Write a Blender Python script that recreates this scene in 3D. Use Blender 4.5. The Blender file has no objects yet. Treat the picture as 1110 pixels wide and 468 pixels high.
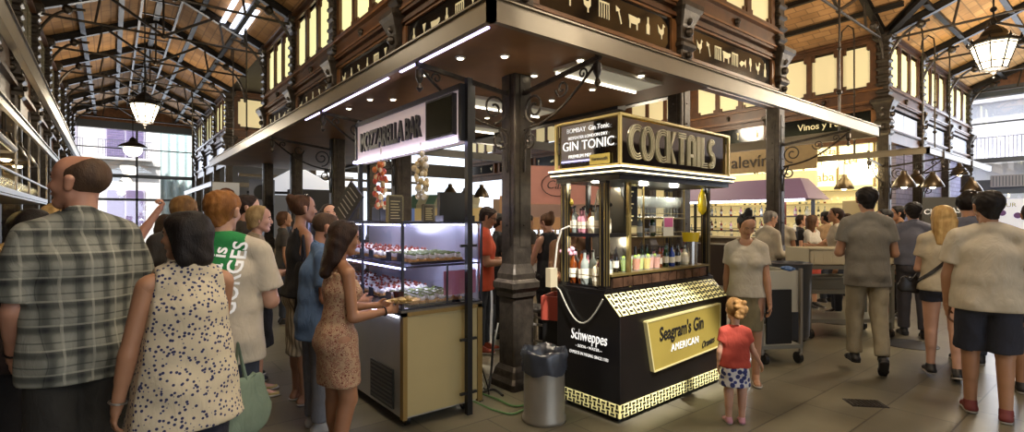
import bpy, math, random
import numpy as np
from mathutils import Vector, Matrix
from mathutils.bvhtree import BVHTree
random.seed(7)
PI = math.pi
C = bpy.context.scene.collection
TH = math.radians(38.34)
FWD = Vector((math.sin(TH), math.cos(TH), 0)); RGT = Vector((math.cos(TH), -math.sin(TH), 0))
FP, CX, HY, EYE = 550.0, 555.0, 237.0, 1.56
def at(px, py, d):
    """a real point at depth d along the view axis"""
    p = FWD * d + RGT * ((px - CX) / FP * d)
    return Vector((p.x, p.y, EYE + (HY - py) / FP * d))
def gnd(px, d, z=0.0):
    p = at(px, HY, d); return Vector((p.x, p.y, z))

# ------------------------------------------------------------------ materials
MATS = {}
def newmat(name):
    m = bpy.data.materials.new(name); m.use_nodes = True
    nt = m.node_tree; b = nt.nodes['Principled BSDF']
    return m, nt, b
def lin(c):
    return tuple(((x / 12.92) if x <= 0.04045 else ((x + 0.055) / 1.055) ** 2.4) for x in c)
def rgb(h):
    h = h.lstrip('#'); return lin([int(h[i:i + 2], 16) / 255 for i in (0, 2, 4)]) + (1.0,)
def mat(name, col, rough=0.6, metal=0.0, noise=0.0, nscale=8.0, emit=None, estr=0.0, bump=0.0, bscale=40.0, spec=0.5, coat=0.0, alpha=None, trans=0.0, sheen=0.0):
    if name in MATS: return MATS[name]
    m, nt, b = newmat(name)
    c = rgb(col) if isinstance(col, str) else col
    b.inputs['Base Color'].default_value = c
    b.inputs['Roughness'].default_value = rough; b.inputs['Metallic'].default_value = metal
    b.inputs['Specular IOR Level'].default_value = spec
    if coat: b.inputs['Coat Weight'].default_value = coat
    if sheen: b.inputs['Sheen Weight'].default_value = sheen
    if trans: b.inputs['Transmission Weight'].default_value = trans
    if noise or bump:
        tc = nt.nodes.new('ShaderNodeTexCoord'); n = nt.nodes.new('ShaderNodeTexNoise')
        n.inputs['Scale'].default_value = nscale; n.inputs['Detail'].default_value = 4
        nt.links.new(tc.outputs['Object'], n.inputs['Vector'])
    if noise:
        r = nt.nodes.new('ShaderNodeValToRGB')
        r.color_ramp.elements[0].position = 0.3; r.color_ramp.elements[1].position = 0.7
        r.color_ramp.elements[0].color = tuple(x * (1 - noise) for x in c[:3]) + (1,)
        r.color_ramp.elements[1].color = tuple(min(1, x * (1 + noise)) for x in c[:3]) + (1,)
        nt.links.new(n.outputs['Fac'], r.inputs['Fac']); nt.links.new(r.outputs['Color'], b.inputs['Base Color'])
    if bump:
        n2 = nt.nodes.new('ShaderNodeTexNoise'); n2.inputs['Scale'].default_value = bscale
        nt.links.new(tc.outputs['Object'], n2.inputs['Vector'])
        bp = nt.nodes.new('ShaderNodeBump'); bp.inputs['Strength'].default_value = bump; bp.inputs['Distance'].default_value = 0.02
        nt.links.new(n2.outputs['Fac'], bp.inputs['Height']); nt.links.new(bp.outputs['Normal'], b.inputs['Normal'])
    if emit:
        e = rgb(emit) if isinstance(emit, str) else emit
        b.inputs['Emission Color'].default_value = e; b.inputs['Emission Strength'].default_value = estr
    MATS[name] = m; return m
def folds(m, st=.5, sc=5.0, dist=.03):
    nt = m.node_tree; b = nt.nodes['Principled BSDF']
    tc = nt.nodes.new('ShaderNodeTexCoord'); mp = nt.nodes.new('ShaderNodeMapping'); mp.inputs['Scale'].default_value = (1.6, 1.6, .8); mp.inputs['Rotation'].default_value = (.3, .4, .5)
    n = nt.nodes.new('ShaderNodeTexNoise'); n.inputs['Scale'].default_value = sc; n.inputs['Detail'].default_value = 3; n.inputs['Distortion'].default_value = 1.2
    bp = nt.nodes.new('ShaderNodeBump'); bp.inputs['Strength'].default_value = st; bp.inputs['Distance'].default_value = dist
    nt.links.new(tc.outputs['Object'], mp.inputs[0]); nt.links.new(mp.outputs[0], n.inputs['Vector']); nt.links.new(n.outputs['Fac'], bp.inputs['Height']); nt.links.new(bp.outputs[0], b.inputs['Normal'])
    return m
def glassmat(name, tint='#ffffff', tr=0.85, rough=0.02):
    """thin clear glass: mostly see-through, with a gloss"""
    if name in MATS: return MATS[name]
    m = bpy.data.materials.new(name); m.use_nodes = True; nt = m.node_tree; nt.nodes.clear()
    o = nt.nodes.new('ShaderNodeOutputMaterial'); mx = nt.nodes.new('ShaderNodeMixShader')
    t = nt.nodes.new('ShaderNodeBsdfTransparent'); g = nt.nodes.new('ShaderNodeBsdfGlossy')
    t.inputs['Color'].default_value = rgb(tint); g.inputs['Roughness'].default_value = rough
    g.inputs['Color'].default_value = (.9, .9, .9, 1)
    mx.inputs[0].default_value = 1 - tr
    nt.links.new(t.outputs[0], mx.inputs[1]); nt.links.new(g.outputs[0], mx.inputs[2]); nt.links.new(mx.outputs[0], o.inputs[0])
    MATS[name] = m; return m
def ramp_mat(name, kind, stops, scale=1.0, rough=0.8, sep=None, **kw):
    """pattern material: kind = voronoi / noise / wave ; stops = [(pos, '#hex')...]"""
    if name in MATS: return MATS[name]
    m, nt, b = newmat(name); b.inputs['Roughness'].default_value = rough
    tc = nt.nodes.new('ShaderNodeTexCoord')
    mp = nt.nodes.new('ShaderNodeMapping'); nt.links.new(tc.outputs['Object'], mp.inputs[0])
    mp.inputs['Scale'].default_value = kw.get('map', (1, 1, 1))
    if kind == 'voronoi':
        t = nt.nodes.new('ShaderNodeTexVoronoi'); t.feature = kw.get('feature', 'F1'); out = 'Distance'
    elif kind == 'noise':
        t = nt.nodes.new('ShaderNodeTexNoise'); out = 'Fac'; t.inputs['Detail'].default_value = kw.get('detail', 3)
    else:
        t = nt.nodes.new('ShaderNodeTexWave'); out = 'Fac'; t.bands_direction = kw.get('dir', 'X')
        t.inputs['Distortion'].default_value = kw.get('dist', 0)
    t.inputs['Scale'].default_value = scale
    nt.links.new(mp.outputs[0], t.inputs['Vector'])
    r = nt.nodes.new('ShaderNodeValToRGB'); r.color_ramp.interpolation = kw.get('interp', 'LINEAR')
    els = r.color_ramp.elements
    els[0].position, els[0].color = stops[0][0], rgb(stops[0][1])
    els[1].position, els[1].color = stops[-1][0], rgb(stops[-1][1])
    for p, c in stops[1:-1]:
        e = els.new(p); e.color = rgb(c)
    nt.links.new(t.outputs[out], r.inputs['Fac']); nt.links.new(r.outputs['Color'], b.inputs['Base Color'])
    MATS[name] = m; return m

# ------------------------------------------------------------------ mesh builder
class MB:
    def __init__(s): s.v = []; s.f = []; s.mi = []; s.cur = 0
    def add(s, vs, fs):
        b = len(s.v); s.v.extend([tuple(v) for v in vs]); s.f.extend([tuple(b + i for i in f) for f in fs]); s.mi.extend([s.cur] * len(fs)); return s
    def box(s, x0, y0, z0, x1, y1, z1):
        vs = [(x, y, z) for z in (z0, z1) for x, y in ((x0, y0), (x1, y0), (x1, y1), (x0, y1))]
        return s.add(vs, [(3, 2, 1, 0), (4, 5, 6, 7), (0, 1, 5, 4), (1, 2, 6, 5), (2, 3, 7, 6), (3, 0, 4, 7)])
    def cbox(s, c, sz, M=None):
        x, y, z = [k / 2 for k in sz]; c = Vector(c)
        vs = [Vector((i, j, k)) for k in (-z, z) for i, j in ((-x, -y), (x, -y), (x, y), (-x, y))]
        if M is not None: vs = [M @ v for v in vs]
        return s.add([v + c for v in vs], [(3, 2, 1, 0), (4, 5, 6, 7), (0, 1, 5, 4), (1, 2, 6, 5), (2, 3, 7, 6), (3, 0, 4, 7)])
    def bar(s, p0, p1, w, h, up=(0, 0, 1)):
        """a rectangular bar from p0 to p1"""
        p0 = Vector(p0); p1 = Vector(p1); d = (p1 - p0).normalized(); up = Vector(up)
        r = d.cross(up)
        if r.length < 1e-4: r = d.cross(Vector((1, 0, 0)))
        r.normalize(); u = r.cross(d)
        vs = [p + r * (i * w / 2) + u * (j * h / 2) for p in (p0, p1) for i, j in ((-1, -1), (1, -1), (1, 1), (-1, 1))]
        return s.add(vs, [(3, 2, 1, 0), (4, 5, 6, 7), (0, 1, 5, 4), (1, 2, 6, 5), (2, 3, 7, 6), (3, 0, 4, 7)])
    def cyl(s, p0, p1, r0, r1=None, n=12):
        r1 = r0 if r1 is None else r1
        p0 = Vector(p0); p1 = Vector(p1); d = (p1 - p0).normalized()
        a = d.orthogonal().normalized(); b = d.cross(a)
        vs = []
        for p, r in ((p0, r0), (p1, r1)):
            for i in range(n):
                t = 2 * PI * i / n; vs.append(p + a * (r * math.cos(t)) + b * (r * math.sin(t)))
        fs = [(i, (i + 1) % n, n + (i + 1) % n, n + i) for i in range(n)] + [tuple(range(n))[::-1], tuple(range(n, 2 * n))]
        return s.add(vs, fs)
    def tube(s, pts, r, n=6):
        pts = [Vector(p) for p in pts]; rs = r if isinstance(r, (list, tuple)) else [r] * len(pts)
        vs = []; a = None
        for i, p in enumerate(pts):
            d = (pts[min(i + 1, len(pts) - 1)] - pts[max(i - 1, 0)]).normalized()
            if a is None: a = d.orthogonal().normalized()
            a = (a - d * a.dot(d)); a = a.normalized() if a.length > 1e-5 else d.orthogonal().normalized()
            b = d.cross(a)
            for k in range(n):
                t = 2 * PI * k / n; vs.append(p + a * (rs[i] * math.cos(t)) + b * (rs[i] * math.sin(t)))
        m = len(pts)
        fs = [(i * n + k, i * n + (k + 1) % n, (i + 1) * n + (k + 1) % n, (i + 1) * n + k) for i in range(m - 1) for k in range(n)]
        fs += [tuple(range(n))[::-1], tuple(range((m - 1) * n, m * n))]
        return s.add(vs, fs)
    def lathe(s, prof, c=(0, 0, 0), n=16, sx=1, sy=1):
        """prof: [(r, z)...] bottom to top"""
        c = Vector(c); vs = []
        for r, z in prof:
            for i in range(n):
                t = 2 * PI * i / n; vs.append((c.x + sx * r * math.cos(t), c.y + sy * r * math.sin(t), c.z + z))
        m = len(prof)
        fs = [(i * n + k, i * n + (k + 1) % n, (i + 1) * n + (k + 1) % n, (i + 1) * n + k) for i in range(m - 1) for k in range(n)]
        fs += [tuple(range(n))[::-1], tuple(range((m - 1) * n, m * n))]
        return s.add(vs, fs)
    def sqlathe(s, prof, c=(0, 0, 0)):
        """square-section lathe: prof [(half width, z)...]"""
        c = Vector(c); vs = []
        for r, z in prof:
            k = r * .88
            for x, y in ((-k, -r), (k, -r), (r, -k), (r, k), (k, r), (-k, r), (-r, k), (-r, -k)):
                vs.append((c.x + x, c.y + y, c.z + z))
        m = len(prof); n = 8
        fs = [(i * n + k, i * n + (k + 1) % n, (i + 1) * n + (k + 1) % n, (i + 1) * n + k) for i in range(m - 1) for k in range(n)]
        fs += [tuple(range(n))[::-1], tuple(range((m - 1) * n, m * n))]
        return s.add(vs, fs)
    def ball(s, c, r, n=10, m=6, sc=(1, 1, 1)):
        c = Vector(c); prof = [(r * math.sin(PI * (i + .02) / (m + .04)), -r * math.cos(PI * (i + .02) / (m + .04))) for i in range(m + 1)]
        vs = []
        for rr, z in prof:
            for i in range(n):
                t = 2 * PI * i / n; vs.append((c.x + sc[0] * rr * math.cos(t), c.y + sc[1] * rr * math.sin(t), c.z + sc[2] * z))
        fs = [(i * n + k, i * n + (k + 1) % n, (i + 1) * n + (k + 1) % n, (i + 1) * n + k) for i in range(m) for k in range(n)]
        fs += [tuple(range(n))[::-1], tuple(range(m * n, (m + 1) * n))]
        return s.add(vs, fs)
    def prism(s, poly, f, t0, t1):
        """poly [(a,b)]; f(a,b,t)->point ; extruded t0..t1"""
        n = len(poly)
        vs = [f(a, b, t0) for a, b in poly] + [f(a, b, t1) for a, b in poly]
        fs = [(i, (i + 1) % n, n + (i + 1) % n, n + i) for i in range(n)] + [tuple(range(n))[::-1], tuple(range(n, 2 * n))]
        return s.add(vs, fs)
    def build(s, name, mats, parent=None, smooth=False, bevel=0, fix=True):
        me = bpy.data.meshes.new(name); me.from_pydata(s.v, [], s.f); me.update()
        if fix:
            import bmesh
            bm = bmesh.new(); bm.from_mesh(me); bmesh.ops.recalc_face_normals(bm, faces=bm.faces); bm.to_mesh(me); bm.free()
        for m in (mats if isinstance(mats, (list, tuple)) else [mats]): me.materials.append(m)
        if any(s.mi): me.polygons.foreach_set('material_index', s.mi)
        if smooth:
            me.polygons.foreach_set('use_smooth', [True] * len(me.polygons))
            if smooth == 'auto':
                try: me.set_sharp_from_angle(angle=math.radians(40))
                except Exception: pass
        o = bpy.data.objects.new(name, me); C.objects.link(o)
        if parent is not None: o.parent = parent
        if bevel:
            b = o.modifiers.new('b', 'BEVEL'); b.width = bevel; b.segments = 2; b.limit_method = 'ANGLE'; b.harden_normals = False
        return o
def tag(o, label=None, cat=None, group=None, kind=None):
    if label: o['label'] = label
    if cat: o['category'] = cat
    if group: o['group'] = group
    if kind: o['kind'] = kind
    return o
def thing(name, label, cat, loc=(0, 0, 0), rotz=0.0, group=None):
    o = bpy.data.objects.new(name, None); o.empty_display_size = .1; C.objects.link(o)
    o.location = loc; o.rotation_euler = (0, 0, rotz)
    return tag(o, label, cat, group)
def dup(root, loc, rotz=None, label=None, group=None, scale=None):
    def cp(o, par):
        c = o.copy(); C.objects.link(c); c.parent = par
        for ch in list(KIDS.get(o.name, [])) if o.name in KIDS else list(o.children): cp(ch, c)
        return c
    r = cp(root, None); r.location = loc
    if rotz is not None: r.rotation_euler = (0, 0, rotz)
    if scale is not None: r.scale = (scale,) * 3 if not isinstance(scale, tuple) else scale
    if label: r['label'] = label
    if group: r['group'] = group
    return r
KIDS = {}
FONT_CACHE = {}
def textmesh(body, size=1.0, bold=0.0, sx=1.0, shear=0.0, align='CENTER', extrude=0.004, spacing=1.0, outline=0):
    """text as plain geometry in the local XY plane: (verts, faces) centred in x, baseline y = 0"""
    cu = bpy.data.curves.new('t', 'FONT'); cu.body = body; cu.size = size; cu.align_x = align
    cu.shear = shear; cu.offset = bold * size; cu.extrude = extrude; cu.space_character = spacing; cu.resolution_u = 3
    o = bpy.data.objects.new('t', cu); C.objects.link(o)
    dg = bpy.context.evaluated_depsgraph_get(); me = bpy.data.meshes.new_from_object(o.evaluated_get(dg))
    vs = [(v.co.x * sx, v.co.y, v.co.z) for v in me.vertices]; fs = [tuple(p.vertices) for p in me.polygons]
    bpy.data.objects.remove(o); bpy.data.curves.remove(cu); bpy.data.meshes.remove(me)
    return vs, fs
def text_on(mb, body, origin, right, up, size, **kw):
    """write on a surface: origin = centre of the baseline, right/up directions"""
    vs, fs = textmesh(body, size, **kw)
    o = Vector(origin); r = Vector(right).normalized(); u = Vector(up).normalized(); n = r.cross(u)
    mb.add([o + r * x + u * y + n * z for x, y, z in vs], fs); return mb

# ------------------------------------------------------------------ signed-distance modelling for bodies, cloth, soft things
def V3(*a): return np.array(a, dtype=np.float32)
def _u(v):
    v = np.asarray(v, dtype=np.float32); n = np.linalg.norm(v); return v / n if n > 1e-9 else v
class Pr:
    """rounded cone a-b, optionally stretched by factor k along s, optionally cut by planes (point, normal): keeps the side away from the normal"""
    def __init__(s, a, b, ra, rb=None, st=None, k=1.0, cuts=(), sub=False, sm=None):
        s.a = np.asarray(a, np.float32); s.b = np.asarray(b, np.float32); s.ra = ra; s.rb = ra if rb is None else rb
        s.st = None if st is None else _u(st); s.k = k; s.cuts = cuts; s.sub = sub; s.sm = sm
    def box(s, off):
        r = max(s.ra, s.rb) * max(1, s.k) + off
        return np.minimum(s.a, s.b) - r, np.maximum(s.a, s.b) + r
    def ev(s, P, off):
        ab = s.b - s.a; L = float(ab @ ab)
        q = P - s.a
        t = np.clip((q @ ab) / L, 0, 1) if L > 1e-9 else np.zeros(P.shape[:-1], np.float32)
        q = q - t[..., None] * ab
        if s.st is not None:
            q = q - ((1 - 1 / s.k) * (q @ s.st))[..., None] * s.st
        d = np.sqrt((q * q).sum(-1)) - (s.ra + (s.rb - s.ra) * t) - off
        for p, n in s.cuts:
            d = np.maximum(d, (P - np.asarray(p, np.float32)) @ _u(n))
        return d
def sdf_mesh(prims, res=0.012, k=0.02, off=0.0, cuts=(), wr=0.0, wf=18.0, smooth=1, wdir=None):
    los, his = zip(*[p.box(off) for p in prims if not p.sub])
    lo = np.min(los, 0) - 3 * res; hi = np.max(his, 0) + 3 * res
    n = np.ceil((hi - lo) / res).astype(int) + 1
    A = np.full(n, 0.5, np.float32)
    ax = [lo[i] + res * np.arange(n[i], dtype=np.float32) for i in range(3)]
    m = 3 * res + k + 0.01
    for p in prims:
        l, h = p.box(off); l = l - m; h = h + m
        i0 = np.clip(np.floor((l - lo) / res).astype(int), 0, n - 1); i1 = np.clip(np.ceil((h - lo) / res).astype(int) + 1, 1, n)
        if (i1 <= i0).any(): continue
        X, Y, Z = np.meshgrid(ax[0][i0[0]:i1[0]], ax[1][i0[1]:i1[1]], ax[2][i0[2]:i1[2]], indexing='ij')
        P = np.stack([X, Y, Z], -1)
        sl = tuple(slice(i0[i], i1[i]) for i in range(3))
        a = A[sl]
        if p.sub:
            A[sl] = np.maximum(a, -p.ev(P, 0)); continue
        d = p.ev(P, off); kk = k if p.sm is None else p.sm
        if kk > 0:
            hh = np.clip(0.5 + 0.5 * (a - d) / kk, 0, 1)
            A[sl] = a + (d - a) * hh - kk * hh * (1 - hh)
        else: A[sl] = np.minimum(a, d)
    if wr or cuts:
        X, Y, Z = np.meshgrid(*ax, indexing='ij')
        if wr:
            A = A + wr * (np.sin(wf * X + 3 * np.sin(wf * .35 * Z + 2) + 1.3 * wf * .4 * Y) * np.sin(wf * .55 * Z + 2.2 * np.sin(wf * .4 * X + 1) + wf * .5 * Y))
        for p, nn in cuts:
            nn = _u(nn); A = np.maximum(A, (X - p[0]) * nn[0] + (Y - p[1]) * nn[1] + (Z - p[2]) * nn[2])
    # surface nets
    A = np.where(np.abs(A) < 1e-6, 1e-6, A); S = A < 0
    c = [S[i:n[0] - 1 + i, j:n[1] - 1 + j, l:n[2] - 1 + l] for i in (0, 1) for j in (0, 1) for l in (0, 1)]
    cnt = sum(x.astype(np.int8) for x in c); act = (cnt > 0) & (cnt < 8)
    idx = np.argwhere(act)
    if len(idx) == 0: return np.zeros((0, 3)), []
    acc = np.zeros((len(idx), 3), np.float32); w = np.zeros(len(idx), np.float32)
    corners = [(i, j, l) for i in (0, 1) for j in (0, 1) for l in (0, 1)]
    for u in corners:
        for axx in range(3):
            if u[axx]: continue
            v = list(u); v[axx] = 1
            a0 = A[idx[:, 0] + u[0], idx[:, 1] + u[1], idx[:, 2] + u[2]]; a1 = A[idx[:, 0] + v[0], idx[:, 1] + v[1], idx[:, 2] + v[2]]
            mk = (a0 < 0) != (a1 < 0); t = np.where(mk, a0 / np.where(mk, a0 - a1, 1), 0)
            for q in range(3):
                acc[:, q] += np.where(mk, u[q] + (t if q == axx else 0), 0)
            w += mk
    vs = lo + res * (idx + acc / w[:, None])
    num = np.full(act.shape, -1, np.int64); num[act] = np.arange(len(idx))
    faces = []
    for axx in range(3):
        o1, o2 = [i for i in range(3) if i != axx]
        s0 = [slice(None)] * 3; s1 = [slice(None)] * 3
        s0[axx] = slice(0, n[axx] - 1); s1[axx] = slice(1, n[axx])
        d = S[tuple(s0)] != S[tuple(s1)]
        e = np.argwhere(d)
        e = e[(e[:, o1] > 0) & (e[:, o2] > 0) & (e[:, o1] < n[o1] - 1) & (e[:, o2] < n[o2] - 1)]
        if not len(e): continue
        def g(a, b):
            f = e.copy(); f[:, o1] -= a; f[:, o2] -= b; return num[f[:, 0], f[:, 1], f[:, 2]]
        q = np.stack([g(0, 0), g(1, 0), g(1, 1), g(0, 1)], 1)
        inside = S[e[:, 0], e[:, 1], e[:, 2]]
        flip = inside if axx != 1 else ~inside
        q[~flip] = q[~flip][:, ::-1]
        faces.append(q)
    F = np.concatenate(faces); F = F[(F >= 0).all(1)]
    if smooth:
        ed = np.concatenate([F[:, [0, 1]], F[:, [1, 2]], F[:, [2, 3]], F[:, [3, 0]]])
        for _ in range(smooth):
            sm = np.zeros_like(vs); ct = np.zeros(len(vs))
            np.add.at(sm, ed[:, 0], vs[ed[:, 1]]); np.add.at(sm, ed[:, 1], vs[ed[:, 0]])
            np.add.at(ct, ed[:, 0], 1); np.add.at(ct, ed[:, 1], 1)
            vs = vs * .5 + .5 * sm / np.maximum(ct, 1)[:, None]
    return vs, F
def mesh_obj(name, parts, mats, parent=None, flip=False):
    """parts: [(verts, faces)] joined into one smooth mesh"""
    b = 0; VV = []; FF = []; MI = []
    for i, pr in enumerate(parts):
        v, f = pr[0], pr[1]
        if len(v) == 0: continue
        VV.append(np.asarray(v, np.float32)); FF.append(np.asarray(f) + b); MI += [pr[2] if len(pr) > 2 else 0] * len(f); b += len(v)
    V = np.concatenate(VV); F = np.concatenate(FF)
    me = bpy.data.meshes.new(name)
    me.vertices.add(len(V)); me.vertices.foreach_set('co', V.ravel())
    me.loops.add(len(F) * 4); me.loops.foreach_set('vertex_index', F.ravel().astype(np.int32))
    me.polygons.add(len(F)); me.polygons.foreach_set('loop_start', np.arange(0, len(F) * 4, 4, dtype=np.int32))
    me.polygons.foreach_set('loop_total', np.full(len(F), 4, np.int32))
    me.update(calc_edges=True); me.validate()
    for m in (mats if isinstance(mats, (list, tuple)) else [mats]): me.materials.append(m)
    if len(MI) == len(me.polygons) and any(MI): me.polygons.foreach_set('material_index', MI)
    me.polygons.foreach_set('use_smooth', [True] * len(me.polygons))
    o = bpy.data.objects.new(name, me); C.objects.link(o)
    if parent is not None: o.parent = parent
    return o
# ================================================================== materials of the place
IRON = mat('iron', '#3d362e', .45, .55, noise=.35, nscale=14, bump=.15)
IRON_D = mat('iron_dark', '#211d19', .5, .4, noise=.3, nscale=10)
STEEL = mat('steel_bar', '#6d665c', .4, .7, noise=.2)
WOOD = mat('facade_wood', '#4b2f19', .45, 0, noise=.35, nscale=5)
WOOD_L = mat('facade_wood_rail', '#6b4726', .4, 0, noise=.3, nscale=6)
FASCIA = mat('fascia_metal', '#766b58', .38, .25, noise=.08, nscale=3)
BLACKG = mat('black_glass', '#0b0b0c', .12, 0, spec=.6)
ICON = mat('icon_cream', '#cfc49c', .6, emit='#cfc49c', estr=.25)
WINLIT = mat('lit_window', '#d9d6a0', .6, emit='#e6e2a6', estr=.9)
WINLIT2 = mat('lit_window_wide', '#c9bd96', .6, emit='#e2cf9a', estr=.42)
CHROME = mat('chrome', '#b9b9b9', .2, .95)
WHITE = mat('white_paint', '#cfc9bb', .5)
BLACK = mat('black_paint', '#0e0d0d', .4)
GLASS = glassmat('clear_glass')
LED = mat('led_strip', '#ffffff', .5, emit='#cfc4ff', estr=4)
LEDW = mat('led_warm', '#ffffff', .5, emit='#fff0d0', estr=12)
LAMPG = mat('lamp_glass', '#fff3d6', .4, emit='#ffebc4', estr=6)

def brick_mat(name, c1, c2, mo, scale, bw, rh, rough=.85, bump=.3, axis='XY', msz=.012, coat=0, nz=.3):
    m, nt, b = newmat(name); b.inputs['Roughness'].default_value = rough
    tc = nt.nodes.new('ShaderNodeTexCoord'); mp = nt.nodes.new('ShaderNodeMapping')
    nt.links.new(tc.outputs['Object'], mp.inputs[0])
    if axis == 'YX': mp.inputs['Rotation'].default_value = (0, 0, PI / 2)
    if axis == 'XZ': mp.inputs['Rotation'].default_value = (PI / 2, 0, 0)
    t = nt.nodes.new('ShaderNodeTexBrick'); t.inputs['Scale'].default_value = scale
    t.inputs['Brick Width'].default_value = bw; t.inputs['Row Height'].default_value = rh; t.inputs['Mortar Size'].default_value = msz
    t.inputs['Color1'].default_value = rgb(c1); t.inputs['Color2'].default_value = rgb(c2); t.inputs['Mortar'].default_value = rgb(mo)
    nt.links.new(mp.outputs[0], t.inputs['Vector'])
    n = nt.nodes.new('ShaderNodeTexNoise'); n.inputs['Scale'].default_value = 1.7; n.inputs['Detail'].default_value = 6
    nt.links.new(tc.outputs['Object'], n.inputs['Vector'])
    mx = nt.nodes.new('ShaderNodeMix'); mx.data_type = 'RGBA'; mx.blend_type = 'MULTIPLY'; mx.inputs[0].default_value = 1
    r = nt.nodes.new('ShaderNodeValToRGB'); r.color_ramp.elements[0].position = .35; r.color_ramp.elements[1].position = .65
    r.color_ramp.elements[0].color = (1 - nz,) * 3 + (1,); r.color_ramp.elements[1].color = (1, 1, 1, 1)
    nt.links.new(n.outputs['Fac'], r.inputs[0]); nt.links.new(t.outputs['Color'], mx.inputs[6]); nt.links.new(r.outputs[0], mx.inputs[7])
    nt.links.new(mx.outputs[2], b.inputs['Base Color'])
    bp = nt.nodes.new('ShaderNodeBump'); bp.inputs['Strength'].default_value = bump; bp.inputs['Distance'].default_value = .01
    nt.links.new(t.outputs['Fac'], bp.inputs['Height']); bp.invert = True
    nt.links.new(bp.outputs[0], b.inputs['Normal'])
    return m
ROOFB = brick_mat('roof_brick', '#d3a567', '#bd8b4e', '#a07c4c', 1, .36, .17, axis='XY')
ROOFB2 = brick_mat('roof_brick_turned', '#b98d5c', '#a2774a', '#8a6846', 1, .36, .17, axis='YX')
FLOOR = brick_mat('floor_stone', '#79735f', '#686252', '#48443a', 1, .92, .46, rough=.34, bump=.12, msz=.006, nz=.35)

X0, Y0, BX, BY = 3.01, 3.74, 2.65, 2.42
X1, X2, XR = X0 + BX, X0 + 2 * BX, 13.6
YN = Y0 + 4 * BY            # north end of the main block
Y2 = 18.64                  # the next block to the north
XL = -1.2                   # facade of the block on the left of the hall
YE, XE = 27.8, 22.0         # end walls
YS = -1.5
EZ, RZ = 5.75, 6.75

# ------------------------------------------------------------------ floor
m = MB(); m.box(-12, -12, -.12, 31.5, 36.5, 0); tag(m.build('floor', FLOOR), kind='structure')

# ------------------------------------------------------------------ roof as sloping brick vault panels
def slab(mb, pts, t=.07):
    n = len(pts); vs = [tuple(p) for p in pts] + [(p[0], p[1], p[2] + t) for p in pts]
    mb.add(vs, [tuple(range(n)), tuple(range(n, 2 * n))[::-1]] + [(i, (i + 1) % n, n + (i + 1) % n, n + i) for i in range(n)])
XRG = (XL + X0) / 2; YRG = (YS + Y0) / 2; XC = (X2 + XR) / 2; YC2 = (YN + Y2) / 2
# hall running along Y (left)
m = MB()
slab(m, [(XL, YS - 6, EZ), (XRG, YS - 6, RZ), (XRG, YE, RZ), (XL, YE, EZ)])
slab(m, [(X0, Y0, EZ), (XRG, YRG, RZ), (XRG, YE, RZ), (X0, YE, EZ)])
slab(m, [(X2, Y0, EZ), (XC, YRG, RZ), (XC, 20, RZ), (X2, 20, EZ)])
slab(m, [(XR, Y0, EZ), (XC, YRG, RZ), (XC, 20, RZ), (XR, 20, EZ)])
tag(m.build('ceiling_hall', ROOFB2), kind='structure')
m = MB()
slab(m, [(X0, Y0, EZ), (X2, Y0, EZ), (XC, YRG, RZ), (XRG, YRG, RZ)])
slab(m, [(XR, Y0, EZ), (XE, Y0, EZ), (XE, YRG, RZ), (XC, YRG, RZ)])
slab(m, [(XRG, YRG, RZ), (XE, YRG, RZ), (XE, YS, EZ), (X0, YS, EZ)])
tag(m.build('ceiling_aisle', ROOFB), kind='structure')
# plain deck over the blocks
m = MB(); m.box(X0, Y0, EZ, X2, YN + 5.2, EZ + .1); m.box(XR, Y0, EZ, XE, 20, EZ + .1); m.box(XL - 4, YS - 6, EZ, XL, YE, EZ + .1); m.box(X0, Y2, EZ, X2, YE, EZ + .1)
tag(m.build('ceiling_blocks', IRON_D), kind='structure')

# ------------------------------------------------------------------ trusses
def ibar(m, a, b, w=.1, h=.13):
    a = Vector(a); b = Vector(b); m.bar(a, b, w, .018); m.bar(a - Vector((0, 0, h)), b - Vector((0, 0, h)), w, .018); m.bar(a - Vector((0, 0, h / 2)), b - Vector((0, 0, h / 2)), .02, h)
def truss(a, b, label, group, cat='roof truss', full=True):
    """truss spanning from eave a to eave b (x, y)"""
    a = Vector((a[0], a[1], EZ - .02)); b = Vector((b[0], b[1], EZ - .02)); mid = (a + b) / 2; top = Vector((mid.x, mid.y, RZ - .03))
    t = thing('roof_truss', label, cat, (mid.x, mid.y, EZ - .3), group=group); o = Vector(t.location)
    a, b, top, mid = a - o, b - o, top - o, mid - o
    for e in (a, b):
        m = MB(); ibar(m, e, top, .12, .15); m.build('rafter', IRON_D, t)
    m = MB(); z = Vector((0, 0, -.18)); m.cyl(a + z, b + z, .026, n=8); m.build('tie_rod', IRON, t)
    m = MB(); m.cyl(mid + z, top, .02, n=6); m.ball(mid + z, .06); m.build('king_rod', IRON, t)
    if full:
        for e in (a, b):
            q = e.lerp(top, .5); m = MB(); m.bar(mid + z, q, .05, .05); m.bar(e.lerp(mid, .45) + z, q, .04, .04); m.build('strut', IRON, t)
            m = MB(); s = (mid - e).normalized()
            pts = [e + z * 5 + s * .05 + s * (.75 * (1 - math.cos(k / 8 * PI / 2))) * 1 + Vector((0, 0, .95 * math.sin(k / 8 * PI / 2))) for k in range(9)]
            m.tube(pts, .03, 6); m.ball(e.lerp(top, .25) - Vector((0, 0, .25)), .09); m.build('knee_brace', IRON, t)
for k in range(0, 11):
    y = Y0 + k * BY
    if y > YE: break
    truss((XL, y), (X0, y), 'dark iron roof truss with tie rod spanning the lantern hall that ends at shuttered house', 'roof trusses over the left hall')
for k in range(0, 8):
    x = X0 + k * BX
    if X2 + .5 < x < XR - .5: continue
    truss((x, Y0), (x, YS), 'dark iron roof truss spanning the aisle that ends at the bright white building', 'roof trusses over the right aisle')
truss((X2, Y0), (XR, Y0), 'iron roof truss between cocktail block corner and the wine bar block corner', None)
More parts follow.
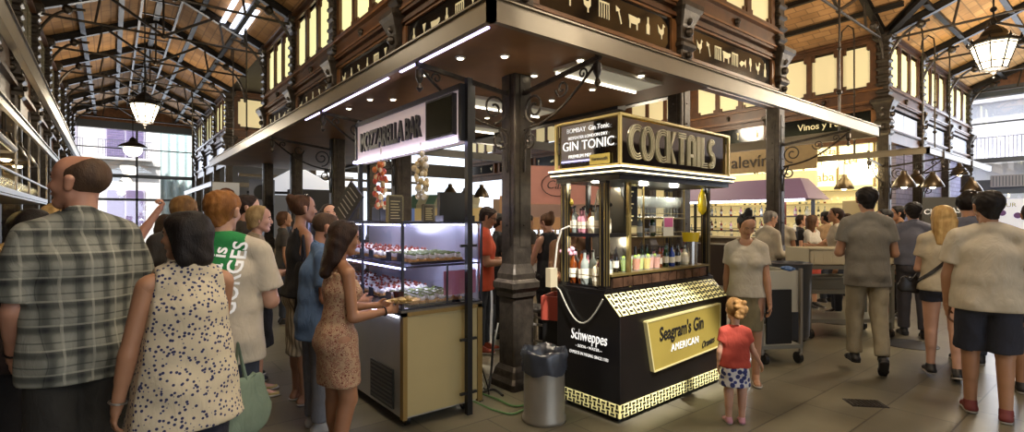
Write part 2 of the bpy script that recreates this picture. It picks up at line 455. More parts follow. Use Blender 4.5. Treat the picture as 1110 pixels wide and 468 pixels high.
for k in (1, 2, 3, 4):
    truss((X2, Y0 + k * BY), (XR, Y0 + k * BY), 'iron truss deep in the cross aisle between two blocks', 'roof trusses over the cross aisle')
for a, b, l in (((X2, Y0), (XC, YRG), 'valley rafter rising from the corner column of the cocktail block'), ((XR, Y0), (XC, YRG), 'valley rafter rising from the corner column of the wine bar block')):
    m = MB(); ibar(m, (a[0], a[1], EZ - .03), (a[0] + (b[0] - a[0]) * .96, a[1] + (b[1] - a[1]) * .96, RZ - .07), .13, .16); tag(m.build('valley_rafter', IRON_D), l, 'rafter')
# purlins
def purlin(a, b, label, group):
    m = MB(); m.bar(a, b, .06, .09); m.bar((a[0], a[1], a[2] - .05), (b[0], b[1], b[2] - .05), .1, .02); tag(m.build('purlin', IRON_D), label, 'purlin', group)
for f in (.33, .66):
    z = EZ + (RZ - EZ) * f - .1
    for xa in (XL, X0):
        x = xa + (XRG - xa) * f
        purlin((x, Y0 - 1, z), (x, YE, z), 'long iron purlin under the brick vaults of the hall ending at the shuttered house', 'purlins of the left hall')
    y = Y0 + (YRG - Y0) * f
    purlin((XR - (XR - XC) * f + .3, y, z), (XE, y, z), 'iron purlin under orange brick vault beside the hanging lamp', 'purlins of the right aisle')
    purlin((X0, y, z), (X2 + (XC - X2) * f - .3, y, z), 'iron purlin under brick vault above the cocktail kiosk', 'purlins above the cocktail kiosk')
    x = XR + (XC - XR) * f
    purlin((x, Y0 + (YRG - Y0) * f + .3, z), (x, 18, z), 'iron purlin under the orange vault above the wine bar windows', 'purlins of the cross aisle')
m = MB(); m.bar((XRG, Y0, RZ - .08), (XRG, YE, RZ - .08), .12, .16); tag(m.build('ridge_beam', IRON_D), 'dark ridge beam along the top of the hall with the shuttered house', 'beam')
# ventilation ladder rails and conduit along the hall roof
m = MB()
for x in (XRG - .35, XRG + .35):
    m.bar((x, Y0 + 4, RZ - .35), (x, YE, RZ - .35), .05, .05)
for k in range(20): m.bar((XRG - .35, Y0 + 4 + k * 1.0, RZ - .35), (XRG + .35, Y0 + 4 + k, RZ - .35), .03, .03)
tag(m.build('cable_tray', IRON), 'ladder shaped grey cable tray under the hall ridge', 'cable tray')
# skylight louvre (right slope of the left hall)
m = MB()
for i in range(3):
    f = .28 + i * .09; x = X0 + (XRG - X0) * f; z = EZ + (RZ - EZ) * f - .09
    m.bar((x, 11.7, z), (x, 13.6, z), .1, .02)
tag(m.build('skylight_strip', mat('skylight', '#e8eeff', .5, emit='#dfe8ff', estr=3)), 'three bright skylight slits in the hall roof', 'skylight')

# ------------------------------------------------------------------ columns
def column(x, y, label, group=None, upper=True, z0base=True, name='iron_column', sc=1.0):
    t = thing(name, label, 'column', (x, y, 0), group=group)
    m = MB(); m.sqlathe([(.19, 0), (.19, .06), (.165, .1), (.15, .16), (.125, .2)]); m.build('base', IRON, t)
    m = MB(); m.sqlathe([(.12, .2), (.12, .82), (.14, .84), (.14, .88), (.165, .92), (.165, .97), (.135, 1.0), (.135, 1.05), (.115, 1.1), (.103, 1.14)])
    m.build('pedestal', IRON, t)
    m = MB(); m.sqlathe([(.103, 1.14), (.103, 3.42)])
    for s in (-1, 1):
        m.box(-.04, s * .103, 1.3, .04, s * .112, 3.2); m.box(s * .103, -.04, 1.3, s * .112, .04, 3.2)
    for z in (1.5, 2.0, 2.5, 2.75, 3.0):
        for s in (-1, 1): m.ball((0, s * .115, z), .012, 6, 4); m.ball((s * .115, 0, z), .012, 6, 4)
    m.build('shaft', IRON, t)
    if upper:
        m = MB(); m.sqlathe([(.11, 3.42), (.15, 3.46), (.15, 3.52), (.12, 3.56), (.12, 3.66), (.16, 3.7), (.16, 3.74), (.125, 3.8), (.13, 3.95), (.17, 4.05), (.2, 4.12), (.23, 4.16), (.23, 4.22), (.17, 4.25), (.12, 4.3)])
        for s in (-1, 1):
            for dx, dy in ((s, 0), (0, s)):
                for z, r in ((3.6, .045), (3.88, .06), (4.02, .05)): m.ball((dx * .145, dy * .145, z), r, 8, 5)
        m.build('corbel', IRON, t)
        m = MB(); pr = [(.1, 4.3)]
        for k in range(7):
            z = 4.34 + k * .175; pr += [(.1, z), (.135, z + .03), (.135, z + .07), (.1, z + .1)]
        pr += [(.1, 5.5), (.17, 5.56), (.19, 5.6), (.19, 5.68), (.14, EZ)]
        m.sqlathe(pr); m.build('upper_shaft', IRON, t)
    return t
column(X0, Y0, 'iron column beside the bin at the corner of the cocktail block')
for k, l in ((1, 'iron column behind the mozzarella sign with capital above the canopy'), (2, 'second iron column behind mozzarella bar, left of its sign'), (3, 'iron column third behind corner along the left of the block'), (4, 'iron column at far end of cocktail block, nearest the cafeteria sign')):
    column(X0, Y0 + k * BY, l)
column(X1, Y0, 'iron column rising behind the cocktails sign'); column(X2, Y0, 'iron column right of the cocktails kiosk beside grey haired man')
for k, l in ((1, 'iron column inside the block, on its row behind the kiosk'),): column(X2, Y0 + k * BY, l, upper=False)
column(X1, YN, 'inner iron column at back of the block', upper=False)
for k, l in ((0, 'iron column at the corner of the wine bar block'), (1, 'second iron column of the wine bar block, right of the corner one'), (2, 'third iron column of the wine bar block by the bright end'), (3, 'last iron column against the glazed end by the white building')):
    column(XR + k * BX if k < 3 else XE - .4, Y0, l)
column(XR, Y0 + BY, 'iron column of wine bar block deep in the cross aisle')
for k in range(4):
    column(X0, Y2 + k * BY * 1.0, ['iron column at corner of the cafeteria block', 'second iron column of the cafeteria block', 'third iron column of the cafeteria block', 'iron column of cafeteria block nearest the glazed end'][k])
column(X1, Y2, 'iron column in middle of the cafeteria front')
for k in range(1, 10):
    column(XL, Y0 + k * BY, 'ornate iron column along the left stalls behind the long cream fascia', 'columns along the left stalls')
column(15.6, 9.2, 'plain inner column seen through the block', upper=False)

# ------------------------------------------------------------------ facades: wooden bands, sign glass, lit windows
WN = [0]
def frame_map(kind, u0):
    """facade coordinates: u along the wall, z up, t outwards"""
    if kind == 'X-': return lambda x: (lambda u, z, t: (x - t, u, z))
    if kind == 'Y-': return lambda y: (lambda u, z, t: (u, y - t, z))
    if kind == 'X+': return lambda x: (lambda u, z, t: (x + t, u, z))
def facade(kind, pos, us, wall_name, winmat, nwin, signs, gm=None, groups=('', '')):
    F = frame_map(kind, 0)(pos)
    def bx(m, u0, z0, t0, u1, z1, t1):
        p = F(u0, z0, t0); q = F(u1, z1, t1)
        m.box(min(p[0], q[0]), min(p[1], q[1]), min(p[2], q[2]), max(p[0], q[0]), max(p[1], q[1]), max(p[2], q[2]))
    w = MB(); A, B = us[0], us[-1]
    bx(w, A, 3.3, -.06, B, 3.57, .05); bx(w, A, 3.54, -.06, B, 3.6, .09)
    bx(w, A, 4.06, -.06, B, 4.56, .05); bx(w, A, 5.55, -.06, B, EZ, .05)
    bx(w, A, 3.57, -.08, B, 4.1, -.05)
    for z, t, h in ((4.06, .09, .05), (4.16, .12, .04), (4.24, .08, .03), (4.5, .1, .05), (5.55, .09, .05), (5.66, .14, .05)): bx(w, A, z, .0, B, z + h, t)
    tag(w.build(wall_name, WOOD), kind='structure')
    rails = MB()
    for z, t, h in ((4.2, .14, .03), (4.46, .12, .03), (3.56, .11, .03)): bx(rails, A, z, .05, B, z + h, t)
    tr = rails.build('trim_%d' % (100 + len(us) + WN[0]), WOOD_L); tag(tr, kind='structure')
    for i in range(len(us) - 1):
        a, b = us[i] + .14, us[i + 1] - .14
        lab, txt = signs[i % len(signs)] if signs else (None, None)
        if lab:
            s = thing('signboard', lab, 'sign', F((a + b) / 2, 3.6, .02)); o = Vector(s.location)
            def G(u, z, t): return Vector(F(u, z, t)) - o
            g = MB(); p = G(a + .1, 3.62, -.02); q = G(b - .1, 4.04, .03)
            g.box(min(p.x, q.x), min(p.y, q.y), p.z, max(p.x, q.x), max(p.y, q.y), q.z); g.build('glass_panel', BLACKG, s)
            fr = MB()
            for (u0, z0, u1, z1) in ((a, 3.58, b, 3.63), (a, 4.03, b, 4.08), (a, 3.58, a + .1, 4.08), (b - .1, 3.58, b, 4.08)):
                p = G(u0, z0, -.02); q = G(u1, z1, .06); fr.box(min(p.x, q.x), min(p.y, q.y), p.z, max(p.x, q.x), max(p.y, q.y), q.z)
            fr.build('frame', WOOD_L, s)
            ic = MB()
            if isinstance(txt, str):
                cu = (a + b) / 2
                rt = (0, -1, 0) if kind == 'X-' else (1, 0, 0)
                text_on(ic, txt, G(cu, 3.76, .035), rt, (0, 0, 1), .22, extrude=.004, bold=.01)
            else:
                n = len(txt)
                for j, shp in enumerate(txt):
                    uc = a + .28 + (b - a - .56) * (j + .0) / (n - 1)
                    ic = MB()
                    for poly in ICONS[shp]:
                        sg = -1 if kind == 'X-' else 1
                        ic.prism([(uc + sg * x * .2, 3.74 + y * .2) for x, y in poly], lambda u, z, t: G(u, z, t), .032, .036)
                    ic.build(shp + '_icon', ICON, s)
            if isinstance(txt, str): ic.build('lettering', ICON, s)
        n = nwin; gap = .12; ww = (b - a - gap * (n + 1)) / n
        fm = MB()
        for j in range(n + 1):
            u = a + j * (ww + gap); bx(fm, u, 4.56, -.05, u + gap, 5.55, .06)
        bx(fm, us[i], 4.56, -.05, a, 5.55, .03); bx(fm, b, 4.56, -.05, us[i + 1], 5.55, .03)
        tag(fm.build('trim_%d' % (200 + WN[0]), WOOD), kind='structure')
        for j in range(n):
            u0 = a + gap + j * (ww + gap); u1 = u0 + ww; WN[0] += 1; c = .07
            wt = MB(); wt.prism([(u0 + c, 4.6), (u1 - c, 4.6), (u1 - c, 4.68), (u1, 4.68), (u1, 5.4), (u1 - c, 5.4), (u1 - c, 5.5), (u0 + c, 5.5), (u0 + c, 5.4), (u0, 5.4), (u0, 4.68), (u0 + c, 4.68)], F, -.02, .01)
            wo = wt.build('window_%d' % WN[0], winmat); tag(wo, kind='structure')
            k = MB(); bx(k, u0 - .01, 4.56, .01, u0 + c, 4.66, .045); bx(k, u1 - c, 4.56, .01, u1 + .01, 4.66, .045); bx(k, u0 - .01, 5.42, .01, u0 + c, 5.55, .045); bx(k, u1 - c, 5.42, .01, u1 + .01, 5.55, .045)
            k.build('window_corner', WOOD, wo)
        # little cast rosettes under the windows
    r = MB()
    for i in range(len(us) - 1):
        u = (us[i] + us[i + 1]) / 2; p = F(u, 4.36, .07); r.ball(p, .05, 8, 6); q = F(u, 4.30, .07); r.ball(q, .035, 8, 6)
    tag(r.build('trim_%d' % (300 + WN[0]), IRON), kind='structure')
ICONS = {
 'bottle': [[(-.15, 0), (.15, 0), (.15, .5), (.06, .65), (.06, 1), (-.06, 1), (-.06, .65), (-.15, .5)]],
 'glass': [[(-.2, .9), (-.04, .45), (-.04, .1), (-.15, 0), (.15, 0), (.04, .1), (.04, .45), (.2, .9)]],
 'cow': [[(-.5, .75), (-.42, .35), (-.42, 0), (-.32, 0), (-.3, .3), (.2, .3), (.22, 0), (.32, 0), (.33, .4), (.5, .5), (.55, .7), (.4, .75), (.3, .7)]],
 'hen': [[(-.35, .8), (-.25, .35), (0, .2), (0, 0), (.08, 0), (.08, .2), (.25, .4), (.25, .75), (.4, .8), (.2, .95), (.1, .6), (-.1, .55)]],
 'forks': [[(x, 0), (x + .06, 0), (x + .06, .85), (x, .85)] for x in (-.4, -.2, 0, .2, .38)] + [[(-.4, .8), (.44, .8), (.44, .9), (-.4, .9)]],
 'fish': [[(-.5, .3), (-.2, .55), (.2, .5), (.45, .75), (.45, .15), (.2, .38), (-.2, .1)]],
 'axe': [[(-.3, .95), (.05, .8), (-.02, .72), (.2, .05), (.12, 0), (-.12, .68), (-.28, .62)]],
 'leg': [[(-.1, 1), (.1, .95), (.15, .5), (.05, .3), (.05, 0), (-.05, 0), (-.05, .3), (-.2, .6)]],
}
left_signs = [('black glass sign with bottle icons above corner of mozzarella bar', ['bottle', 'glass', 'forks', 'bottle', 'cow', 'glass', 'bottle']),
              ('black glass icon sign between second and third columns of block', ['glass', 'forks', 'bottle', 'axe', 'bottle', 'hen']),
              ('black glass icon sign on the third bay of the block', ['hen', 'axe', 'bottle', 'glass', 'fish']),
              ('black glass icon sign on the farthest bay of the block', ['cow', 'fish', 'leg', 'bottle', 'glass'])]
facade('X-', X0, [Y0 + k * BY for k in range(5)], 'wall_west', WINLIT, 3, left_signs)
facade('Y-', Y0, [X0, X1, X2], 'wall_south', WINLIT2, 3, [('black glass sign with cow, hen and fork icons above kiosk', ['leg', 'leg', 'hen', 'forks', 'axe', 'cow', 'bottle', 'hen']),
              ('black glass icon sign right of the ornate column, above cocktails sign', ['hen', 'axe', 'forks', 'cow', 'forks', 'fish', 'leg', 'hen', 'bottle'])])
facade('X-', XR, [Y0 + k * BY for k in range(8)], 'wall_bar_west', WINLIT2, 3, [('dark sign with pale lettering above the lit wine bar', 'Vinos y Fuera'), ('dark icon sign on the second bay of the wine bar block', ['bottle', 'glass', 'bottle', 'glass']), ('dark icon sign on the third bay of wine bar block', ['cow', 'hen', 'cow']), ('dark icon sign on fourth bay of the wine bar block', ['forks', 'bottle', 'forks']), ('dark icon sign on fifth bay of the wine bar block', ['fish', 'fish', 'glass']), ('dark icon sign on sixth bay of the wine bar block', ['leg', 'forks', 'leg']), ('dark icon sign on the last bay of the wine bar block', ['hen', 'glass', 'hen'])])
facade('Y-', Y0, [XR, XR + BX, XR + 2 * BX, XE - .1], 'wall_bar_south', WINLIT, 3, [])
facade('Y-', Y2, [X0, X1, X2], 'wall_cafeteria_south', WINLIT2, 2, [('black sign with white cafeteria lettering', 'TTI  Cafetería'), ('black sign panel with white letters right of cafeteria sign', 'Fru  Vo')])
facade('X-', X0, [Y2 + k * BY for k in range(4)], 'wall_cafeteria_west', WINLIT, 3, [])
# pale glazed band below the clerestory where the facades carry no sign
def pale_band(kind, pos, us, nm):
    F = frame_map(kind, 0)(pos); m = MB(); mm = mat('pale_band_glass', '#9aa0ad', .3, emit='#b9c0d6', estr=.45)
    for i in range(len(us) - 1):
        for j in range(2):
            u0 = us[i] + .2 + j * (us[i + 1] - us[i] - .4) / 2; u1 = u0 + (us[i + 1] - us[i] - .4) / 2 - .06
            p = F(u0, 3.62, .0); q = F(u1, 4.02, .03); m.box(min(p[0], q[0]), min(p[1], q[1]), p[2], max(p[0], q[0]), max(p[1], q[1]), q[2])
    tag(m.build(nm, mm), kind='structure')
pale_band('Y-', Y0, [XR, XR + BX, XR + 2 * BX, XE - .1], 'window_91'); pale_band('X-', X0, [Y2 + k * BY for k in range(4)], 'window_92')
# the left block: dark upper wall
m = MB(); m.box(XL - .1, YS - 6, 3.3, XL + .0, YE, EZ)
for z in (3.6, 4.1, 4.5, 5.5): m.box(XL, YS - 6, z, XL + .08, YE, z + .06)
tag(m.build('wall_left', WOOD), kind='structure')
m = MB()
for k in range(9):
    for j in range(3):
        y = Y0 + k * BY + .3 + j * .65; m.box(XL + .0, y, 4.65, XL + .03, y + .5, 5.4)
tag(m.build('window_90', mat('dusky_window', '#4a4436', .25, emit='#6a6144', estr=.15)), kind='structure')
# left stall backs, far below
m = MB(); m.box(XL - 1.6, YS - 6, 0, XL - 1.5, YE, 3.3); tag(m.build('wall_left_back', mat('stall_back', '#3a2a1c', .7, noise=.3)), kind='structure')
m = MB(); m.box(XL - 1.6, YS - 6, 3.2, XL, YE, 3.3); tag(m.build('ceiling_left_stalls', WOOD), kind='structure')

# ------------------------------------------------------------------ canopy: soffit, fascia, brackets
OV = 1.07
SOF = mat('soffit_wood', '#7a5735', .5, noise=.22, nscale=3)
m = MB(); m.box(X0 - OV + .03, Y0 - OV + .03, 2.9, X0 + 1.75, YN + OV - .03, 2.96); tag(m.build('ceiling_canopy', SOF), kind='structure')
m = MB(); m.box(X0 + 1.75, Y0 - .2, 3.3, X0 + 3.2, YN + OV, 3.36); tag(m.build('ceiling_inner', mat('inner_ceiling', '#2a1c12', .6, noise=.2)), kind='structure')
m = MB(); m.box(X0 + 1.7, Y0 + .2, 2.86, X0 + 1.85, YN + OV, 3.3)
for k in range(1, 4): m.box(X0 + 1.8, Y0 + k * BY, 3.12, X2 + OV, Y0 + k * BY + .14, 3.3)
m.box(X1 - .07, Y0, 3.12, X1 + .07, YN, 3.3); m.box(X0 + 1.8, YN + .9, 2.9, X2 + OV, YN + OV, 3.3)
tag(m.build('trim_1', mat('beam_dark', '#120e0b', .5)), kind='structure')
def fascia(name, label, pts, z0, z1, w=.05, matl=FASCIA):
    m = MB()
    for a, b in zip(pts[:-1], pts[1:]):
        a = Vector((a[0], a[1], 0)); b = Vector((b[0], b[1], 0)); d = (b - a).normalized() * (w / 2)
        m.bar(a - d + Vector((0, 0, (z0 + z1) / 2)), b + d + Vector((0, 0, (z0 + z1) / 2)), w, z1 - z0)
        m.bar(a - d + Vector((0, 0, z1 + .004)), b + d + Vector((0, 0, z1 + .004)), w + .03, .012)
    return tag(m.build(name, matl), label, 'fascia')
fascia('canopy_fascia', 'cream metal fascia running round the cocktail block canopy', [(X0 - OV, YN + OV), (X0 - OV, Y0 - OV), (X2 + OV, Y0 - OV), (X2 + OV, Y0 + 1.5)], 2.84, 2.99)
m = MB(); m.bar((X0 - OV + .05, Y0 - OV + .1, 2.845), (X0 - OV + .05, Y0 + .35, 2.845), .02, .012); m.bar((X0 - OV + .05, Y0 + .6, 2.845), (X0 - OV + .05, Y0 + 3.1, 2.845), .02, .012)
tag(m.build('led_strip', LED), 'violet white light strip under the canopy fascia above mozzarella bar', 'light strip')
fascia('canopy_fascia', 'cream fascia bar round the wine bar block above pendant lamps', [(XR - 1.03, YN), (XR - 1.03, Y0 - 1.0), (XE - 3.4, Y0 - 1.0)], 2.84, 2.96)
fascia('canopy_fascia', 'long cream fascia beam along the stalls at the left edge', [(XL + .62, YS), (XL + .62, YE - 6)], 2.86, 3.02)
fascia('canopy_fascia', 'second cream rail below the fascia beam along left stalls', [(XL + .52, 4.2), (XL + .52, 14)], 2.45, 2.52, w=.03)
fascia('canopy_fascia', 'cream fascia round the cafeteria block canopy', [(X0 - .6, YE - 3), (X0 - .6, Y2 - 1.0), (X2 + .5, Y2 - 1.0)], 2.55, 2.68)
fascia('canopy_fascia', 'inner cream rail crossing in front of the cafeteria block', [(X0 - .2, YN + 2.4), (X2, YN + 2.4)], 2.75, 2.82, w=.04)
def scroll(c, r0, turns, a0, n=26, sgn=1):
    return [(c[0] + (r0 * (1 - i / n * .8)) * math.cos(a0 + sgn * i / n * turns * 2 * PI), c[1] + (r0 * (1 - i / n * .8)) * math.sin(a0 + sgn * i / n * turns * 2 * PI)) for i in range(n + 1)]
def bracket(x, y, ang, label, group=None, L=1.05):
    """scrolled wrought-iron bracket; local: u outwards from the column, z up"""
    t = thing('scroll_bracket', label, 'bracket', (x, y, 2.3), ang, group)
    f = lambda u, z: (u, 0, z)
    m = MB(); m.bar(f(.1, .42), f(L, .53), .03, .035); m.bar(f(L - .02, .52), f(L - .02, .7), .04, .04); m.build('top_bar', IRON, t)
    m = MB()
    n = 26
    m.tube([f(.12 + .9 * k / 12, .08 + .42 * (k / 12) ** 1.0 - .1 * math.sin(k / 12 * PI)) for k in range(13)], .013)
    m.tube([f(*p) for p in scroll((.26, .27), .14, 1.6, -PI / 2, sgn=-1)], .011)
    m.tube([f(*p) for p in scroll((.2, -.02), .1, 1.5, PI / 2)], .011)
    m.tube([f(*p) for p in scroll((.62, .37), .08, 1.4, PI)], .009)
    m.tube([f(*p) for p in scroll((.86, .44), .055, 1.3, -PI / 2)], .009)
    m.tube([f(.12, -.3), f(.13, -.1), f(.2, .08)], .012); m.build('scrolls', IRON, t)
    m = MB()
    for k in range(9): m.ball(f(.25 + k * .085, .45 + k * .009), .014, 6, 4)
    m.lathe([(.005, -.2), (.03, -.17), (.012, -.13), (.035, -.08), (.035, -.02), (.012, 0)], (L - .03, 0, .5), 8); m.build('finial', IRON, t)
    return t
bracket(X0, Y0, -PI / 2, 'wrought iron scroll bracket from corner column out to the kiosk side fascia')
bracket(X0, Y0, PI, 'wrought iron scroll bracket from corner column out over the mozzarella sign')
bracket(X0, Y0 + BY, PI, 'scroll bracket on the second column, left of mozzarella sign')
bracket(X0, Y0 + 2 * BY, PI, 'scroll bracket on the third column of the block')
bracket(X2, Y0, -PI / 2, 'scroll bracket on the column right of the cocktails kiosk')
bracket(XR, Y0, -PI / 2, 'scroll bracket at the corner column of the wine bar block')
bracket(XR, Y0, PI, 'scroll bracket reaching over the pendant lamps of the wine bar')
bracket(XR, Y0 + BY, PI, 'scroll bracket deeper in the cross aisle on the wine bar block')
bracket(XR + BX, Y0, -PI / 2, 'scroll bracket on the second column of wine bar block')
# downlights
DL = [(629, 64), (695, 81), (579, 81), (642, 96), (536, 96), (598, 108), (528, 127), (499, 62), (460, 80), (426, 107), (401, 107), (378, 117), (500, 107), (547, 60), (560, 118)]
for i, (px, py) in enumerate(DL):
    d = (2.9 - EYE) * FP / (HY - py); p = at(px, py, d)
    t = thing('downlight', 'small round recessed downlight glowing in the brown canopy ceiling', 'downlight', (p.x, p.y, 2.9), group='downlights in the canopy ceiling')
    m = MB(); m.lathe([(.038, -.012), (.042, -.006), (.042, .0)], n=16); m.build('rim', WHITE, t)
    m = MB(); m.lathe([(.026, -.016), (.026, -.01)], n=12); m.build('lens', mat('downlight_lens', '#ffffff', .4, emit='#fff1d2', estr=12), t)
for (px, py, L, W, lab) in ((662, 84, 1.15, .34, 'long white light panel in canopy ceiling, nearest the kiosk'), (553, 116, 1.2, .34, 'white ceiling light panel behind the corner column'), (512, 138, 1.0, .3, 'white ceiling light panel above the mozzarella bar sign')):
    d = (2.88 - EYE) * FP / (HY - py); p = at(px, py, d); t = thing('ceiling_panel', lab, 'ceiling light', (p.x, p.y, 2.9))
    m = MB(); m.box(-L / 2, -W / 2, -.03, L / 2, W / 2, -.001); m.build('frame', WHITE, t)
    m = MB(); m.box(-L / 2 + .03, -W / 2 + .03, -.035, L / 2 - .03, W / 2 - .03, -.031); m.build('diffuser', mat('panel_diffuser', '#8f897a', .5, emit='#d8ceb0', estr=.25), t)
    m = MB(); m.bar((-L / 2 + .02, W / 2 - .02, -.045), (L / 2 - .02, W / 2 - .02, -.045), .02, .02); m.build('tube', mat('panel_tube', '#ffffff', .4, emit='#fff3d8', estr=4), t)

# ------------------------------------------------------------------ end walls and what stands outside
GRAYM = mat('steel_frame', '#5a6068', .5, .3)
def endwall(along, pos, a, b, nm, winnm, ztop=5.45):
    m = MB()
    def bx(u0, z0, u1, z1, t=.1):
        if along == 'X': m.box(u0, pos, z0, u1, pos + t, z1)
        else: m.box(pos, u0, z0, pos + t, u1, z1)
    bx(a, 3.35, b, 3.5, .14); bx(a, ztop, b, ztop + .3, .3)
    n = 2
    for i in range(n + 1):
        u = a + (b - a) * i / n; bx(u - .04, 0, u + .04, ztop)
    bx(a, 2.35, b, 2.45 if along == 'X' else 2.8, .2); bx(a, 4.6, b, 4.64)
    # gable
    mid = (a + b) / 2
    def P(u, z, t): return (u, pos + t, z) if along == 'X' else (pos + t, u, z)
    tag(m.build('trim_' + nm, GRAYM), kind='structure')
    g = MB(); g.prism([(a, ztop + .3), (b, ztop + .3), (b, EZ), (mid, RZ), (a, EZ)], P, 0, .2); tag(g.build('wall_' + nm, mat('gable_brick', '#8a6248', .8, noise=.25, nscale=9)), kind='structure')
    w = MB()
    if along == 'X': w.box(a, pos + .04, 0, b, pos + .06, ztop)
    else: w.box(pos + .04, a, 0, pos + .06, b, ztop)
    tag(w.build('window_' + winnm, GLASS), kind='structure')
endwall('X', YE, XL, X0, 'north', '93'); endwall('Y', XE, YS, Y0, 'east', '94')
m = MB(); m.box(X0, YE, 0, X2, YE + .2, EZ); m.box(XL - 4, YE, 0, XL, YE + .2, EZ); tag(m.build('wall_north_side', mat('plaster_grey', '#8f8a86', .8)), kind='structure')
m = MB(); m.box(XE, Y0, 0, XE + .2, 20, EZ); tag(m.build('wall_east_side', MATS['plaster_grey']), kind='structure')
# aisle south side
m = MB(); m.box(XRG, YS - .2, 3.3, XE, YS, EZ); m.box(5, YS - 3, 0, XE, YS - 2.9, 3.3); m.box(5, YS - 3, 3.2, XE, YS, 3.3); tag(m.build('wall_aisle_south', WOOD), kind='structure')
STUC = mat('pale_stucco', '#d9d6d3', .9, noise=.05, nscale=1.2)
STUW = mat('white_stucco', '#e9eaf2', .9)
VIO = mat('violet_shutter', '#7b6e94', .7); IRN = mat('balcony_iron', '#6d6a80', .6)
t = thing('street_house', 'pale house outside with violet shuttered balcony windows', 'building', (1.0, YE + 6, 0))
m = MB(); m.box(-14, 0, 0, 12, 4, 13); m.box(-14, -.12, 4.4, 12, 0, 4.6); m.box(-14, -.08, 8.2, 12, 0, 8.4); m.build('wall', STUC, t)
for zz, h in ((1.2, 1.9), (4.75, 2.3), (8.8, 2.2)):
    for xx in (-9.2, -6.2, -3.2, -.4, 2.6, 5.6):
        w = MB(); w.box(xx - .85, -.1, zz, xx + .85, 0, zz + h)
        wo = w.build('window_frame', mat('lilac_frame', '#b7b0c6', .7), t)
        for s in (-1, 1):
            q = MB(); q.box(xx + (s * .4) - .36, -.16, zz + .08, xx + (s * .4) + .36, -.1, zz + h - .08)
            for i in range(int(h / .12)): q.box(xx + s * .4 - .31, -.175, zz + .12 + i * .12, xx + s * .4 + .31, -.16, zz + .17 + i * .12)
            q.build('shutter', VIO, wo)
for xx in (-3.2, -.4, 2.6):
    bl = MB(); bl.box(xx - 1.15, -.75, 4.62, xx + 1.15, 0, 4.72)
    bo = bl.build('balcony', STUC, t); r = MB()
    for i in range(24): r.cyl((xx - 1.1 + i * 2.2 / 23, -.7, 4.72), (xx - 1.1 + i * 2.2 / 23, -.7, 5.6), .014, n=5)
    r.bar((xx - 1.12, -.7, 5.6), (xx + 1.12, -.7, 5.6), .04, .03); r.build('railing', IRN, bo)
m = MB(); n_ = 40
m.add([(1.9 + k * .05, YE + 2.2 + .09 * math.sin(k * .9) + j * .02, z) for j in (0, 1) for z in (0, 6.5) for k in range(n_)], [(k, k + 1, n_ + k + 1, n_ + k) for k in range(n_ - 1)] + [(2 * n_ + k + 1, 2 * n_ + k, 3 * n_ + k, 3 * n_ + k + 1) for k in range(n_ - 1)])
tag(m.build('scaffold_netting', mat('netting', '#cfe2e2', .8)), 'pale turquoise netting hanging outside right of the shuttered house', 'netting')
t = thing('street_house', 'white building with long balcony outside the right end of the market', 'building', (XE + 8, 2, 0))
m = MB(); m.box(0, -9, 0, 4, 16, 13); m.box(-.3, -9, 3.2, 0, 16, 3.45); m.box(-.2, -9, 6.6, 0, 16, 6.8); m.build('wall', STUW, t)
for zz, h in ((.4, 2.4), (4.1, 2.2), (7.4, 2.2)):
    for yy in (-6, -2.6, .6, 4.2, 7.6):
        w = MB(); w.box(-.08, yy - .6, zz, 0, yy + .6, zz + h); wo = w.build('window_frame', mat('grey_blue', '#8791a5', .6), t)
        q = MB(); q.box(-.12, yy - .5, zz + .1, -.08, yy + .5, zz + h - .1); q.build('pane', mat('street_pane', '#c4cfe0', .2), wo)
bl = MB(); bl.box(-.9, -1.2, 3.9, 0, 3.0, 4.05); bo = bl.build('balcony', STUW, t); r = MB()
for i in range(34): r.cyl((-.86, -1.15 + i * 4.1 / 33, 4.05), (-.86, -1.15 + i * 4.1 / 33, 5.0), .014, n=5)
r.bar((-.86, -1.15, 5.0), (-.86, 2.95, 5.0), .04, .03); r.build('railing', IRN, bo)

# ------------------------------------------------------------------ hanging lamps
def lantern(p, label, s=1.0, z=None):
    t = thing('hanging_lantern', label, 'lantern', p); t.scale = (s, s, s)
    m = MB(); m.lathe([(.0, .92), (.03, .9), (.05, .84), (.03, .78), (.09, .74), (.17, .66), (.2, .58), (.33, .5), (.36, .47), (.35, .44), (.3, .43)], n=8)
    for k in range(8):
        a = 2 * PI * k / 8; m.lathe([(.01, 0), (.025, .03), (.012, .06), (.004, .1)], (.35 * math.cos(a), .35 * math.sin(a), .46), 6)
    m.build('crown', IRON_D, t)
    m = MB(); m.lathe([(.17, .02), (.31, .43)], n=8); m.build('glass', LAMPG, t)
    m = MB()
    for k in range(8):
        a = 2 * PI * (k) / 8; c, s_ = math.cos(a), math.sin(a); m.bar((.18 * c, .18 * s_, .0), (.32 * c, .32 * s_, .44), .018, .018, (c, s_, 0))
    for zz, rr in ((.0, .18), (.4, .31), (.12, .222)):
        pts = [(rr * math.cos(2 * PI * k / 8), rr * math.sin(2 * PI * k / 8), zz) for k in range(9)]; m.tube(pts, .012, 5)
    m.lathe([(.0, -.16), (.02, -.14), (.012, -.1), (.05, -.06), (.07, -.03), (.18, .0)], n=8)
    m.build('cage', IRON_D, t)
    m = MB(); m.cyl((0, 0, .9), (0, 0, (RZ - .1 - p[2]) / s), .014, n=6); m.ball((0, 0, 1.05), .05); m.build('rod', IRON_D, t)
    return t
p = at(1077, 50, 6.6); lantern((p.x, p.y, p.z - .3), 'large lit octagonal lantern hanging near the brick roof above the bright end', .74)
p = at(157, 115, 10.4); lantern((p.x, p.y, p.z - .33), 'lit octagonal lantern hanging in the hall before the shuttered house', .8)
p = at(144, 160, 19); t = thing('pendant_lamp', 'dark bell pendant with bright globe in front of shuttered house', 'pendant lamp', p)
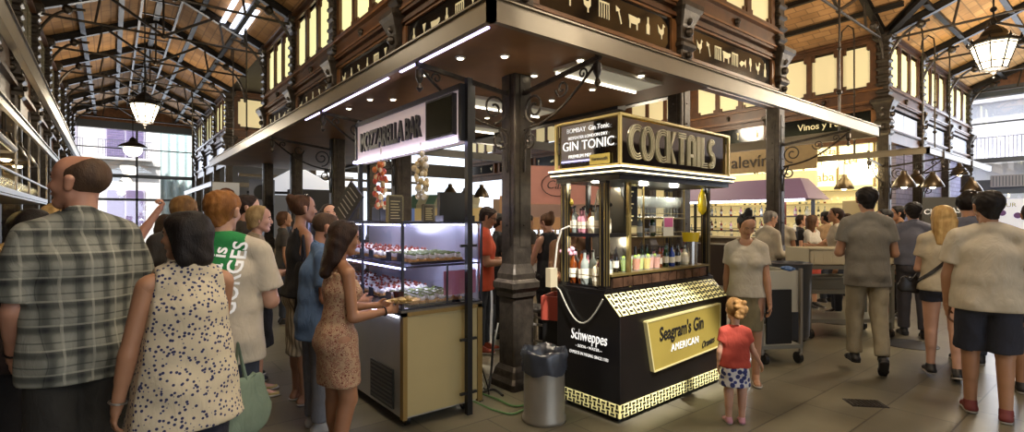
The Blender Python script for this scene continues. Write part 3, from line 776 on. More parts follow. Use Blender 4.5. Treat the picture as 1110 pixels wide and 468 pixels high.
m = MB(); m.lathe([(.45, 0), (.46, .03), (.35, .12), (.14, .22), (.08, .35), (.03, .4)], n=16); m.build('shade', IRON_D, t)
m = MB(); m.ball((0, 0, -.05), .3, 14, 8); m.build('globe', mat('globe', '#ffffff', .4, emit='#fff4dc', estr=3.5), t)
m = MB(); m.cyl((0, 0, .38), (0, 0, RZ - .1 - p.z), .015, n=5); m.build('rod', IRON_D, t)
def bell(p, label, group=None, s=1.0, top=2.86):
    t = thing('bell_pendant', label, 'pendant lamp', p, group=group); t.scale = (s, s, s)
    m = MB(); m.lathe([(.2, 0), (.205, .02), (.16, .12), (.1, .22), (.06, .26), (.05, .33), (.02, .34)], n=18); m.build('shade', mat('pendant_shade', '#4a3f30', .35, .7), t, smooth='auto')
    m = MB(); m.ball((0, 0, .04), .07); m.build('bulb', mat('bulb', '#ffffff', .4, emit='#ffe6b0', estr=14), t)
    m = MB(); m.cyl((0, 0, .33), (0, 0, (top - p[2]) / s), .008, n=5); m.build('cord', BLACK, t)
for px, py, d, l in ((915, 205, 11.6, 'bell pendant hanging before the lit bar, left of the gray shirt man'), (980, 203, 10.2, 'bell pendant at the block corner, left of three together'), (993, 200, 11.4, 'bell pendant second of the three by the block corner'), (1011, 203, 10.9, 'bell pendant third of the three by the block corner'), (1040, 190, 13.5, 'small bell pendant under the far fascia bar'), (1053, 208, 11.5, 'bell pendant just above the dark curly head')):
    bell(at(px, py, d), l)
for (px, py, d) in ((900, 176, 11.6), (942, 184, 11.4), (927, 185, 11.3), (880, 181, 12)):
    p = at(px, py, d); t = thing('globe_lamp', 'glowing milk glass globe lamp hanging inside the lit wine bar', 'pendant lamp', p, group='globe lamps of the wine bar')
    m = MB(); m.lathe([(.05, -.2), (.14, -.12), (.16, 0), (.1, .12), (.05, .17)], n=14); m.build('globe', mat('globe_w', '#ffffff', .4, emit='#ffe9b4', estr=9), t)
    m = MB(); m.cyl((0, 0, .17), (0, 0, 3.3 - p.z), .008, n=5); m.build('cord', BLACK, t)
# brackets of rods hanging from the roof (right)
for px, py0 in ((983, 40), (1013, 50), (1040, 62)):
    pass
m = MB()
for k, (x, y) in enumerate(((XR + .6, Y0 - .55), (XR + 1.6, Y0 - .55), (XR + 3.0, Y0 - .55), (XR - .6, Y0 + .4), (X2 + .9, Y0 - .6), (X0 - .6, YN - .7), (X0 - .6, YN + .9), (X0 - .9, Y2 + 1))):
    r = MB(); zt = 5.9; r.tube([(x, y, 2.96), (x, y, zt - .3), (x, y + .02, zt - .1), (x, y + .12, zt), (x, y + .24, zt - .1), (x, y + .26, zt - .3)], .016, 6)
    r.ball((x, y, 3.6), .045); r.ball((x, y, 4.3), .03)
    tag(r.build('hanger_rod', IRON), 'thin iron hanger rod with bent top holding the canopy fascia', 'rod', 'hanger rods of the canopies')
# floor fittings
p = gnd(938, 873.6 / 200 * FP / 560); t = thing('floor_grate', 'small rectangular drain grate set in the stone floor', 'grate', (p.x, p.y, 0), -TH - .15)
m = MB(); m.box(-.14, -.09, .0, .14, .09, .004); m.build('frame', IRON_D, t); m = MB()
for i in range(9): m.box(-.125 + i * .029, -.08, .004, -.113 + i * .029, .08, .008)
m.build('bars', IRON, t)
p = gnd(985, 858 / 136); tag(MB().lathe([(.3, 0), (.3, .006), (.26, .008)], (p.x, p.y, 0), 28).build('manhole_cover', IRON_D), 'round dark metal cover in the floor by the far walkers', 'manhole cover')
p = gnd(905, 858 / 112); tag(MB().lathe([(.22, 0), (.22, .006)], (p.x, p.y, 0), 24).build('manhole_cover', IRON_D), 'round metal floor cover close to the wheeled rack', 'manhole cover')
# ================================================================== small things
GOLD = mat('gold_trim', '#8f7d4c', .3, .7, noise=.1)
BLK = mat('kiosk_black', '#0d0b0b', .3, 0, noise=.2, nscale=3)
GPAN = mat('gold_panel', '#96843e', .45, .25, noise=.08, nscale=2)
CREAML = mat('cream_lit', '#e8dfa0', .5, emit='#e9dc92', estr=.3)
TXTW = mat('white_lettering', '#d8d8d6', .5, emit='#d8d8d6', estr=.25)
BOTG = {k: mat('bottle_' + k, c, .08, 0, spec=.8) for k, c in (('green', '#1d3b1c'), ('amber', '#6b3310'), ('clear', '#8c938c'), ('dark', '#151312'), ('red', '#7c1d18'), ('cream', '#d8cfae'), ('blue', '#1f3d8c'), ('pink', '#c88a96'))}
LABELM = mat('paper_label', '#d9d2bd', .7); CAPM = mat('bottle_cap', '#2a2320', .4); CAPG = mat('gold_cap', '#b08a2c', .3, .7)
LIQ = {k: mat('drink_' + k, c, .15, 0, emit=c, estr=.06) for k, c in (('green', '#8aa82c'), ('orange', '#b4601c'), ('yellow', '#c0a41e'), ('pink', '#c07c62'), ('lime', '#a3b038'), ('white', '#b8b094'))}
def bottle(kind='clear', h=.28, r=.036, label='glass bottle', cap=CAPM, lab=True):
    t = thing('bottle', label, 'bottle')
    m = MB(); m.lathe([(r * .9, 0), (r, .01), (r, h * .58), (r * .85, h * .66), (r * .36, h * .76), (r * .33, h * .94), (r * .4, h * .95)], n=10); m.build('body', BOTG[kind], t, smooth='auto')
    m = MB(); m.lathe([(r * .4, h * .93), (r * .4, h)], n=8); m.build('cap', cap, t)
    if lab: m = MB(); m.lathe([(r * 1.02, h * .18), (r * 1.02, h * .46)], n=10); m.build('label_band', LABELM, t)
    return t
def drop(o): 
    for c in list(o.children): drop(c)
    bpy.data.objects.remove(o)
def glass_thing(h=.11, r=.035, label='drinking glass', liq=None, stem=False, straw=False):
    t = thing('glass', label, 'glass')
    m = MB()
    if stem: m.lathe([(r * .8, 0), (r * .75, .004), (.004, .01), (.004, h * .45), (r * .7, h * .55), (r, h * .75), (r * .85, h)], n=10)
    else: m.lathe([(r * .75, 0), (r, h)], n=10)
    m.build('bowl', GLASSW, t, smooth='auto')
    if liq: m = MB(); m.lathe([(r * .7, .006), (r * .93, h * .8)], n=10); m.build('drink', LIQ[liq], t)
    if straw:
        m = MB(); m.cyl((0, 0, h * .5), (r * .7, r * .3, h * 1.5), .004, n=5); m.build('straw', BLACK, t)
        m = MB(); m.ball((-r * .4, 0, h * .92), r * .42, 7, 5); m.build('garnish', mat('lime', '#8fae2e', .5), t)
    return t
GLASSW = mat('glassware', '#dfe6e2', .06, 0, spec=.9, alpha=None)
GLASSW.node_tree.nodes['Principled BSDF'].inputs['Alpha'].default_value = .2

# ================================================================== cocktail kiosk
KR = math.radians(2.1); K = gnd(672, 3.83)
kio = thing('cocktail_kiosk', 'black and gold gin cocktail kiosk with glowing sign box and lit shelves', 'kiosk', K, KR)
KL, KW = 1.66, .66
def kw(x, y, z):   # kiosk point -> world
    return K + Matrix.Rotation(KR, 3, 'Z') @ Vector((x, y, z))
m = MB(); pr = [(0, .05), (0, .82), (.15, .97), (KW, .97), (KW, .05)]
m.prism(pr, lambda y, z, t: (t, y, z), 0, KL); body = m.build('counter_body', BLK, kio, bevel=.004)
m = MB()
for x in (.08, KL - .08):
    for y in (.08, KW - .08): m.lathe([(.03, 0), (.03, .05)], (x, y, 0), 8)
m.build('feet', BLACK, kio)
# woven light bands
def weave(name, org, ux, uz, nx, nz, s, base_w, base_h):
    o = Vector(org); ux = Vector(ux).normalized(); uz = Vector(uz).normalized(); n = ux.cross(uz)
    b = MB(); b.add([o - n * .0 + ux * a + uz * c + n * t for t in (-.001, .004) for a, c in ((0, 0), (base_w, 0), (base_w, base_h), (0, base_h))], [(0, 1, 2, 3), (7, 6, 5, 4), (0, 4, 5, 1), (1, 5, 6, 2), (2, 6, 7, 3), (3, 7, 4, 0)])
    bo = b.build(name, CREAML, kio); w = MB(); R = Matrix((ux, uz, n)).transposed()
    for i in range(nx):
        for j in range(nz):
            c = o + ux * ((i + .5) * base_w / nx) + uz * ((j + .5) * base_h / nz) + n * .006
            sz = (base_w / nx * .8, base_h / nz * .4, .006) if (i + j) % 2 else (base_w / nx * .36, base_h / nz * .98, .006)
            w.cbox(c, sz, R)
    w.build('weave_pattern', BLK, bo)
weave('woven_band', (0, 0, .82), (1, 0, 0), (0, .15, .15), 36, 4, .03, KL, .21)
weave('woven_band', (0, -.001, .05), (1, 0, 0), (0, 0, 1), 36, 3, .03, KL, .1)
weave('woven_band', (-.001, KW, .05), (0, -1, 0), (0, 0, 1), 15, 3, .03, KW, .1)
# lettering on the short side (faces -x)
m = MB(); text_on(m, 'Schweppes', (-.004, .31, .575), (0, -1, 0), (0, 0, 1), .125, sx=.68, shear=.12, extrude=.002, bold=.002); m.build('schweppes_lettering', TXTW, kio)
m = MB(); text_on(m, '\u2013 SODA \u2022 WATER \u2013', (-.004, .31, .515), (0, -1, 0), (0, 0, 1), .032, extrude=.001); text_on(m, 'EXPERTS IN MIXING SINCE 1783', (-.004, .31, .455), (0, -1, 0), (0, 0, 1), .034, sx=.84, extrude=.001); m.build('small_lettering', TXTW, kio)
# gold advertising panel on the front, faces -y
P_ = [(.40, .335), (1.46, .37), (1.47, .765), (.30, .745)]
m = MB(); m.prism(P_, lambda x, z, t: (x, t, z), -.03, -.004); gp = m.build('gold_panel', GPAN, kio)
m = MB(); rim = P_ + [P_[0]]
for a, b in zip(rim[:-1], rim[1:]): m.bar((a[0], -.017, a[1]), (b[0], -.017, b[1]), .012, .036, (0, 1, 0))
m.build('panel_rim', mat('pale_gold', '#cfc38a', .4, .3), gp)
m = MB(); text_on(m, "Seagram's Gin", (.82, -.034, .575), (1, 0, .02), (0, 0, 1), .16, sx=.76, extrude=.002, bold=.014); m.build('seagrams_lettering', mat('ink', '#0c0a08', .6), gp)
m = MB(); text_on(m, 'AMERICAN', (.86, -.034, .46), (1, 0, .02), (0, 0, 1), .085, sx=.95, extrude=.002, spacing=1.12); m.build('american_lettering', TXTW, gp)
m = MB(); text_on(m, 'Orantes', (1.24, -.036, .415), (1, 0, .12), (0, 0, 1), .085, sx=.8, shear=.35, extrude=.002); m.build('script_lettering', MATS['ink'], gp)
# corner posts with gold lines
for x, y in ((.03, .16), (KL - .07, .16), (.03, KW - .08), (KL - .07, KW - .08)):
    m = MB(); m.box(x, y, .97, x + .05, y + .07, 1.93); m.box(x - .01, y - .01, .97, x + .06, y + .08, 1.01); m.box(x - .01, y - .01, 1.86, x + .06, y + .08, 1.93)
    po = m.build('corner_post', BLK, kio); g = MB()
    for yy in (y - .003, y + .073):
        for dx in (.008, .037): g.box(x + dx, yy - .001, 1.03, x + dx + .006, yy + .003, 1.84)
    for dy in (.01, .052): g.box(x - .004, y + dy, 1.03, x, y + dy + .006, 1.84)
    g.build('gold_lines', GOLD, po)
m = MB(); m.box(.33, .16, .97, .36, .19, 1.93); m.build('window_post', GOLD, kio)
# sill, tile band
m = MB(); m.box(.0, .14, .97, KL, KW, 1.0); m.build('counter_top', BLK, kio)
m = MB(); m.box(.1, .165, 1.0, KL - .07, .19, 1.1); tb = m.build('tile_band', mat('band_metal', '#2c211a', .25, .3), kio)
m = MB(); cols = 11
for i in range(cols): m.box(.12 + i * .132, .158, 1.01, .12 + i * .132 + .12, .166, 1.085)
m.build('tiles', mat('mirror_tiles', '#5d4434', .18, .5, noise=.5, nscale=9), tb)
m = MB(); m.box(.09, .15, 1.1, KL - .06, .3, 1.118); m.build('bar_ledge', GOLD, kio)
# left end shelf, back pieces
m = MB(); m.box(.06, .2, 1.41, .34, KW - .03, 1.44); m.box(.06, .2, 1.0, .36, KW - .02, 1.015); m.build('shelf', BLK, kio)
m = MB(); m.bar((.05, .2, 1.5), (.05, KW - .05, 1.5), .006, .006); m.bar((.05, .2, 1.1), (.05, KW - .05, 1.1), .006, .006); m.build('shelf_rail', GOLD, kio)
m = MB(); m.prism([(.2, .97), (KW - .08, .97), (KW - .08, 1.6), (.52, 1.82), (.28, 1.82), (.2, 1.6)], lambda y, z, t: (t, y, z), .36, .37)
mir = m.build('curved_panel', mat('silver_panel', '#6f6a60', .25, .6), kio); m = MB(); m.lathe([(.02, 0), (.03, .005)], n=10)
m = MB()
for k in range(3): m.ball((.357, .40 + (k - 1) * .025, 1.68 + (k % 2) * .03), .018, 8, 5)
m.build('emblem', BLK, mir)
# back wall posts and gold shelves at the right end
m = MB(); m.box(.7, KW - .05, 1.0, .86, KW - .02, 1.93); m.box(.36, KW - .03, 1.0, .4, KW, 1.93); m.build('back_post', BLK, kio)
for z in (1.38, 1.56): 
    m = MB(); m.box(.9, .42, z, KL - .05, KW - .03, z + .008)
    for y in (.42, KW - .03): m.bar((.9, y, z + .004), (KL - .05, y, z + .004), .012, .014)
    m.bar((.9, .42, z + .05), (KL - .05, .42, z + .05), .006, .006)
    m.build('gold_shelf', GOLD, kio)
m = MB()
for x, y in ((.9, .42), (KL - .06, .42), (.9, KW - .03)): m.bar((x, y, 1.0), (x, y, 1.9), .012, .012)
m.build('shelf_frame', GOLD, kio)
# roof ledge, glowing line, sign box
m = MB(); m.box(-.03, -.03, 1.9, KL + .06, KW + .04, 1.935); m.box(-.045, -.045, 1.935, KL + .075, KW + .055, 1.95); m.box(0, .0, 1.86, KL + .03, KW + .01, 1.9); m.build('ledge', BLK, kio)
m = MB(); m.box(-.05, -.05, 1.95, KL + .08, KW + .06, 1.962); m.box(-.038, -.038, 1.915, KL + .068, KW + .048, 1.925); m.build('glow_line', mat('warm_line', '#fff', .5) if 0 else mat('warm_line', '#fff6dc', .5, emit='#fff0c0', estr=2.6), kio)
SG = glassmat('bronze_glass', '#8a7434', .72, .05)
Z0, Z1 = 1.965, 2.365
m = MB(); m.box(.02, .02, Z0, KL + .01, KW - .01, Z1); 
core = MB(); core.box(.05, .05, Z0, KL - .02, KW - .04, Z1 - .02); core.build('sign_core', mat('bronze_core', '#3a3014', .12, .45, noise=.5, nscale=3.5), kio)
m.build('sign_glass', SG, kio)
m = MB(); e = .018
for z in (Z0, Z1 - e):
    m.box(-.01, -.01, z, KL + .04, .012, z + e); m.box(-.01, KW, z, KL + .04, KW + .02, z + e); m.box(-.01, 0, z, .012, KW, z + e); m.box(KL + .02, 0, z, KL + .04, KW, z + e)
for x in (-.01, KL + .02):
    for y in (-.01, KW): m.box(x, y, Z0, x + .022, y + .022, Z1)
m.build('sign_frame', mat('gold_lit', '#9c8954', .35, .5, emit='#b59a58', estr=.12), kio)
TL = mat('bronze_letters', '#8d8163', .3, .5, emit='#a89a72', estr=.22)
# COCKTAILS in triple-line strokes
LT = MB(); zb, LH = 2.03, .27
def strip(pts, w=.0085):
    for a, b in zip(pts[:-1], pts[1:]): LT.bar((a[0], .012, a[1]), (b[0], .012, b[1]), .01, w, (-(b[1] - a[1]), 0, b[0] - a[0]))
def arc(cx, cz, rx, rz, a0, a1, n=18): return [(cx + rx * math.cos(math.radians(a0 + (a1 - a0) * i / n)), cz + rz * math.sin(math.radians(a0 + (a1 - a0) * i / n))) for i in range(n + 1)]
x = .13
for ch in 'COCKTAILS':
    for q in range(3):
        o = q * .019; w = .15; zc = zb + LH / 2
        if ch == 'C': strip(arc(x + .11, zc, .11 - o, LH / 2 - o, 65, 295))
        if ch == 'O': strip(arc(x + .085, zc, .085 - o, LH / 2 - o, 0, 360, 26))
        if ch == 'K': strip([(x + o, zb), (x + o, zb + LH)]); strip([(x + .06, zc), (x + .1 + o * .9, zb + LH)]); strip([(x + .06, zc), (x + .1 + o * .9, zb)])
        if ch == 'T': strip([(x, zb + LH - o), (x + .12, zb + LH - o)]); strip([(x + .04 + o, zb), (x + .04 + o, zb + LH - .04)])
        if ch == 'A': strip([(x + o, zb)] + arc(x + .065, zb + LH - .07, .065 - o, .07 - o, 180, 0, 12) + [(x + .13 - o, zb)]); strip([(x + .04, zb + .08 + o * .5), (x + .09, zb + .08 + o * .5)])
        if ch == 'I': strip([(x + o, zb), (x + o, zb + LH)])
        if ch == 'L': strip([(x + o, zb + LH), (x + o, zb + o), (x + .1, zb + o)])
        if ch == 'S': strip(arc(x + .06, zb + LH * .72, .055 - o, LH * .27 - o, 30, 265, 14) + arc(x + .06, zb + LH * .28, .055 - o, LH * .27 - o, 85, -150, 14))
    x += {'C': .165, 'O': .19, 'K': .175, 'T': .15, 'A': .165, 'I': .07, 'L': .125, 'S': .12}[ch]
LT.build('cocktails_lettering', TL, kio)
m = MB(); text_on(m, 'GIN TONIC', (.005, KW / 2, 2.125), (0, -1, 0), (0, 0, 1), .105, sx=1.0, extrude=.002, bold=.006)
text_on(m, 'BOMBAY  Gin Tonic', (.005, KW / 2, 2.27), (0, -1, 0), (0, 0, 1), .055, sx=.95, extrude=.002); text_on(m, 'BEEFEATER LONDON DRY', (.005, KW / 2, 2.215), (0, -1, 0), (0, 0, 1), .035, sx=1.0, extrude=.002)
text_on(m, 'PREMIUM MIX', (.005, KW / 2 + .08, 2.06), (0, -1, 0), (0, 0, 1), .04, extrude=.002); m.build('gin_tonic_lettering', TXTW, kio)
m = MB(); m.box(.0, .1, 1.99, .006, .3, 2.07); pl = m.build('yellow_plate', GPAN, kio); m = MB(); text_on(m, 'Vermouth', (-.002, .2, 2.02), (0, -1, 0), (0, 0, 1), .04, extrude=.001); m.build('plate_lettering', MATS['ink'], pl)
# menu board inside the window, hanging bell
t = thing('menu_board', 'black menu board with gold lines hanging in the kiosk window', 'menu', kw(.33, .21, 1.5), KR)
m = MB(); m.box(-.01, -.01, 0, .17, .0, .38); m.build('board', mat('board_black', '#14110a', .3), t); m = MB(); text_on(m, 'COCKTAILS', (.08, -.014, .335), (1, 0, 0), (0, 0, 1), .028, extrude=.001, bold=.01)
for i in range(8): m.box(.01 + (i % 2) * .01, -.014, .28 - i * .034, .11 - (i % 3) * .02, -.011, .292 - i * .034)
m.build('gold_lettering', mat('gold_text', '#d8c98c', .5, emit='#d8c98c', estr=.4), t)
# bottles, glasses and drinks on the kiosk
rng = random.Random(3)
def put(proto, x, y, z, lab, group, s=1.0): return dup(proto, kw(x, y, z + .0015), rng.uniform(0, 6), lab, group, s)
pb = [bottle(k, h, r) for k, h, r in (('clear', .27, .034), ('amber', .26, .033), ('green', .28, .034), ('cream', .22, .05), ('pink', .24, .036), ('dark', .27, .033), ('blue', .25, .036), ('red', .26, .032))]
g1 = 'bottles on the upper end shelf of the kiosk'; i = 0
for y, k in ((.585, 1), (.52, 7), (.48, 4), (.43, 2), (.38, 1), (.62, 7), (.55, 0), (.5, 0), (.45, 4), (.40, 0), (.35, 3), (.27, 3), (.3, 0)):
    put(pb[k], .1 + (i % 2) * .07, y, 1.44, 'spirit bottle on the upper shelf behind the gin tonic end of the kiosk', g1, .85); i += 1
g2 = 'bottles on the lower end shelf of the kiosk'; i = 0
for y, k in ((.57, 1), (.5, 7), (.38, 2), (.27, 1), (.6, 0), (.53, 4), (.47, 1), (.41, 0), (.35, 3), (.29, 3), (.25, 0), (.56, 6), (.44, 0), (.32, 0)):
    put(pb[k], .1 + (i % 3) * .07, y, 1.015, 'spirit bottle on the lower shelf over the Schweppes panel', g2, 1.05); i += 1
o = MB(); o.ball((0, 0, 0), .035, 12, 8); o = o.build('lemon', mat('lemon', '#d0b23c', .5), None, smooth=True); o.location = kw(.09, .6, 1.70); tag(o, 'yellow lemon on top of the left bottle in the kiosk end', 'lemon')
t = thing('flower_bunch', 'small bunch of pink flowers in a bottle at the kiosk end', 'flowers', kw(.07, .6, 1.26))
m = MB()
for k in range(16): m.ball((rng.uniform(-.05, .05), rng.uniform(-.05, .05), rng.uniform(0, .05)), .022, 7, 5)
m.build('petals', mat('petals', '#c99aa6', .7), t); m = MB(); m.cyl((0, 0, -.12), (0, 0, .0), .008); m.build('stalk', mat('stalk', '#4c6b2c', .7), t)
dr = [glass_thing(.12, .038, 'x', k, straw=True) for k in ('green', 'orange', 'yellow', 'pink', 'lime')]
for j, (x, k) in enumerate(((.36, 0), (.44, 0), (.52, 1), (.60, 4), (.67, 2), (.75, 3), (.82, 3))):
    names = ['bright green cocktail at left end of the kiosk ledge', 'second bright green cocktail from the menu board', 'orange cocktail with lime on kiosk ledge', 'pale lime cocktail right of the orange one', 'yellow cocktail in the middle of the kiosk ledge', 'pink cocktail on the kiosk ledge beside the yellow one', 'last pink cocktail before the brown bottles on kiosk ledge']
    dup(dr[k], kw(x, .23 + .02 * (j % 2), 1.118), rng.uniform(0, 6), names[j], None, 1.05)
for x_ in [.3 + .085 * q_ for q_ in range(15)]: put(pb[rng.choice((0, 1, 5, 2, 4, 7, 3))], x_, .36 + rng.uniform(0, .03), 1.0, 'bottle standing at the back of the kiosk counter behind the drinks', 'bottles behind the kiosk drinks', 1.15)
for j, (x, k) in enumerate(((.27, 5), (.31, 5), (.9, 1), (.95, 1), (1.0, 2), (1.05, 2), (1.1, 6), (1.16, 0), (1.2, 5), (1.26, 0), (1.32, 3), (1.38, 0))):
    put(pb[k], x, .25 + .03 * (j % 2), 1.118, 'small bottle standing on the serving ledge of the kiosk', 'bottles on the kiosk serving ledge', .75)
gl = glass_thing(.15, .04, 'x', None, stem=True); tumb = glass_thing(.1, .036, 'x')
for j in range(24): put(gl, .93 + (j % 12) * .055, .46 + .09 * (j // 12), 1.568, 'clear stemmed glass on the top gold shelf of the kiosk', 'glasses on the top gold shelf', 1.35)
for j in range(9): put(pb[(0, 5, 0, 2, 0, 4, 1, 0, 3)[j]] if j % 3 == 0 else tumb, .95 + j * .07, .5, 1.388, 'glassware on the middle gold shelf of the kiosk', 'things on the middle gold shelf', .8)
for j in range(8): put(tumb, .95 + j * .07, .5, 1.0, 'tumbler at the back of the kiosk counter under shelves', 'tumblers at the back of the kiosk')
t = thing('price_card', 'white and magenta card standing on middle kiosk shelf', 'card', kw(1.2, .40, 1.39), KR)
m = MB(); m.box(0, 0, 0, .17, .006, .19); m.build('card', LABELM, t); m = MB(); m.box(.012, -.002, .09, .158, 0, .178); m.build('magenta_block', mat('magenta', '#b8447c', .6), t)
t = thing('juice_shaker', 'steel ice bucket with yellow juice tub on kiosk ledge', 'bucket', kw(1.45, .26, 1.118))
m = MB(); m.lathe([(.062, 0), (.07, .22)], n=18); m.build('bucket', CHROME, t, smooth='auto'); m = MB(); m.lathe([(.072, .22), (.085, .3), (.088, .31)], n=18); m.build('yellow_tub', LIQ['yellow'], t, smooth='auto')
t = thing('yellow_pouch', 'yellow lemon net hanging at right end of the kiosk', 'lemon net', kw(1.56, .2, 1.6)); m = MB(); m.lathe([(.01, 0), (.04, .04), (.045, .12), (.03, .2), (.008, .25), (.008, .3)], n=10); m.build('net', LIQ['yellow'], t, smooth=True)
for q in pb + dr + [gl, tumb]: q['_proto'] = 1
# outlet box, cable loop at the kiosk end
t = thing('outlet_box', 'pale socket box fixed on left end of the kiosk', 'socket', kw(-.03, .66, .98)); m = MB(); m.box(-.05, 0, 0, .03, .06, .16); m.build('box', mat('pale_box', '#a89c80', .6), t)
m = MB(); pts = [kw(-.02, .62, 1.08)] + [kw(-.025, .62 - .02 * k, 1.08 + .35 * math.sin(k / 5 * PI / 2)) for k in range(1, 6)]
m.tube([kw(-.03, .66, 1.14), kw(-.04, .62, 1.35), kw(-.04, .57, 1.47), kw(-.02, .5, 1.5)], .008, 6); tag(m.build('power_cable', WHITE), 'white cable rising from the socket box into the kiosk shelf', 'cable')
m = MB(); m.tube([kw(-.03, .64, .98)] + [kw(-.03, .6 - .46 * k / 12, .96 - .24 * math.sin(PI * k / 12 * .97)) for k in range(13)], .007, 6); tag(m.build('power_cable', mat('cable_grey', '#8d8a7c', .5)), 'pale cable sagging across the black panel above the Schweppes lettering', 'cable')

# ================================================================== mozzarella bar
S = Vector((1.68, 3.42, 0)); SW, SLn = .70, 2.25
CREAM = mat('cream_panel', '#a59669', .45, noise=.06, nscale=2); BRSH = mat('brushed_white', '#a9a79c', .32, .35, noise=.08, nscale=2)
st = thing('display_counter', 'wheeled mozzarella counter with lit glass display case', 'food counter', S)
m = MB(); m.box(.01, .01, .08, SW - .01, SLn, .86); m.build('body', BRSH, st)
m = MB(); m.box(.02, -.012, .1, SW - .04, .012, .85); m.build('end_panel', CREAM, st)
m = MB(); m.box(-.005, -.02, .08, .03, .03, .87); m.box(SW - .045, -.02, .08, SW, .03, .87); m.box(-.005, -.02, .84, SW, .02, .87); m.build('wood_edge', mat('edge_wood', '#7c6430', .5), st)
m = MB(); m.box(-.012, .14, .12, -.0, .56, .42); v = m.build('vent_panel', mat('vent_dark', '#23241f', .5), st); m = MB()
for i in range(9): m.bar((-.014, .15, .145 + i * .032), (-.014, .55, .145 + i * .032), .006, .012)
m.build('vent_slats', mat('vent_slat', '#4d4c44', .4, .3), v)
m = MB(); m.box(-.02, .02, .845, 0, SLn, .87); m.build('front_rail', BLACK, st)
m = MB(); m.box(-.016, .05, .826, -.006, SLn - .05, .838); m.build('front_light', mat('led_front', '#ffffff', .5, emit='#dfe0ff', estr=7), st)
for x, y in ((.08, .1), (SW - .1, .1), (.08, SLn - .1), (SW - .1, SLn - .1)):
    w = MB(); w.bar((x, y, .04), (x, y, .085), .03, .03); w.cyl((x - .018, y, .04), (x + .018, y, .04), .04, n=14); wo = w.build('caster', BLACK, st); h = MB(); h.cyl((x - .021, y, .04), (x + .021, y, .04), .018, n=10); h.build('hub', CHROME, wo)
m = MB(); m.box(-.02, -.02, .87, SW, SLn, .885); m.build('case_floor', STEEL, st)
ZC = 1.53; fr = MB()
for x, y in ((0, 0), (SW, 0), (0, .75), (0, 1.5), (0, SLn), (SW, SLn)): fr.bar((x, y, .88), (x, y, ZC), .018, .018, (1, 0, 0))
for z in (.89, ZC):
    fr.bar((0, 0, z), (SW, 0, z), .02, .018); fr.bar((0, 0, z), (0, SLn, z), .02, .018); fr.bar((SW, 0, z), (SW, SLn, z), .02, .018); fr.bar((0, SLn, z), (SW, SLn, z), .02, .018)
fr.bar((.38, 0, .88), (.38, 0, 1.2), .012, .012, (1, 0, 0))
fr.build('case_frame', mat('frame_alloy', '#3c3d44', .3, .6), st)
CG = glassmat('case_glass', '#f4f6ff', .93, .02)
m = MB(); m.box(0, .0, .885, SW, .004, ZC); m.box(-.0, 0, .885, .004, SLn, ZC); m.box(0, 0, ZC, SW, SLn, ZC + .006); m.build('case_glass', CG, st)
m = MB(); m.box(.04, .02, 1.2, SW - .03, SLn - .02, 1.208); m.build('glass_shelf', CG, st)
m = MB(); m.bar((.03, .02, 1.2), (.03, SLn, 1.2), .015, .015); m.bar((.03, .02, 1.2), (SW, .02, 1.2), .015, .015); m.build('shelf_edge', mat('frame_alloy', '#3c3d44', .3, .6), st)
for x, z, nm in ((.03, ZC - .015, 'case_light'), (.03, 1.188, 'case_light'), (SW - .03, ZC - .015, 'case_light')):
    m = MB(); m.box(x - .008, .03, z - .008, x + .008, SLn - .03, z + .002); m.build(nm, mat('led_case', '#ffffff', .5, emit='#d5d4ff', estr=9), st)
m = MB(); m.box(SW - .02, .02, .9, SW - .01, SLn, ZC - .02); m.build('back_doors', mat('case_back', '#b5b4bd', .25, .4), st)
m = MB(); m.box(.36, .018, .96, .66, .022, 1.15); m.build('red_label', mat('red_film', '#b7707e', .5), st)
# canapes on trays
canape = thing('canape', 'x', 'canape')
m = MB(); m.lathe([(.024, 0), (.026, .01), (.024, .016)], n=9); m.build('toast', mat('toast', '#b98a4a', .8), canape)
m = MB(); m.ball((0, 0, .028), .019, 8, 5, (1, 1, .8)); m.ball((.012, .01, .024), .01, 6, 4); m.build('cheese', mat('cheese', '#e8e4d8', .5), canape)
m = MB(); m.ball((-.006, .006, .045), .009, 6, 4); m.build('topping', mat('topping_red', '#8d3a22', .5), canape)
canape2 = thing('canape', 'x', 'canape')
m = MB(); m.lathe([(.024, 0), (.026, .01), (.024, .016)], n=9); m.build('toast', MATS['toast'], canape2)
m = MB(); m.ball((0, 0, .028), .02, 8, 5, (1, 1, .8)); m.build('cheese', MATS['cheese'], canape2)
m = MB(); m.ball((.0, .0, .04), .015, 6, 4, (1.4, 1, .5)); m.build('topping', mat('topping_green', '#6c7c3a', .6), canape2)
TRAYL = ['upper shelf tray nearest the corner, with green topped canapes', 'second tray on the upper shelf of the display case', 'third tray on the upper shelf of the case', 'last tray on the upper shelf of the case', 'lower tray nearest the corner of the display case', 'second lower tray of the display case', 'third lower tray of the display case', 'last lower tray of the display case']
for i in range(8):
    z = 1.21 if i < 4 else .89; y0 = .06 + (i % 4) * .55; tr = thing('food_tray', TRAYL[i], 'tray', S + Vector((.1, y0, z)))
    m = MB(); m.box(0, 0, 0, .5, .46, .012); m.box(-.01, -.01, .008, .51, 0, .02); m.box(-.01, .46, .008, .51, .47, .02); m.build('tray', mat('dark_tray', '#24242c', .3, .4), tr)
    for q in range(2):
        c = MB(); c.box(-.035, .08 + q * .2, .02, -.03, .17 + q * .2, .085); c.build('price_clip', mat('clip_slate', '#2c3038', .5), tr)
    n1, n2 = 6, 6
    for a in range(n1):
        for b in range(n2):
            pr_ = canape2 if i in (0, 4) else canape
            dup(pr_, S + Vector((.14 + a * .08 + rng.uniform(-.008, .008), y0 + .04 + b * .075 + rng.uniform(-.008, .008), z + .0135)), rng.uniform(0, 6),
                'green topped mozzarella canape on tray nearest the case corner' if i in (0, 4) else 'mozzarella canape with red topping in the glass display case', 'green topped canapes in the case' if i in (0, 4) else 'red topped canapes in the case', 1.5)
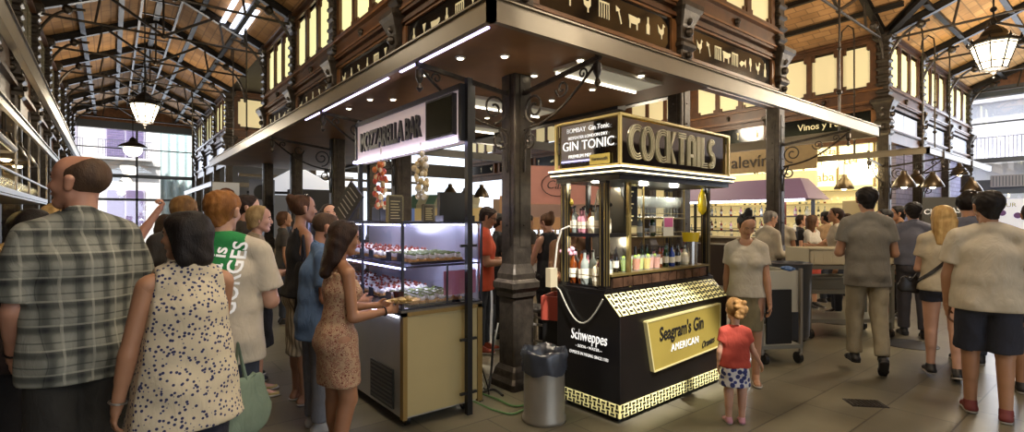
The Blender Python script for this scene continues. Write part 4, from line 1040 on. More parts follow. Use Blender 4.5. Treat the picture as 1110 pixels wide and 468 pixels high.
drop(canape); drop(canape2)
# sign and its posts
sg = thing('mozzarella_sign', 'pale glowing mozzarella bar sign board with screen at its near end', 'sign', (2.15, 3.36, 0))
SL2, zb_, zt_ = 2.12, 2.17, 2.585
m = MB(); m.box(0, 0, zb_, .1, SL2, zt_); m.build('board', mat('sign_cream', '#c9bfae', .5, emit='#cdb9c4', estr=.28), sg)
m = MB(); m.box(-.02, 0, zt_ - .01, .12, SL2 + .02, zt_ + .03); m.box(-.02, SL2, zb_, .12, SL2 + .03, zt_ + .03); m.box(-.02, -.02, zb_, .12, .01, zt_ + .03); m.build('frame', BLACK, sg)
m = MB(); m.box(-.05, .05, zb_ - .005, -.001, SL2, zb_ + .02); m.build('light_bar', mat('led_sign', '#ffffff', .5, emit='#cfc8ff', estr=8), sg)
m = MB(); text_on(m, 'MOZZARELLA BAR', (-.012, 1.32, zb_ + .12), (0, -1, 0), (0, 0, 1), .27, sx=.6, extrude=.011, bold=.03); m.build('lettering', mat('letter_black', '#15131a', .3), sg)
m = MB(); m.box(-.04, .06, zb_ + .055, -.002, .5, zt_ - .03); sc_ = m.build('screen', BLACK, sg); m = MB(); m.box(-.044, .08, zb_ + .075, -.04, .48, zt_ - .05); m.build('display', mat('display_dark', '#17170f', .12, 0, emit='#2a2818', estr=.1), sc_)
for y, z0, nm in ((-.03, .03, 'post'), (SL2 + .05, 1.56, 'post')):
    m = MB(); m.bar((.05, y, z0), (.05, y, 2.66), .045, .045, (1, 0, 0))
    if y < 0:
        for z in (.2, .62, 1.35): m.bar((-.03, y - .005, z), (.12, y - .005, z), .02, .02)
    m.build(nm, BLACK, sg)
# things on top of the case and hanging
def standmenu(x, y, w, h, lab, col='#8d8460'):
    t = thing('menu_stand', lab, 'menu', S + Vector((x, y, ZC + .006)), .25); m = MB(); m.box(-w / 2, 0, 0, w / 2, .02, h); m.build('panel', mat('menu_dark' + col[1:], '#3b3426', .5, noise=.3, nscale=30), t)
    m = MB()
    for a, b in (((-w / 2, 0), (-w / 2, h)), ((w / 2, 0), (w / 2, h)), ((-w / 2, 0), (w / 2, 0)), ((-w / 2, h), (w / 2, h))): m.bar((a[0], .01, a[1]), (b[0], .01, b[1]), .016, .02, (0, 1, 0))
    m.build('frame', mat('menu_frame' + col[1:], col, .4, .3), t)
    m = MB()
    for i in range(7): m.box(-w * .35, -.003, h * .12 + i * h * .11, w * (.3 - .06 * (i % 3)), .0, h * .12 + i * h * .11 + .006)
    m.build('lines', mat('menu_text', '#b4a77c', .6), t)
standmenu(.05, .22, .14, .20, 'tall framed menu stand on top of the display case'); standmenu(.26, .07, .11, .13, 'short dark framed menu stand next to the tall one', '#6c6658')
t = thing('till_screen', 'black till monitor on the display case near sign post', 'monitor', S + Vector((.4, .1, ZC + .006)), .0); m = MB(); m.box(0, .05, .04, .24, .09, .24); m.build('monitor', BLACK, t); m = MB(); m.box(-.02, -.04, 0, .28, .16, .05); m.build('base', BLACK, t)
t = thing('scale_printer', 'dark receipt printer on case top beside the chalkboard', 'printer', S + Vector((.22, .9, ZC + .006))); m = MB(); m.box(0, 0, 0, .16, .18, .13); m.box(.02, .02, .13, .14, .14, .15); m.build('body', BLACK, t, bevel=.006)
t = thing('chalkboard', 'slanted black chalkboard menu at far end of display case', 'chalkboard', S + Vector((.1, 1.35, ZC + .006))); R_ = Matrix.Rotation(.5, 3, 'X') @ Matrix.Rotation(.35, 3, 'Y'); m = MB(); m.cbox((0.0, 0, .17), (.02, .34, .34), R_); m.build('board', mat('slate', '#17191a', .6), t); m = MB()
for i in range(6): m.cbox(Vector((0, 0, .17)) + R_ @ Vector((-.012, 0, .12 - i * .045)), (.004, .22, .008), R_)
m.build('chalk_lines', mat('chalk', '#8f8f8a', .8), t)
def strand(px, py0, py1, d, name, label, cat, cols, seedv):
    r_ = random.Random(seedv); p0 = at(px, py0, d); p1 = at(px, py1, d); t = thing(name, label, cat, p0); L = p0.z - p1.z
    m = MB(); m.cyl((0, 0, .12 + (2.17 - p0.z) - .1), (0, 0, -L), .004, n=5); m.build('cord', mat('cord', '#8d7c58', .8), t)
    ms = [MB() for _ in cols]
    for i in range(46):
        f = r_.random(); q = (r_.uniform(-.045, .045), r_.uniform(-.045, .045), -L * f); ms[r_.randrange(len(cols))].ball(q, r_.uniform(.014, .024), 7, 5, (1, 1, 1.3))
    for b, (nm, c) in zip(ms, cols): b.build(nm, mat('strand_' + nm, c, .5), t)
    return t
strand(413, 176, 224, 4.55, 'chilli_strand', 'hanging string of red tomatoes and garlic under the sign', 'strand', (('tomatoes', '#a03a1e'), ('garlic', '#bda878'), ('orange_pods', '#b9642a')), 5)
strand(456, 166, 214, 4.2, 'garlic_strand', 'pale garlic braid hanging under the mozzarella sign near its post', 'strand', (('garlic', '#b6a984'), ('cloves', '#c7bc9c')), 6)

# ================================================================== bin
B = gnd(590, 3.95)
t = thing('waste_bin', 'round grey metal bin with dark bag beside iron column', 'bin', B)
m = MB(); m.lathe([(.165, 0), (.172, .01), (.172, .03), (.16, .045), (.16, .5), (.165, .505), (.15, .505), (.148, .06)], n=28)
m.build('drum', mat('bin_metal', '#8a8578', .4, .4, noise=.1, nscale=5), t, smooth='auto'); m = MB()
for k in range(6): a = PI + 1.1 + k * .14; m.bar((.161 * math.cos(a), .161 * math.sin(a), .43), (.161 * math.cos(a), .161 * math.sin(a), .46), .008, .008)
m.build('vent_slots', BLACK, t)
v = []; n = 40
m = MB(); prof = [(.17, .38), (.175, .42), (.172, .47), (.182, .53), (.172, .55), (.145, .545), (.125, .47), (.1, .33), (.05, .28), (.01, .27)]
vs = [];
for j, (r, z) in enumerate(prof):
    for i in range(n):
        a = 2 * PI * i / n; rr = r * (1 + .035 * math.sin(a * 9 + j) + .03 * math.sin(a * 17 + 2 * j)); vs.append((rr * math.cos(a), rr * math.sin(a), z + .012 * math.sin(a * 5 + j)))
m.add(vs, [(j * n + i, j * n + (i + 1) % n, (j + 1) * n + (i + 1) % n, (j + 1) * n + i) for j in range(len(prof) - 1) for i in range(n)])
m.build('bin_bag', mat('bag_plastic', '#343a45', .3, 0, spec=.8), t, smooth=True)

# ================================================================== cables on the floor by the corner column
def cable(pts, r, matl, label):
    # Catmull-Rom through the points
    P = [Vector(p) for p in pts]; P = [P[0]] + P + [P[-1]]; out = []
    for i in range(1, len(P) - 2):
        for k in range(8):
            t_ = k / 8; a, b, c, d = P[i - 1], P[i], P[i + 1], P[i + 2]
            out.append(.5 * ((2 * b) + (c - a) * t_ + (2 * a - 5 * b + 4 * c - d) * t_ ** 2 + (3 * b - a - 3 * c + d) * t_ ** 3))
    out.append(P[-2]); m = MB(); m.tube(out, r, 6); return tag(m.build('cable', matl), label, 'cable')
CBK = mat('cable_black', '#141414', .5); CGN = mat('cable_green', '#5d8a55', .5); CWH = mat('cable_white', '#a3a196', .5)
cable([gnd(522, 4.5, .012), gnd(540, 4.35, .012), gnd(556, 4.2, .012), gnd(575, 4.25, .012), gnd(600, 4.35, .03)], .009, CGN, 'green cable on the floor running past the foot of the corner column')
cable([gnd(505, 4.4, .01), gnd(520, 4.25, .01), gnd(538, 4.1, .01), gnd(560, 4.05, .01), gnd(585, 4.4, .01)], .008, CGN, 'second green cable curling in front of corner column')
cable([gnd(500, 4.6, .015), gnd(515, 4.9, .01), gnd(528, 4.6, .01), gnd(533, 4.7, .2), at(536, 330, 4.75)], .011, CBK, 'black cable climbing the left side of corner column')
cable([gnd(512, 4.5, .012), gnd(524, 4.7, .012), gnd(518, 5.0, .012), gnd(530, 4.9, .012), gnd(534, 4.8, .3), at(540, 350, 4.78)], .008, CWH, 'white cable climbing from the floor up the corner column')
cable([gnd(505, 4.3, .012), gnd(520, 4.5, .012), gnd(535, 4.6, .012), gnd(545, 4.45, .012)], .012, CBK, 'thick black cable lying between the counter and the corner column')
cable([at(517, 345, 4.35), at(519, 385, 4.4), gnd(530, 4.5, .012), gnd(520, 4.3, .012)], .006, CBK, 'thin black cable hanging from the mozzarella counter to the floor')
t = thing('power_strip', 'black socket strip lying on floor at column foot', 'power strip', gnd(512, 4.6), .6); m = MB(); m.box(-.14, -.03, 0, .14, .03, .035); m.build('body', BLACK, t, bevel=.005); m = MB()
for k in range(4): m.lathe([(.02, .035), (.02, .038)], (-.1 + k * .065, 0, 0), 12)
m.build('sockets', IRON, t)

# table behind the column, chairs
def stool(p, rz, lab, h=.72):
    t = thing('high_stool', lab, 'stool', p, rz); m = MB(); m.box(-.17, -.17, h, .17, .17, h + .03); m.build('seat', mat('seat_dark', '#1d1713', .5), t, bevel=.006)
    for sx in (-1, 1):
        for sy in (-1, 1): m = MB(); m.bar((sx * .14, sy * .14, h), (sx * .17, sy * .17, 0), .028, .028, (1, 0, 0)); m.build('leg', mat('pale_metal', '#8a8378', .4, .5), t)
    m = MB()
    for z in (.25, .5):
        w = .165 - .02 * z
        for a, b in (((-w, -w), (w, -w)), ((w, -w), (w, w)), ((w, w), (-w, w)), ((-w, w), (-w, -w))): m.bar((*a, z), (*b, z), .02, .02)
    m.build('rungs', MATS['pale_metal'], t); return t
stool(gnd(585, 5.25), .3, 'pale metal high stool behind bin, between column and kiosk', .62)
stool(gnd(600, 8.2), .1, 'pale metal stool farther back behind the corner column', .6)
t = thing('prep_table', 'dark high table behind the kiosk where the staff stand', 'table', gnd(583, 6.95), .7); m = MB(); m.box(-.6, -.3, .86, .6, .3, .9); m.build('top', mat('seat_dark', '#1d1713', .5), t)
for sx in (-1, 1):
    for sy in (-1, 1): m = MB(); m.bar((sx * .55, sy * .25, .86), (sx * .55, sy * .25, 0), .04, .04, (1, 0, 0)); m.build('leg', BLACK, t)
t = thing('red_crate', 'red crate behind kiosk beside the white cable', 'crate', gnd(606, 4.85, .0), .5); m = MB()
for a in ((-.18, -.12, .62, .18, .12, .64), (-.18, -.12, .64, .18, -.1, .84), (-.18, .1, .64, .18, .12, .84), (-.18, -.12, .64, -.16, .12, .84), (.16, -.12, .64, .18, .12, .84)): m.box(*a)
m.build('crate', mat('crate_red', '#8c3a2c', .5), t)
m = MB(); m.box(-.16, -.11, 0, .16, .11, .62); m.build('plinth', BLACK, t)

# ================================================================== trolleys
TRM = mat('trolley_grey', '#77766c', .45, .3)
def wheel(m, x, y, r=.055): m.cyl((x - .02, y, r), (x + .02, y, r), r, n=14)
t = thing('waste_trolley', 'pale collecting trolley with open bins and blue rag beside waitress', 'trolley', gnd(829, 5.75), -TH + .15)
m = MB(); m.box(-.24, -.3, .16, .24, .3, .2); m.build('base', TRM, t)
for sx in (-1, 1):
    for sy in (-1, 1):
        m = MB(); m.bar((sx * .23, sy * .28, .1), (sx * .23, sy * .28, 1.02), .03, .03, (1, 0, 0)); m.build('leg', mat('pale_metal', '#8a8378', .4, .5), t)
        m = MB(); wheel(m, sx * .2, sy * .28, .06); m.build('wheel', BLACK, t)
m = MB()
for a in ((-.2, -.28, .55, .2, .28, .57), (-.2, -.28, .57, .2, -.26, 1.0), (-.2, .26, .57, .2, .28, 1.0), (-.2, -.28, .57, -.18, .28, 1.0), (.18, -.28, .57, .2, .28, 1.0)): m.box(*a)
m.build('white_tub', mat('tub_white', '#a8a595', .5), t)
m = MB(); m.box(-.19, -.31, .22, .1, -.285, .8); m.build('dark_bag', BLACK, t)
m = MB()
for k in range(6): m.ball((.1 + .03 * (k % 3), -.26 + .02 * k, 1.01 + .01 * (k % 2)), .04, 8, 5, (1.3, 1, .5))
m.build('blue_rag', mat('rag_blue', '#3b5b8a', .8), t)
t = thing('bag_bin', 'black lined bin between pale trolley and long tray rack', 'bin', gnd(856, 6.45)); m = MB(); m.lathe([(.2, .06), (.22, .1), (.25, .98), (.26, 1.0), (.24, 1.01), (.2, .9)], n=24); m.build('bag', mat('bag_plastic', '#343a45', .3), t, smooth='auto'); m = MB(); wheel(m, -.12, -.1, .05); wheel(m, .12, -.1, .05); wheel(m, 0, .12, .05); m.build('wheels', BLACK, t)
t = thing('tray_rack', 'long grey wheeled rack with white tub on top', 'trolley', gnd(908, 6.9), -TH + .02)
for sx in (-1, 1):
    for sy in (-1, 1):
        m = MB(); m.bar((sx * .55, sy * .25, .12), (sx * .55, sy * .25, .95), .05, .04, (1, 0, 0)); m.build('leg', TRM, t)
        m = MB(); wheel(m, sx * .53, sy * .25, .06); m.build('wheel', BLACK, t)
for z in (.2, .58, .9): m = MB(); m.box(-.56, -.27, z, .56, .27, z + .05); m.build('shelf', TRM, t)
m = MB()
for a in ((-.54, -.26, .955, .54, .26, .97), (-.56, -.28, .97, .56, -.26, 1.17), (-.56, .26, .97, .56, .28, 1.17), (-.56, -.28, .97, -.54, .28, 1.17), (.54, -.28, .97, .56, .28, 1.17), (-.58, -.3, 1.16, .58, -.26, 1.185)): m.box(*a)
for k in range(9): m.box(-.5 + k * .12, -.287, .99, -.485 + k * .12, -.28, 1.15)
m.build('white_tub', mat('tub_cream', '#c4bb9f', .5), t)
for k in range(2): m = MB(); m.box(-.5 + k * .52, -.22, .63, -.04 + k * .52, .2, .78); m.box(-.51 + k * .52, -.23, .77, -.03 + k * .52, .21, .79); m.build('grey_tray', mat('tray_grey', '#5c5c55', .5), t)

# ================================================================== lilac stall, alevin board and wine bar
t = thing('lilac_stall', 'stall under a lilac canopy with bright tube and red poles', 'stall', (11, 4.3, 0))
m = MB(); a = [(0, 0), (1.1, 0), (1.1, 3.4), (0, 3.4)]; b = [(.35, .3), (.75, .3), (.75, 3.1), (.35, 3.1)]
m.add([(x, y, 1.97) for x, y in a] + [(x, y, 2.42) for x, y in b], [(0, 1, 2, 3), (7, 6, 5, 4), (0, 4, 5, 1), (1, 5, 6, 2), (2, 6, 7, 3), (3, 7, 4, 0)]); m.build('canopy', mat('lilac', '#7c6688', .6), t)
m = MB(); m.bar((.06, .1, 1.95), (.06, 3.3, 1.95), .05, .05); m.build('light_tube', mat('tube_white', '#ffffff', .5, emit='#e8ecff', estr=7), t)
for y in (.5, 3.2): m = MB(); m.cyl((.12, y, 0), (.12, y, 1.97), .022); m.build('pole', mat('pole_red', '#7c4034', .5), t)
m = MB(); m.box(.2, .3, 0, 1.0, 3.2, .95); m.build('counter', mat('counter_dark', '#33261d', .6), t)
m = MB(); m.box(.9, .3, 1.25, 1.05, 3.2, 1.28); m.box(.9, .3, 1.6, 1.05, 3.2, 1.63); m.build('shelf', mat('counter_dark', '#33261d', .6), t)
for k in range(22):
    dup(pb[(0, 3, 4, 7, 1)[k % 5]], (11.97, 4.7 + (k % 11) * .25, 1.28 + .35 * (k // 11)), 0, 'bottle on the shelves under the lilac canopy', 'bottles of the lilac stall', .9)
t = thing('wooden_name_board', 'pale wooden board lettered alevín above the lilac canopy', 'sign', (12.45, 6.2, 0)); m = MB(); m.box(0, -1.5, 2.7, .06, 1.6, 3.25); m.build('board', mat('ply', '#8e7a54', .6, noise=.1), t)
m = MB(); text_on(m, 'alevín', (-.01, 0.02, 2.84), (0, -1, 0), (0, 0, 1), .42, extrude=.006); m.build('lettering', mat('board_ink', '#2c241a', .6), t)
m = MB(); m.box(0, -1.5, 2.3, .06, 1.6, 2.66); m.build('lit_panel', mat('warm_lit_panel', '#c8b888', .6, emit='#d9c78c', estr=.9), t)
m = MB(); m.box(.01, -1.45, 0, .05, -1.38, 2.3); m.box(.01, 1.5, 0, .05, 1.57, 2.3); m.build('post', BLACK, t)
# wine bar
t = thing('wine_bar_screen', 'glowing cream glass screen with faint lettering over the wine bar', 'sign', (XR + .12, Y0 + .2, 0))
m = MB(); m.box(0, 0, 2.35, .04, 2.2, 3.3); m.box(0, 2.5, 2.35, .04, 4.5, 3.3); m.build('lit_glass', mat('bar_lit', '#efe4b4', .5, emit='#f7e7ab', estr=1.5), t)
lt = mat('bar_letter', '#9c8a58', .6); m = MB()
text_on(m, 'cervezas', (-.01, 1.1, 3.12), (0, -1, 0), (0, 0, 1), .22, extrude=.004); text_on(m, 'o. od  tel', (-.01, .9, 2.85), (0, -1, 0), (0, 0, 1), .3, extrude=.004); text_on(m, 'buskaba nie', (-.01, 1.1, 2.48), (0, -1, 0), (0, 0, 1), .3, extrude=.004); m.build('lettering', lt, t)
m = MB()
for y in (0, .75, 1.5, 2.2): m.box(-.02, y, 2.3, .06, y + .05, 3.34)
m.build('frame', mat('bar_frame', '#8b7445', .5), t)
t = thing('wine_bar_counter', 'long bar counter under the glowing screen', 'counter', (XR - .85, Y0 + .1, 0)); m = MB(); m.box(0, 0, 0, .5, 8, 1.05); m.build('front', mat('bar_front', '#5a4a34', .6, noise=.2), t); m = MB(); m.box(-.06, -.05, 1.05, .6, 8.05, 1.1); m.build('top', mat('bar_top', '#a89a7c', .3), t)
t = thing('back_bar_shelves', 'lit back bar shelves full of bottles inside the wine bar', 'shelves', (XR + 1.6, Y0 + .1, 0)); m = MB(); m.box(.3, 0, 0, .36, 9, 3.3); m.build('back_panel', mat('back_lit', '#c9b98c', .6, emit='#d8c286', estr=.55), t)
for z in (1.25, 1.6, 1.95, 2.3): m = MB(); m.box(0, 0, z, .3, 9, z + .03); m.build('shelf', mat('shelf_pale', '#b5a67e', .5), t)
for z in (1.28, 1.63, 1.98):
    for k in range(34):
        kk = (k * 7 + int(z * 100)) % 6
        dup(pb[(5, 0, 2, 5, 1, 0)[kk]] if (k // 5) % 2 == 0 else gl, (XR + 1.75, Y0 + .25 + k * .16, z), 0, 'bottle or glass on the lit back bar shelves', 'bottles and glasses of the back bar', 1.0)
for k in range(26): dup(gl if k % 3 else pb[0], (XR - .5, Y0 + .3 + k * .2, 1.1), 0, 'glass or bottle standing on the wine bar counter', 'glasses on the wine bar counter', 1.1)
t = thing('paper_menu', 'cream paper menu board on pale easel at the wine bar corner', 'menu', (XR - 1.05, Y0 + .2, 0)); m = MB(); m.box(0, -.3, 1.25, .03, .28, 1.95); m.build('board', mat('paper_cream', '#a3936a', .7), t); m = MB(); m.box(.03, -.28, 0, .06, -.24, 1.9); m.box(.03, .22, 0, .06, .26, 1.9); m.build('easel', mat('easel', '#6b5638', .6), t)
# south face of the wine bar block: violet plaster piers
m = MB(); VP = brick_mat('violet_tiles', '#7f7a92', '#716c86', '#5c5870', 1, .3, .12, axis='XZ', nz=.2)
m.box(XR + 1.0, Y0 + .05, 0, XR + 2.35, Y0 + .2, 3.3); m.box(XR + 3.0, Y0 + .05, 0, XE - .9, Y0 + .2, 3.3); tag(m.build('wall_violet', VP), kind='structure')
t = thing('chalk_sign', 'grey blackboard sign lettered in white beyond the blonde woman', 'sign', gnd(1021, 9.6), -TH - .3)
m = MB(); m.box(-.3, 0, 1.42, .3, .03, 1.97); m.build('board', mat('slate_grey', '#3d3c38', .6), t); m = MB(); text_on(m, 'CHIDRAS', (0, -.01, 1.66), (1, 0, .06), (0, 0, 1), .14, extrude=.003, bold=.01); m.build('lettering', TXTW, t); m = MB(); m.box(-.26, .03, 0, -.23, .06, 1.5); m.box(.23, .03, 0, .26, .06, 1.5); m.build('legs', BLACK, t)
t = thing('white_poster', 'white poster with coloured fruit drawings by the bright end', 'poster', (19, 2.55, 0)); t.rotation_euler = (0, 0, -PI / 2 + .0)
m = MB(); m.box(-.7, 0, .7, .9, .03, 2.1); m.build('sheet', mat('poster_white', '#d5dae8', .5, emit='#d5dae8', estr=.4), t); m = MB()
for i, (x, z) in enumerate(((-.3, 1.7), (0, 1.72), (.3, 1.65), (-.2, 1.3), (.1, 1.25), (.4, 1.1))): m.ball((x, -.01, z), .08, 8, 5, (1, .1, 1))
m.build('drawings', mat('poster_violet', '#6b4c8c', .6), t); m = MB(); text_on(m, 'YOGUR', (0, -.01, 1.88), (1, 0, 0), (0, 0, 1), .16, extrude=.003); m.build('lettering', mat('poster_green', '#9a9a3c', .6), t); m = MB(); m.box(-.6, .03, 0, -.56, .05, .8); m.box(.8, .03, 0, .84, .05, .8); m.build('legs', GRAYM, t)
t = thing('air_grille', 'pale ventilation grille fixed over the exit on the right', 'grille', (XE - .15, 2.3, 2.6)); m = MB(); m.box(-.05, -.9, -.05, .12, .9, .32); m.build('case', mat('grille_pale', '#9c9b9c', .5), t); m = MB()
for k in range(24): m.box(-.06, -.86 + k * .073, -.02, -.05, -.84 + k * .073, .29)
m.build('slats', GRAYM, t)
# ------------------------------------------------------------------ behind the block: pink menu sign, far counters
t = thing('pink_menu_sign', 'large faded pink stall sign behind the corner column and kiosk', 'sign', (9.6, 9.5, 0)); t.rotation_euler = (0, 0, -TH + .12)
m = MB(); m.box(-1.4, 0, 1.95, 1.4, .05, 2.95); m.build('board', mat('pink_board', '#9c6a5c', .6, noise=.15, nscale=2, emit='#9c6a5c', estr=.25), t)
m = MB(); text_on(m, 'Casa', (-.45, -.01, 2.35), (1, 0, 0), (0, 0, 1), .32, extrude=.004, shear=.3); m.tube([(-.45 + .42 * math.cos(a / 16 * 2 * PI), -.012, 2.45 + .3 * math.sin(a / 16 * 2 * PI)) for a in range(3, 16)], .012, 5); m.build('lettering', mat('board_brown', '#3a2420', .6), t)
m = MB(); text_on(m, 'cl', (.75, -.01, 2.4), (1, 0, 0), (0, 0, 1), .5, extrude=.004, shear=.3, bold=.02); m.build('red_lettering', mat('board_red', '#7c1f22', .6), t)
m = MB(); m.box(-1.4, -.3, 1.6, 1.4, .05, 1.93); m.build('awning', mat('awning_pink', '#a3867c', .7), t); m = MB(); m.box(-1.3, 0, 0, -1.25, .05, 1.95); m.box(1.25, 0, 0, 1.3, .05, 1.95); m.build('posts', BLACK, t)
t = thing('striped_awning', 'small pale green striped awning stall left of corner column, far back', 'awning', (7.2, 12.2, 0)); t.rotation_euler = (0, 0, -TH - .1)
m = MB()
for k in range(8):
    x = -1 + k * .25; m.cur = k % 2; m.add([(x, 0, 1.95), (x + .25, 0, 1.95), (x + .25, .5, 2.25), (x, .5, 2.25), (x, 0, 1.85), (x + .25, 0, 1.85), (x + .25, .5, 2.2), (x, .5, 2.2)], [(0, 1, 2, 3), (4, 5, 6, 7), (0, 1, 5, 4), (1, 2, 6, 5), (3, 2, 6, 7), (0, 3, 7, 4)])
m.build('cloth', [mat('stripe_green', '#56786a', .7), mat('stripe_cream', '#b5b39a', .7)], t)
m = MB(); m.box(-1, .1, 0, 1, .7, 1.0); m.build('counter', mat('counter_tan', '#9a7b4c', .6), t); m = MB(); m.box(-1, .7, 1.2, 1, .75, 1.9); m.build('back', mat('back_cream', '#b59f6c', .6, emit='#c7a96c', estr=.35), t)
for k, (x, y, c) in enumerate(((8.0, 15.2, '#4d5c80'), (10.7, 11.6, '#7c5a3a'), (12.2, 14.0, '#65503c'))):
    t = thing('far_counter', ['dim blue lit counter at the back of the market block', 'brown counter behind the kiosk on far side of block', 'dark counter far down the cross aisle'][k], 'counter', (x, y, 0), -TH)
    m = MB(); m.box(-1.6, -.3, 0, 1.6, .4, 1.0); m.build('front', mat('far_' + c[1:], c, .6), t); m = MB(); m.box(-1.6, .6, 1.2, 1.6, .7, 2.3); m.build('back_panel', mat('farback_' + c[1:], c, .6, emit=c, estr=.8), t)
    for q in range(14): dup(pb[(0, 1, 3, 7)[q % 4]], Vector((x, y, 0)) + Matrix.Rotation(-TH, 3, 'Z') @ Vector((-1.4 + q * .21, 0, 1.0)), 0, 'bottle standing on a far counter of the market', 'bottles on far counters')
for px, py, d in ((488, 214, 10), (522, 214, 10.5), (504, 216, 12)):
    bell(at(px, py, d), ['bell pendant seen left of sign post far back', 'bell pendant above the orange shirt man far back', 'bell pendant seen between sign post and the orange shirt man'][(488, 522, 504).index(px)], None, .8)
# cafeteria side
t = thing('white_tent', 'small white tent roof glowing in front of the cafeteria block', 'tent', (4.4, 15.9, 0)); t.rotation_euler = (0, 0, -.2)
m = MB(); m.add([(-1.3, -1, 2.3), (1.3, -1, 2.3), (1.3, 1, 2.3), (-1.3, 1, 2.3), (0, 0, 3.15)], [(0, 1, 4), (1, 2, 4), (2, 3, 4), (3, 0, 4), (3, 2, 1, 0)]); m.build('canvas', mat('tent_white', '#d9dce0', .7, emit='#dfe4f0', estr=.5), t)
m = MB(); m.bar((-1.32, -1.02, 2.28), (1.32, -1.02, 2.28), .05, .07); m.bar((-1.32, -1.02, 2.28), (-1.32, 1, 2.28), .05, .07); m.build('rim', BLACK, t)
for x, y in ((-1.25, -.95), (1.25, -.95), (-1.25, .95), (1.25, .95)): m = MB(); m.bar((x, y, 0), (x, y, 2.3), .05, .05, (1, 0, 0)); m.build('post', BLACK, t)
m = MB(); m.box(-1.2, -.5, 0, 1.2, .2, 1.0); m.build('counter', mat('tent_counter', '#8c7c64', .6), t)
def picture(p, w, h, rz, lab, bgc, fc, nm='picture_panel'):
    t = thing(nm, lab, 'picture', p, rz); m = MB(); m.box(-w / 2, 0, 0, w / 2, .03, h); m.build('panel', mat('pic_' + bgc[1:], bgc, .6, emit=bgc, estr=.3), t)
    m = MB(); m.ball((0, -.005, h * .5), h * .3, 12, 8, (1, .08, 1)); m.ball((w * .18, -.005, h * .62), h * .12, 10, 6, (1, .08, 1)); m.build('drawing', mat('pic_' + fc[1:], fc, .6), t)
    m = MB(); m.box(-w / 2 + .02, .03, -p[2], -w / 2 + .05, .05, h * .5); m.box(w / 2 - .05, .03, -p[2], w / 2 - .02, .05, h * .5); m.build('legs', BLACK, t)
p = at(245, 226, 14.0); picture(p, .65, .72, -TH + .5, 'white panel with a brown cup picture left of glasses man', '#b3aea4', '#7c3f1c')
p = at(284, 222, 13.6); picture(p, .62, .68, -TH + .3, 'grey panel with dark oval dishes picture under the white tent', '#5c5c60', '#26272b')
m = MB(); t = thing('dark_cabinet', 'dark cabinet wall between columns behind the brown haired women', 'cabinet', at(355, 237, 12.5) * Vector((1, 1, 0)) if False else gnd(357, 12.2), 0); m.box(-.85, 0, 0, .85, .4, 2.25); m.build('body', mat('cab_dark', '#15141a', .5), t); m = MB(); m.box(-.8, -.02, 1.1, .8, 0, 1.75); m.build('door', mat('cab_door', '#2c2b38', .4), t)
# ------------------------------------------------------------------ left stall: glass shelf and counter
t = thing('glass_shelf_unit', 'bright shelf of stacked glassware at the left edge of picture', 'shelf', (XL, 5.2, 0))
m = MB(); m.box(-.35, 0, 1.78, .42, 5.5, 1.8); m.build('shelf', mat('pale_metal', '#8a8378', .4, .5), t)
m = MB(); m.bar((.42, 0, 1.83), (.42, 5.5, 1.83), .02, .05); m.bar((.42, 0, 2.03), (.42, 5.5, 2.03), .02, .02); m.build('rail', FASCIA, t)
for k in range(6): m = MB(); m.bar((.42, .05 + k * 1.08, 1.8), (.42, .05 + k * 1.08, 2.86), .02, .02, (1, 0, 0)); m.build('post', STEEL, t); m = MB(); m.box(-.3, .1, 2.2, -.26, 5.4, 2.24); m.build('light_strip', mat('strip_warm', '#fff4da', .5, emit='#ffe7b0', estr=8), t)
m = MB(); m.box(-.4, 0, 0, .38, 5.5, 1.15); m.build('counter', mat('left_counter', '#5c4c30', .6, noise=.3), t); m = MB(); m.box(-.42, -.02, 1.15, .42, 5.5, 1.19); m.build('counter_top', mat('left_top', '#8c7f58', .35), t)
for k in range(75):
    dup(gl, (XL + .32 - (k % 3) * .16, 5.3 + (k // 3) * .2, 1.8), 0, 'clear wine glass standing on shelf at the left stall', 'wine glasses of the left stall', 1.25)
for k in range(16):
    o = MB(); o.lathe([(.02, 0), (.09, .02), (.12, .05), (.05, .07)], n=12); o = o.build('tapas_plate', mat('tapas', '#b58f4c', .6, noise=.4, nscale=30), None); o.location = (XL + .2, 5.4 + k * .3, 1.19); tag(o, 'small plate of tapas on the left stall counter', 'plate', 'tapas plates of the left stall')
for k in range(5): bell((XL + .1, 6.2 + k * 1.1, 2.35), 'dark bell lamp hanging over the left stall glassware', 'bell lamps of the left stall', 1.1, top=3.2)
m = MB(); m.tube([(XL + .55, 4.6, 2.25), (XL + .52, 5.5, 2.2), (XL + .5, 6.5, 2.2)], .03, 8); tag(m.build('white_duct', WHITE), 'pale pipe running beside the left fascia beam', 'pipe')
for q in pb + dr + [gl, tumb]: drop(q)
# stall lamps
STALL_LIGHTS = [('POINT', kw(.2, .4, 1.85), 4, (1, .93, .75)), ('POINT', kw(.8, .35, 1.84), 4.5, (1, .93, .75)), ('POINT', kw(1.3, .35, 1.82), 4, (1, .93, .75)), ('POINT', kw(.2, .35, 1.36), 2.0, (1, .93, .75)),
    ('POINT', S + Vector((.3, .5, 1.48)), 7, (.8, .8, 1)), ('POINT', S + Vector((.3, 1.5, 1.48)), 7, (.8, .8, 1)), ('POINT', S + Vector((.3, .5, 1.14)), 5, (.8, .8, 1)),
    ('POINT', Vector((XL + .1, 6.5, 2.1)), 14, WARM0 if 'WARM0' in globals() else (1, .82, .55)), ('POINT', Vector((XL + .1, 8.5, 2.1)), 14, (1, .82, .55)),
    ('POINT', Vector((11.3, 5.6, 1.8)), 20, (.85, .88, 1))]
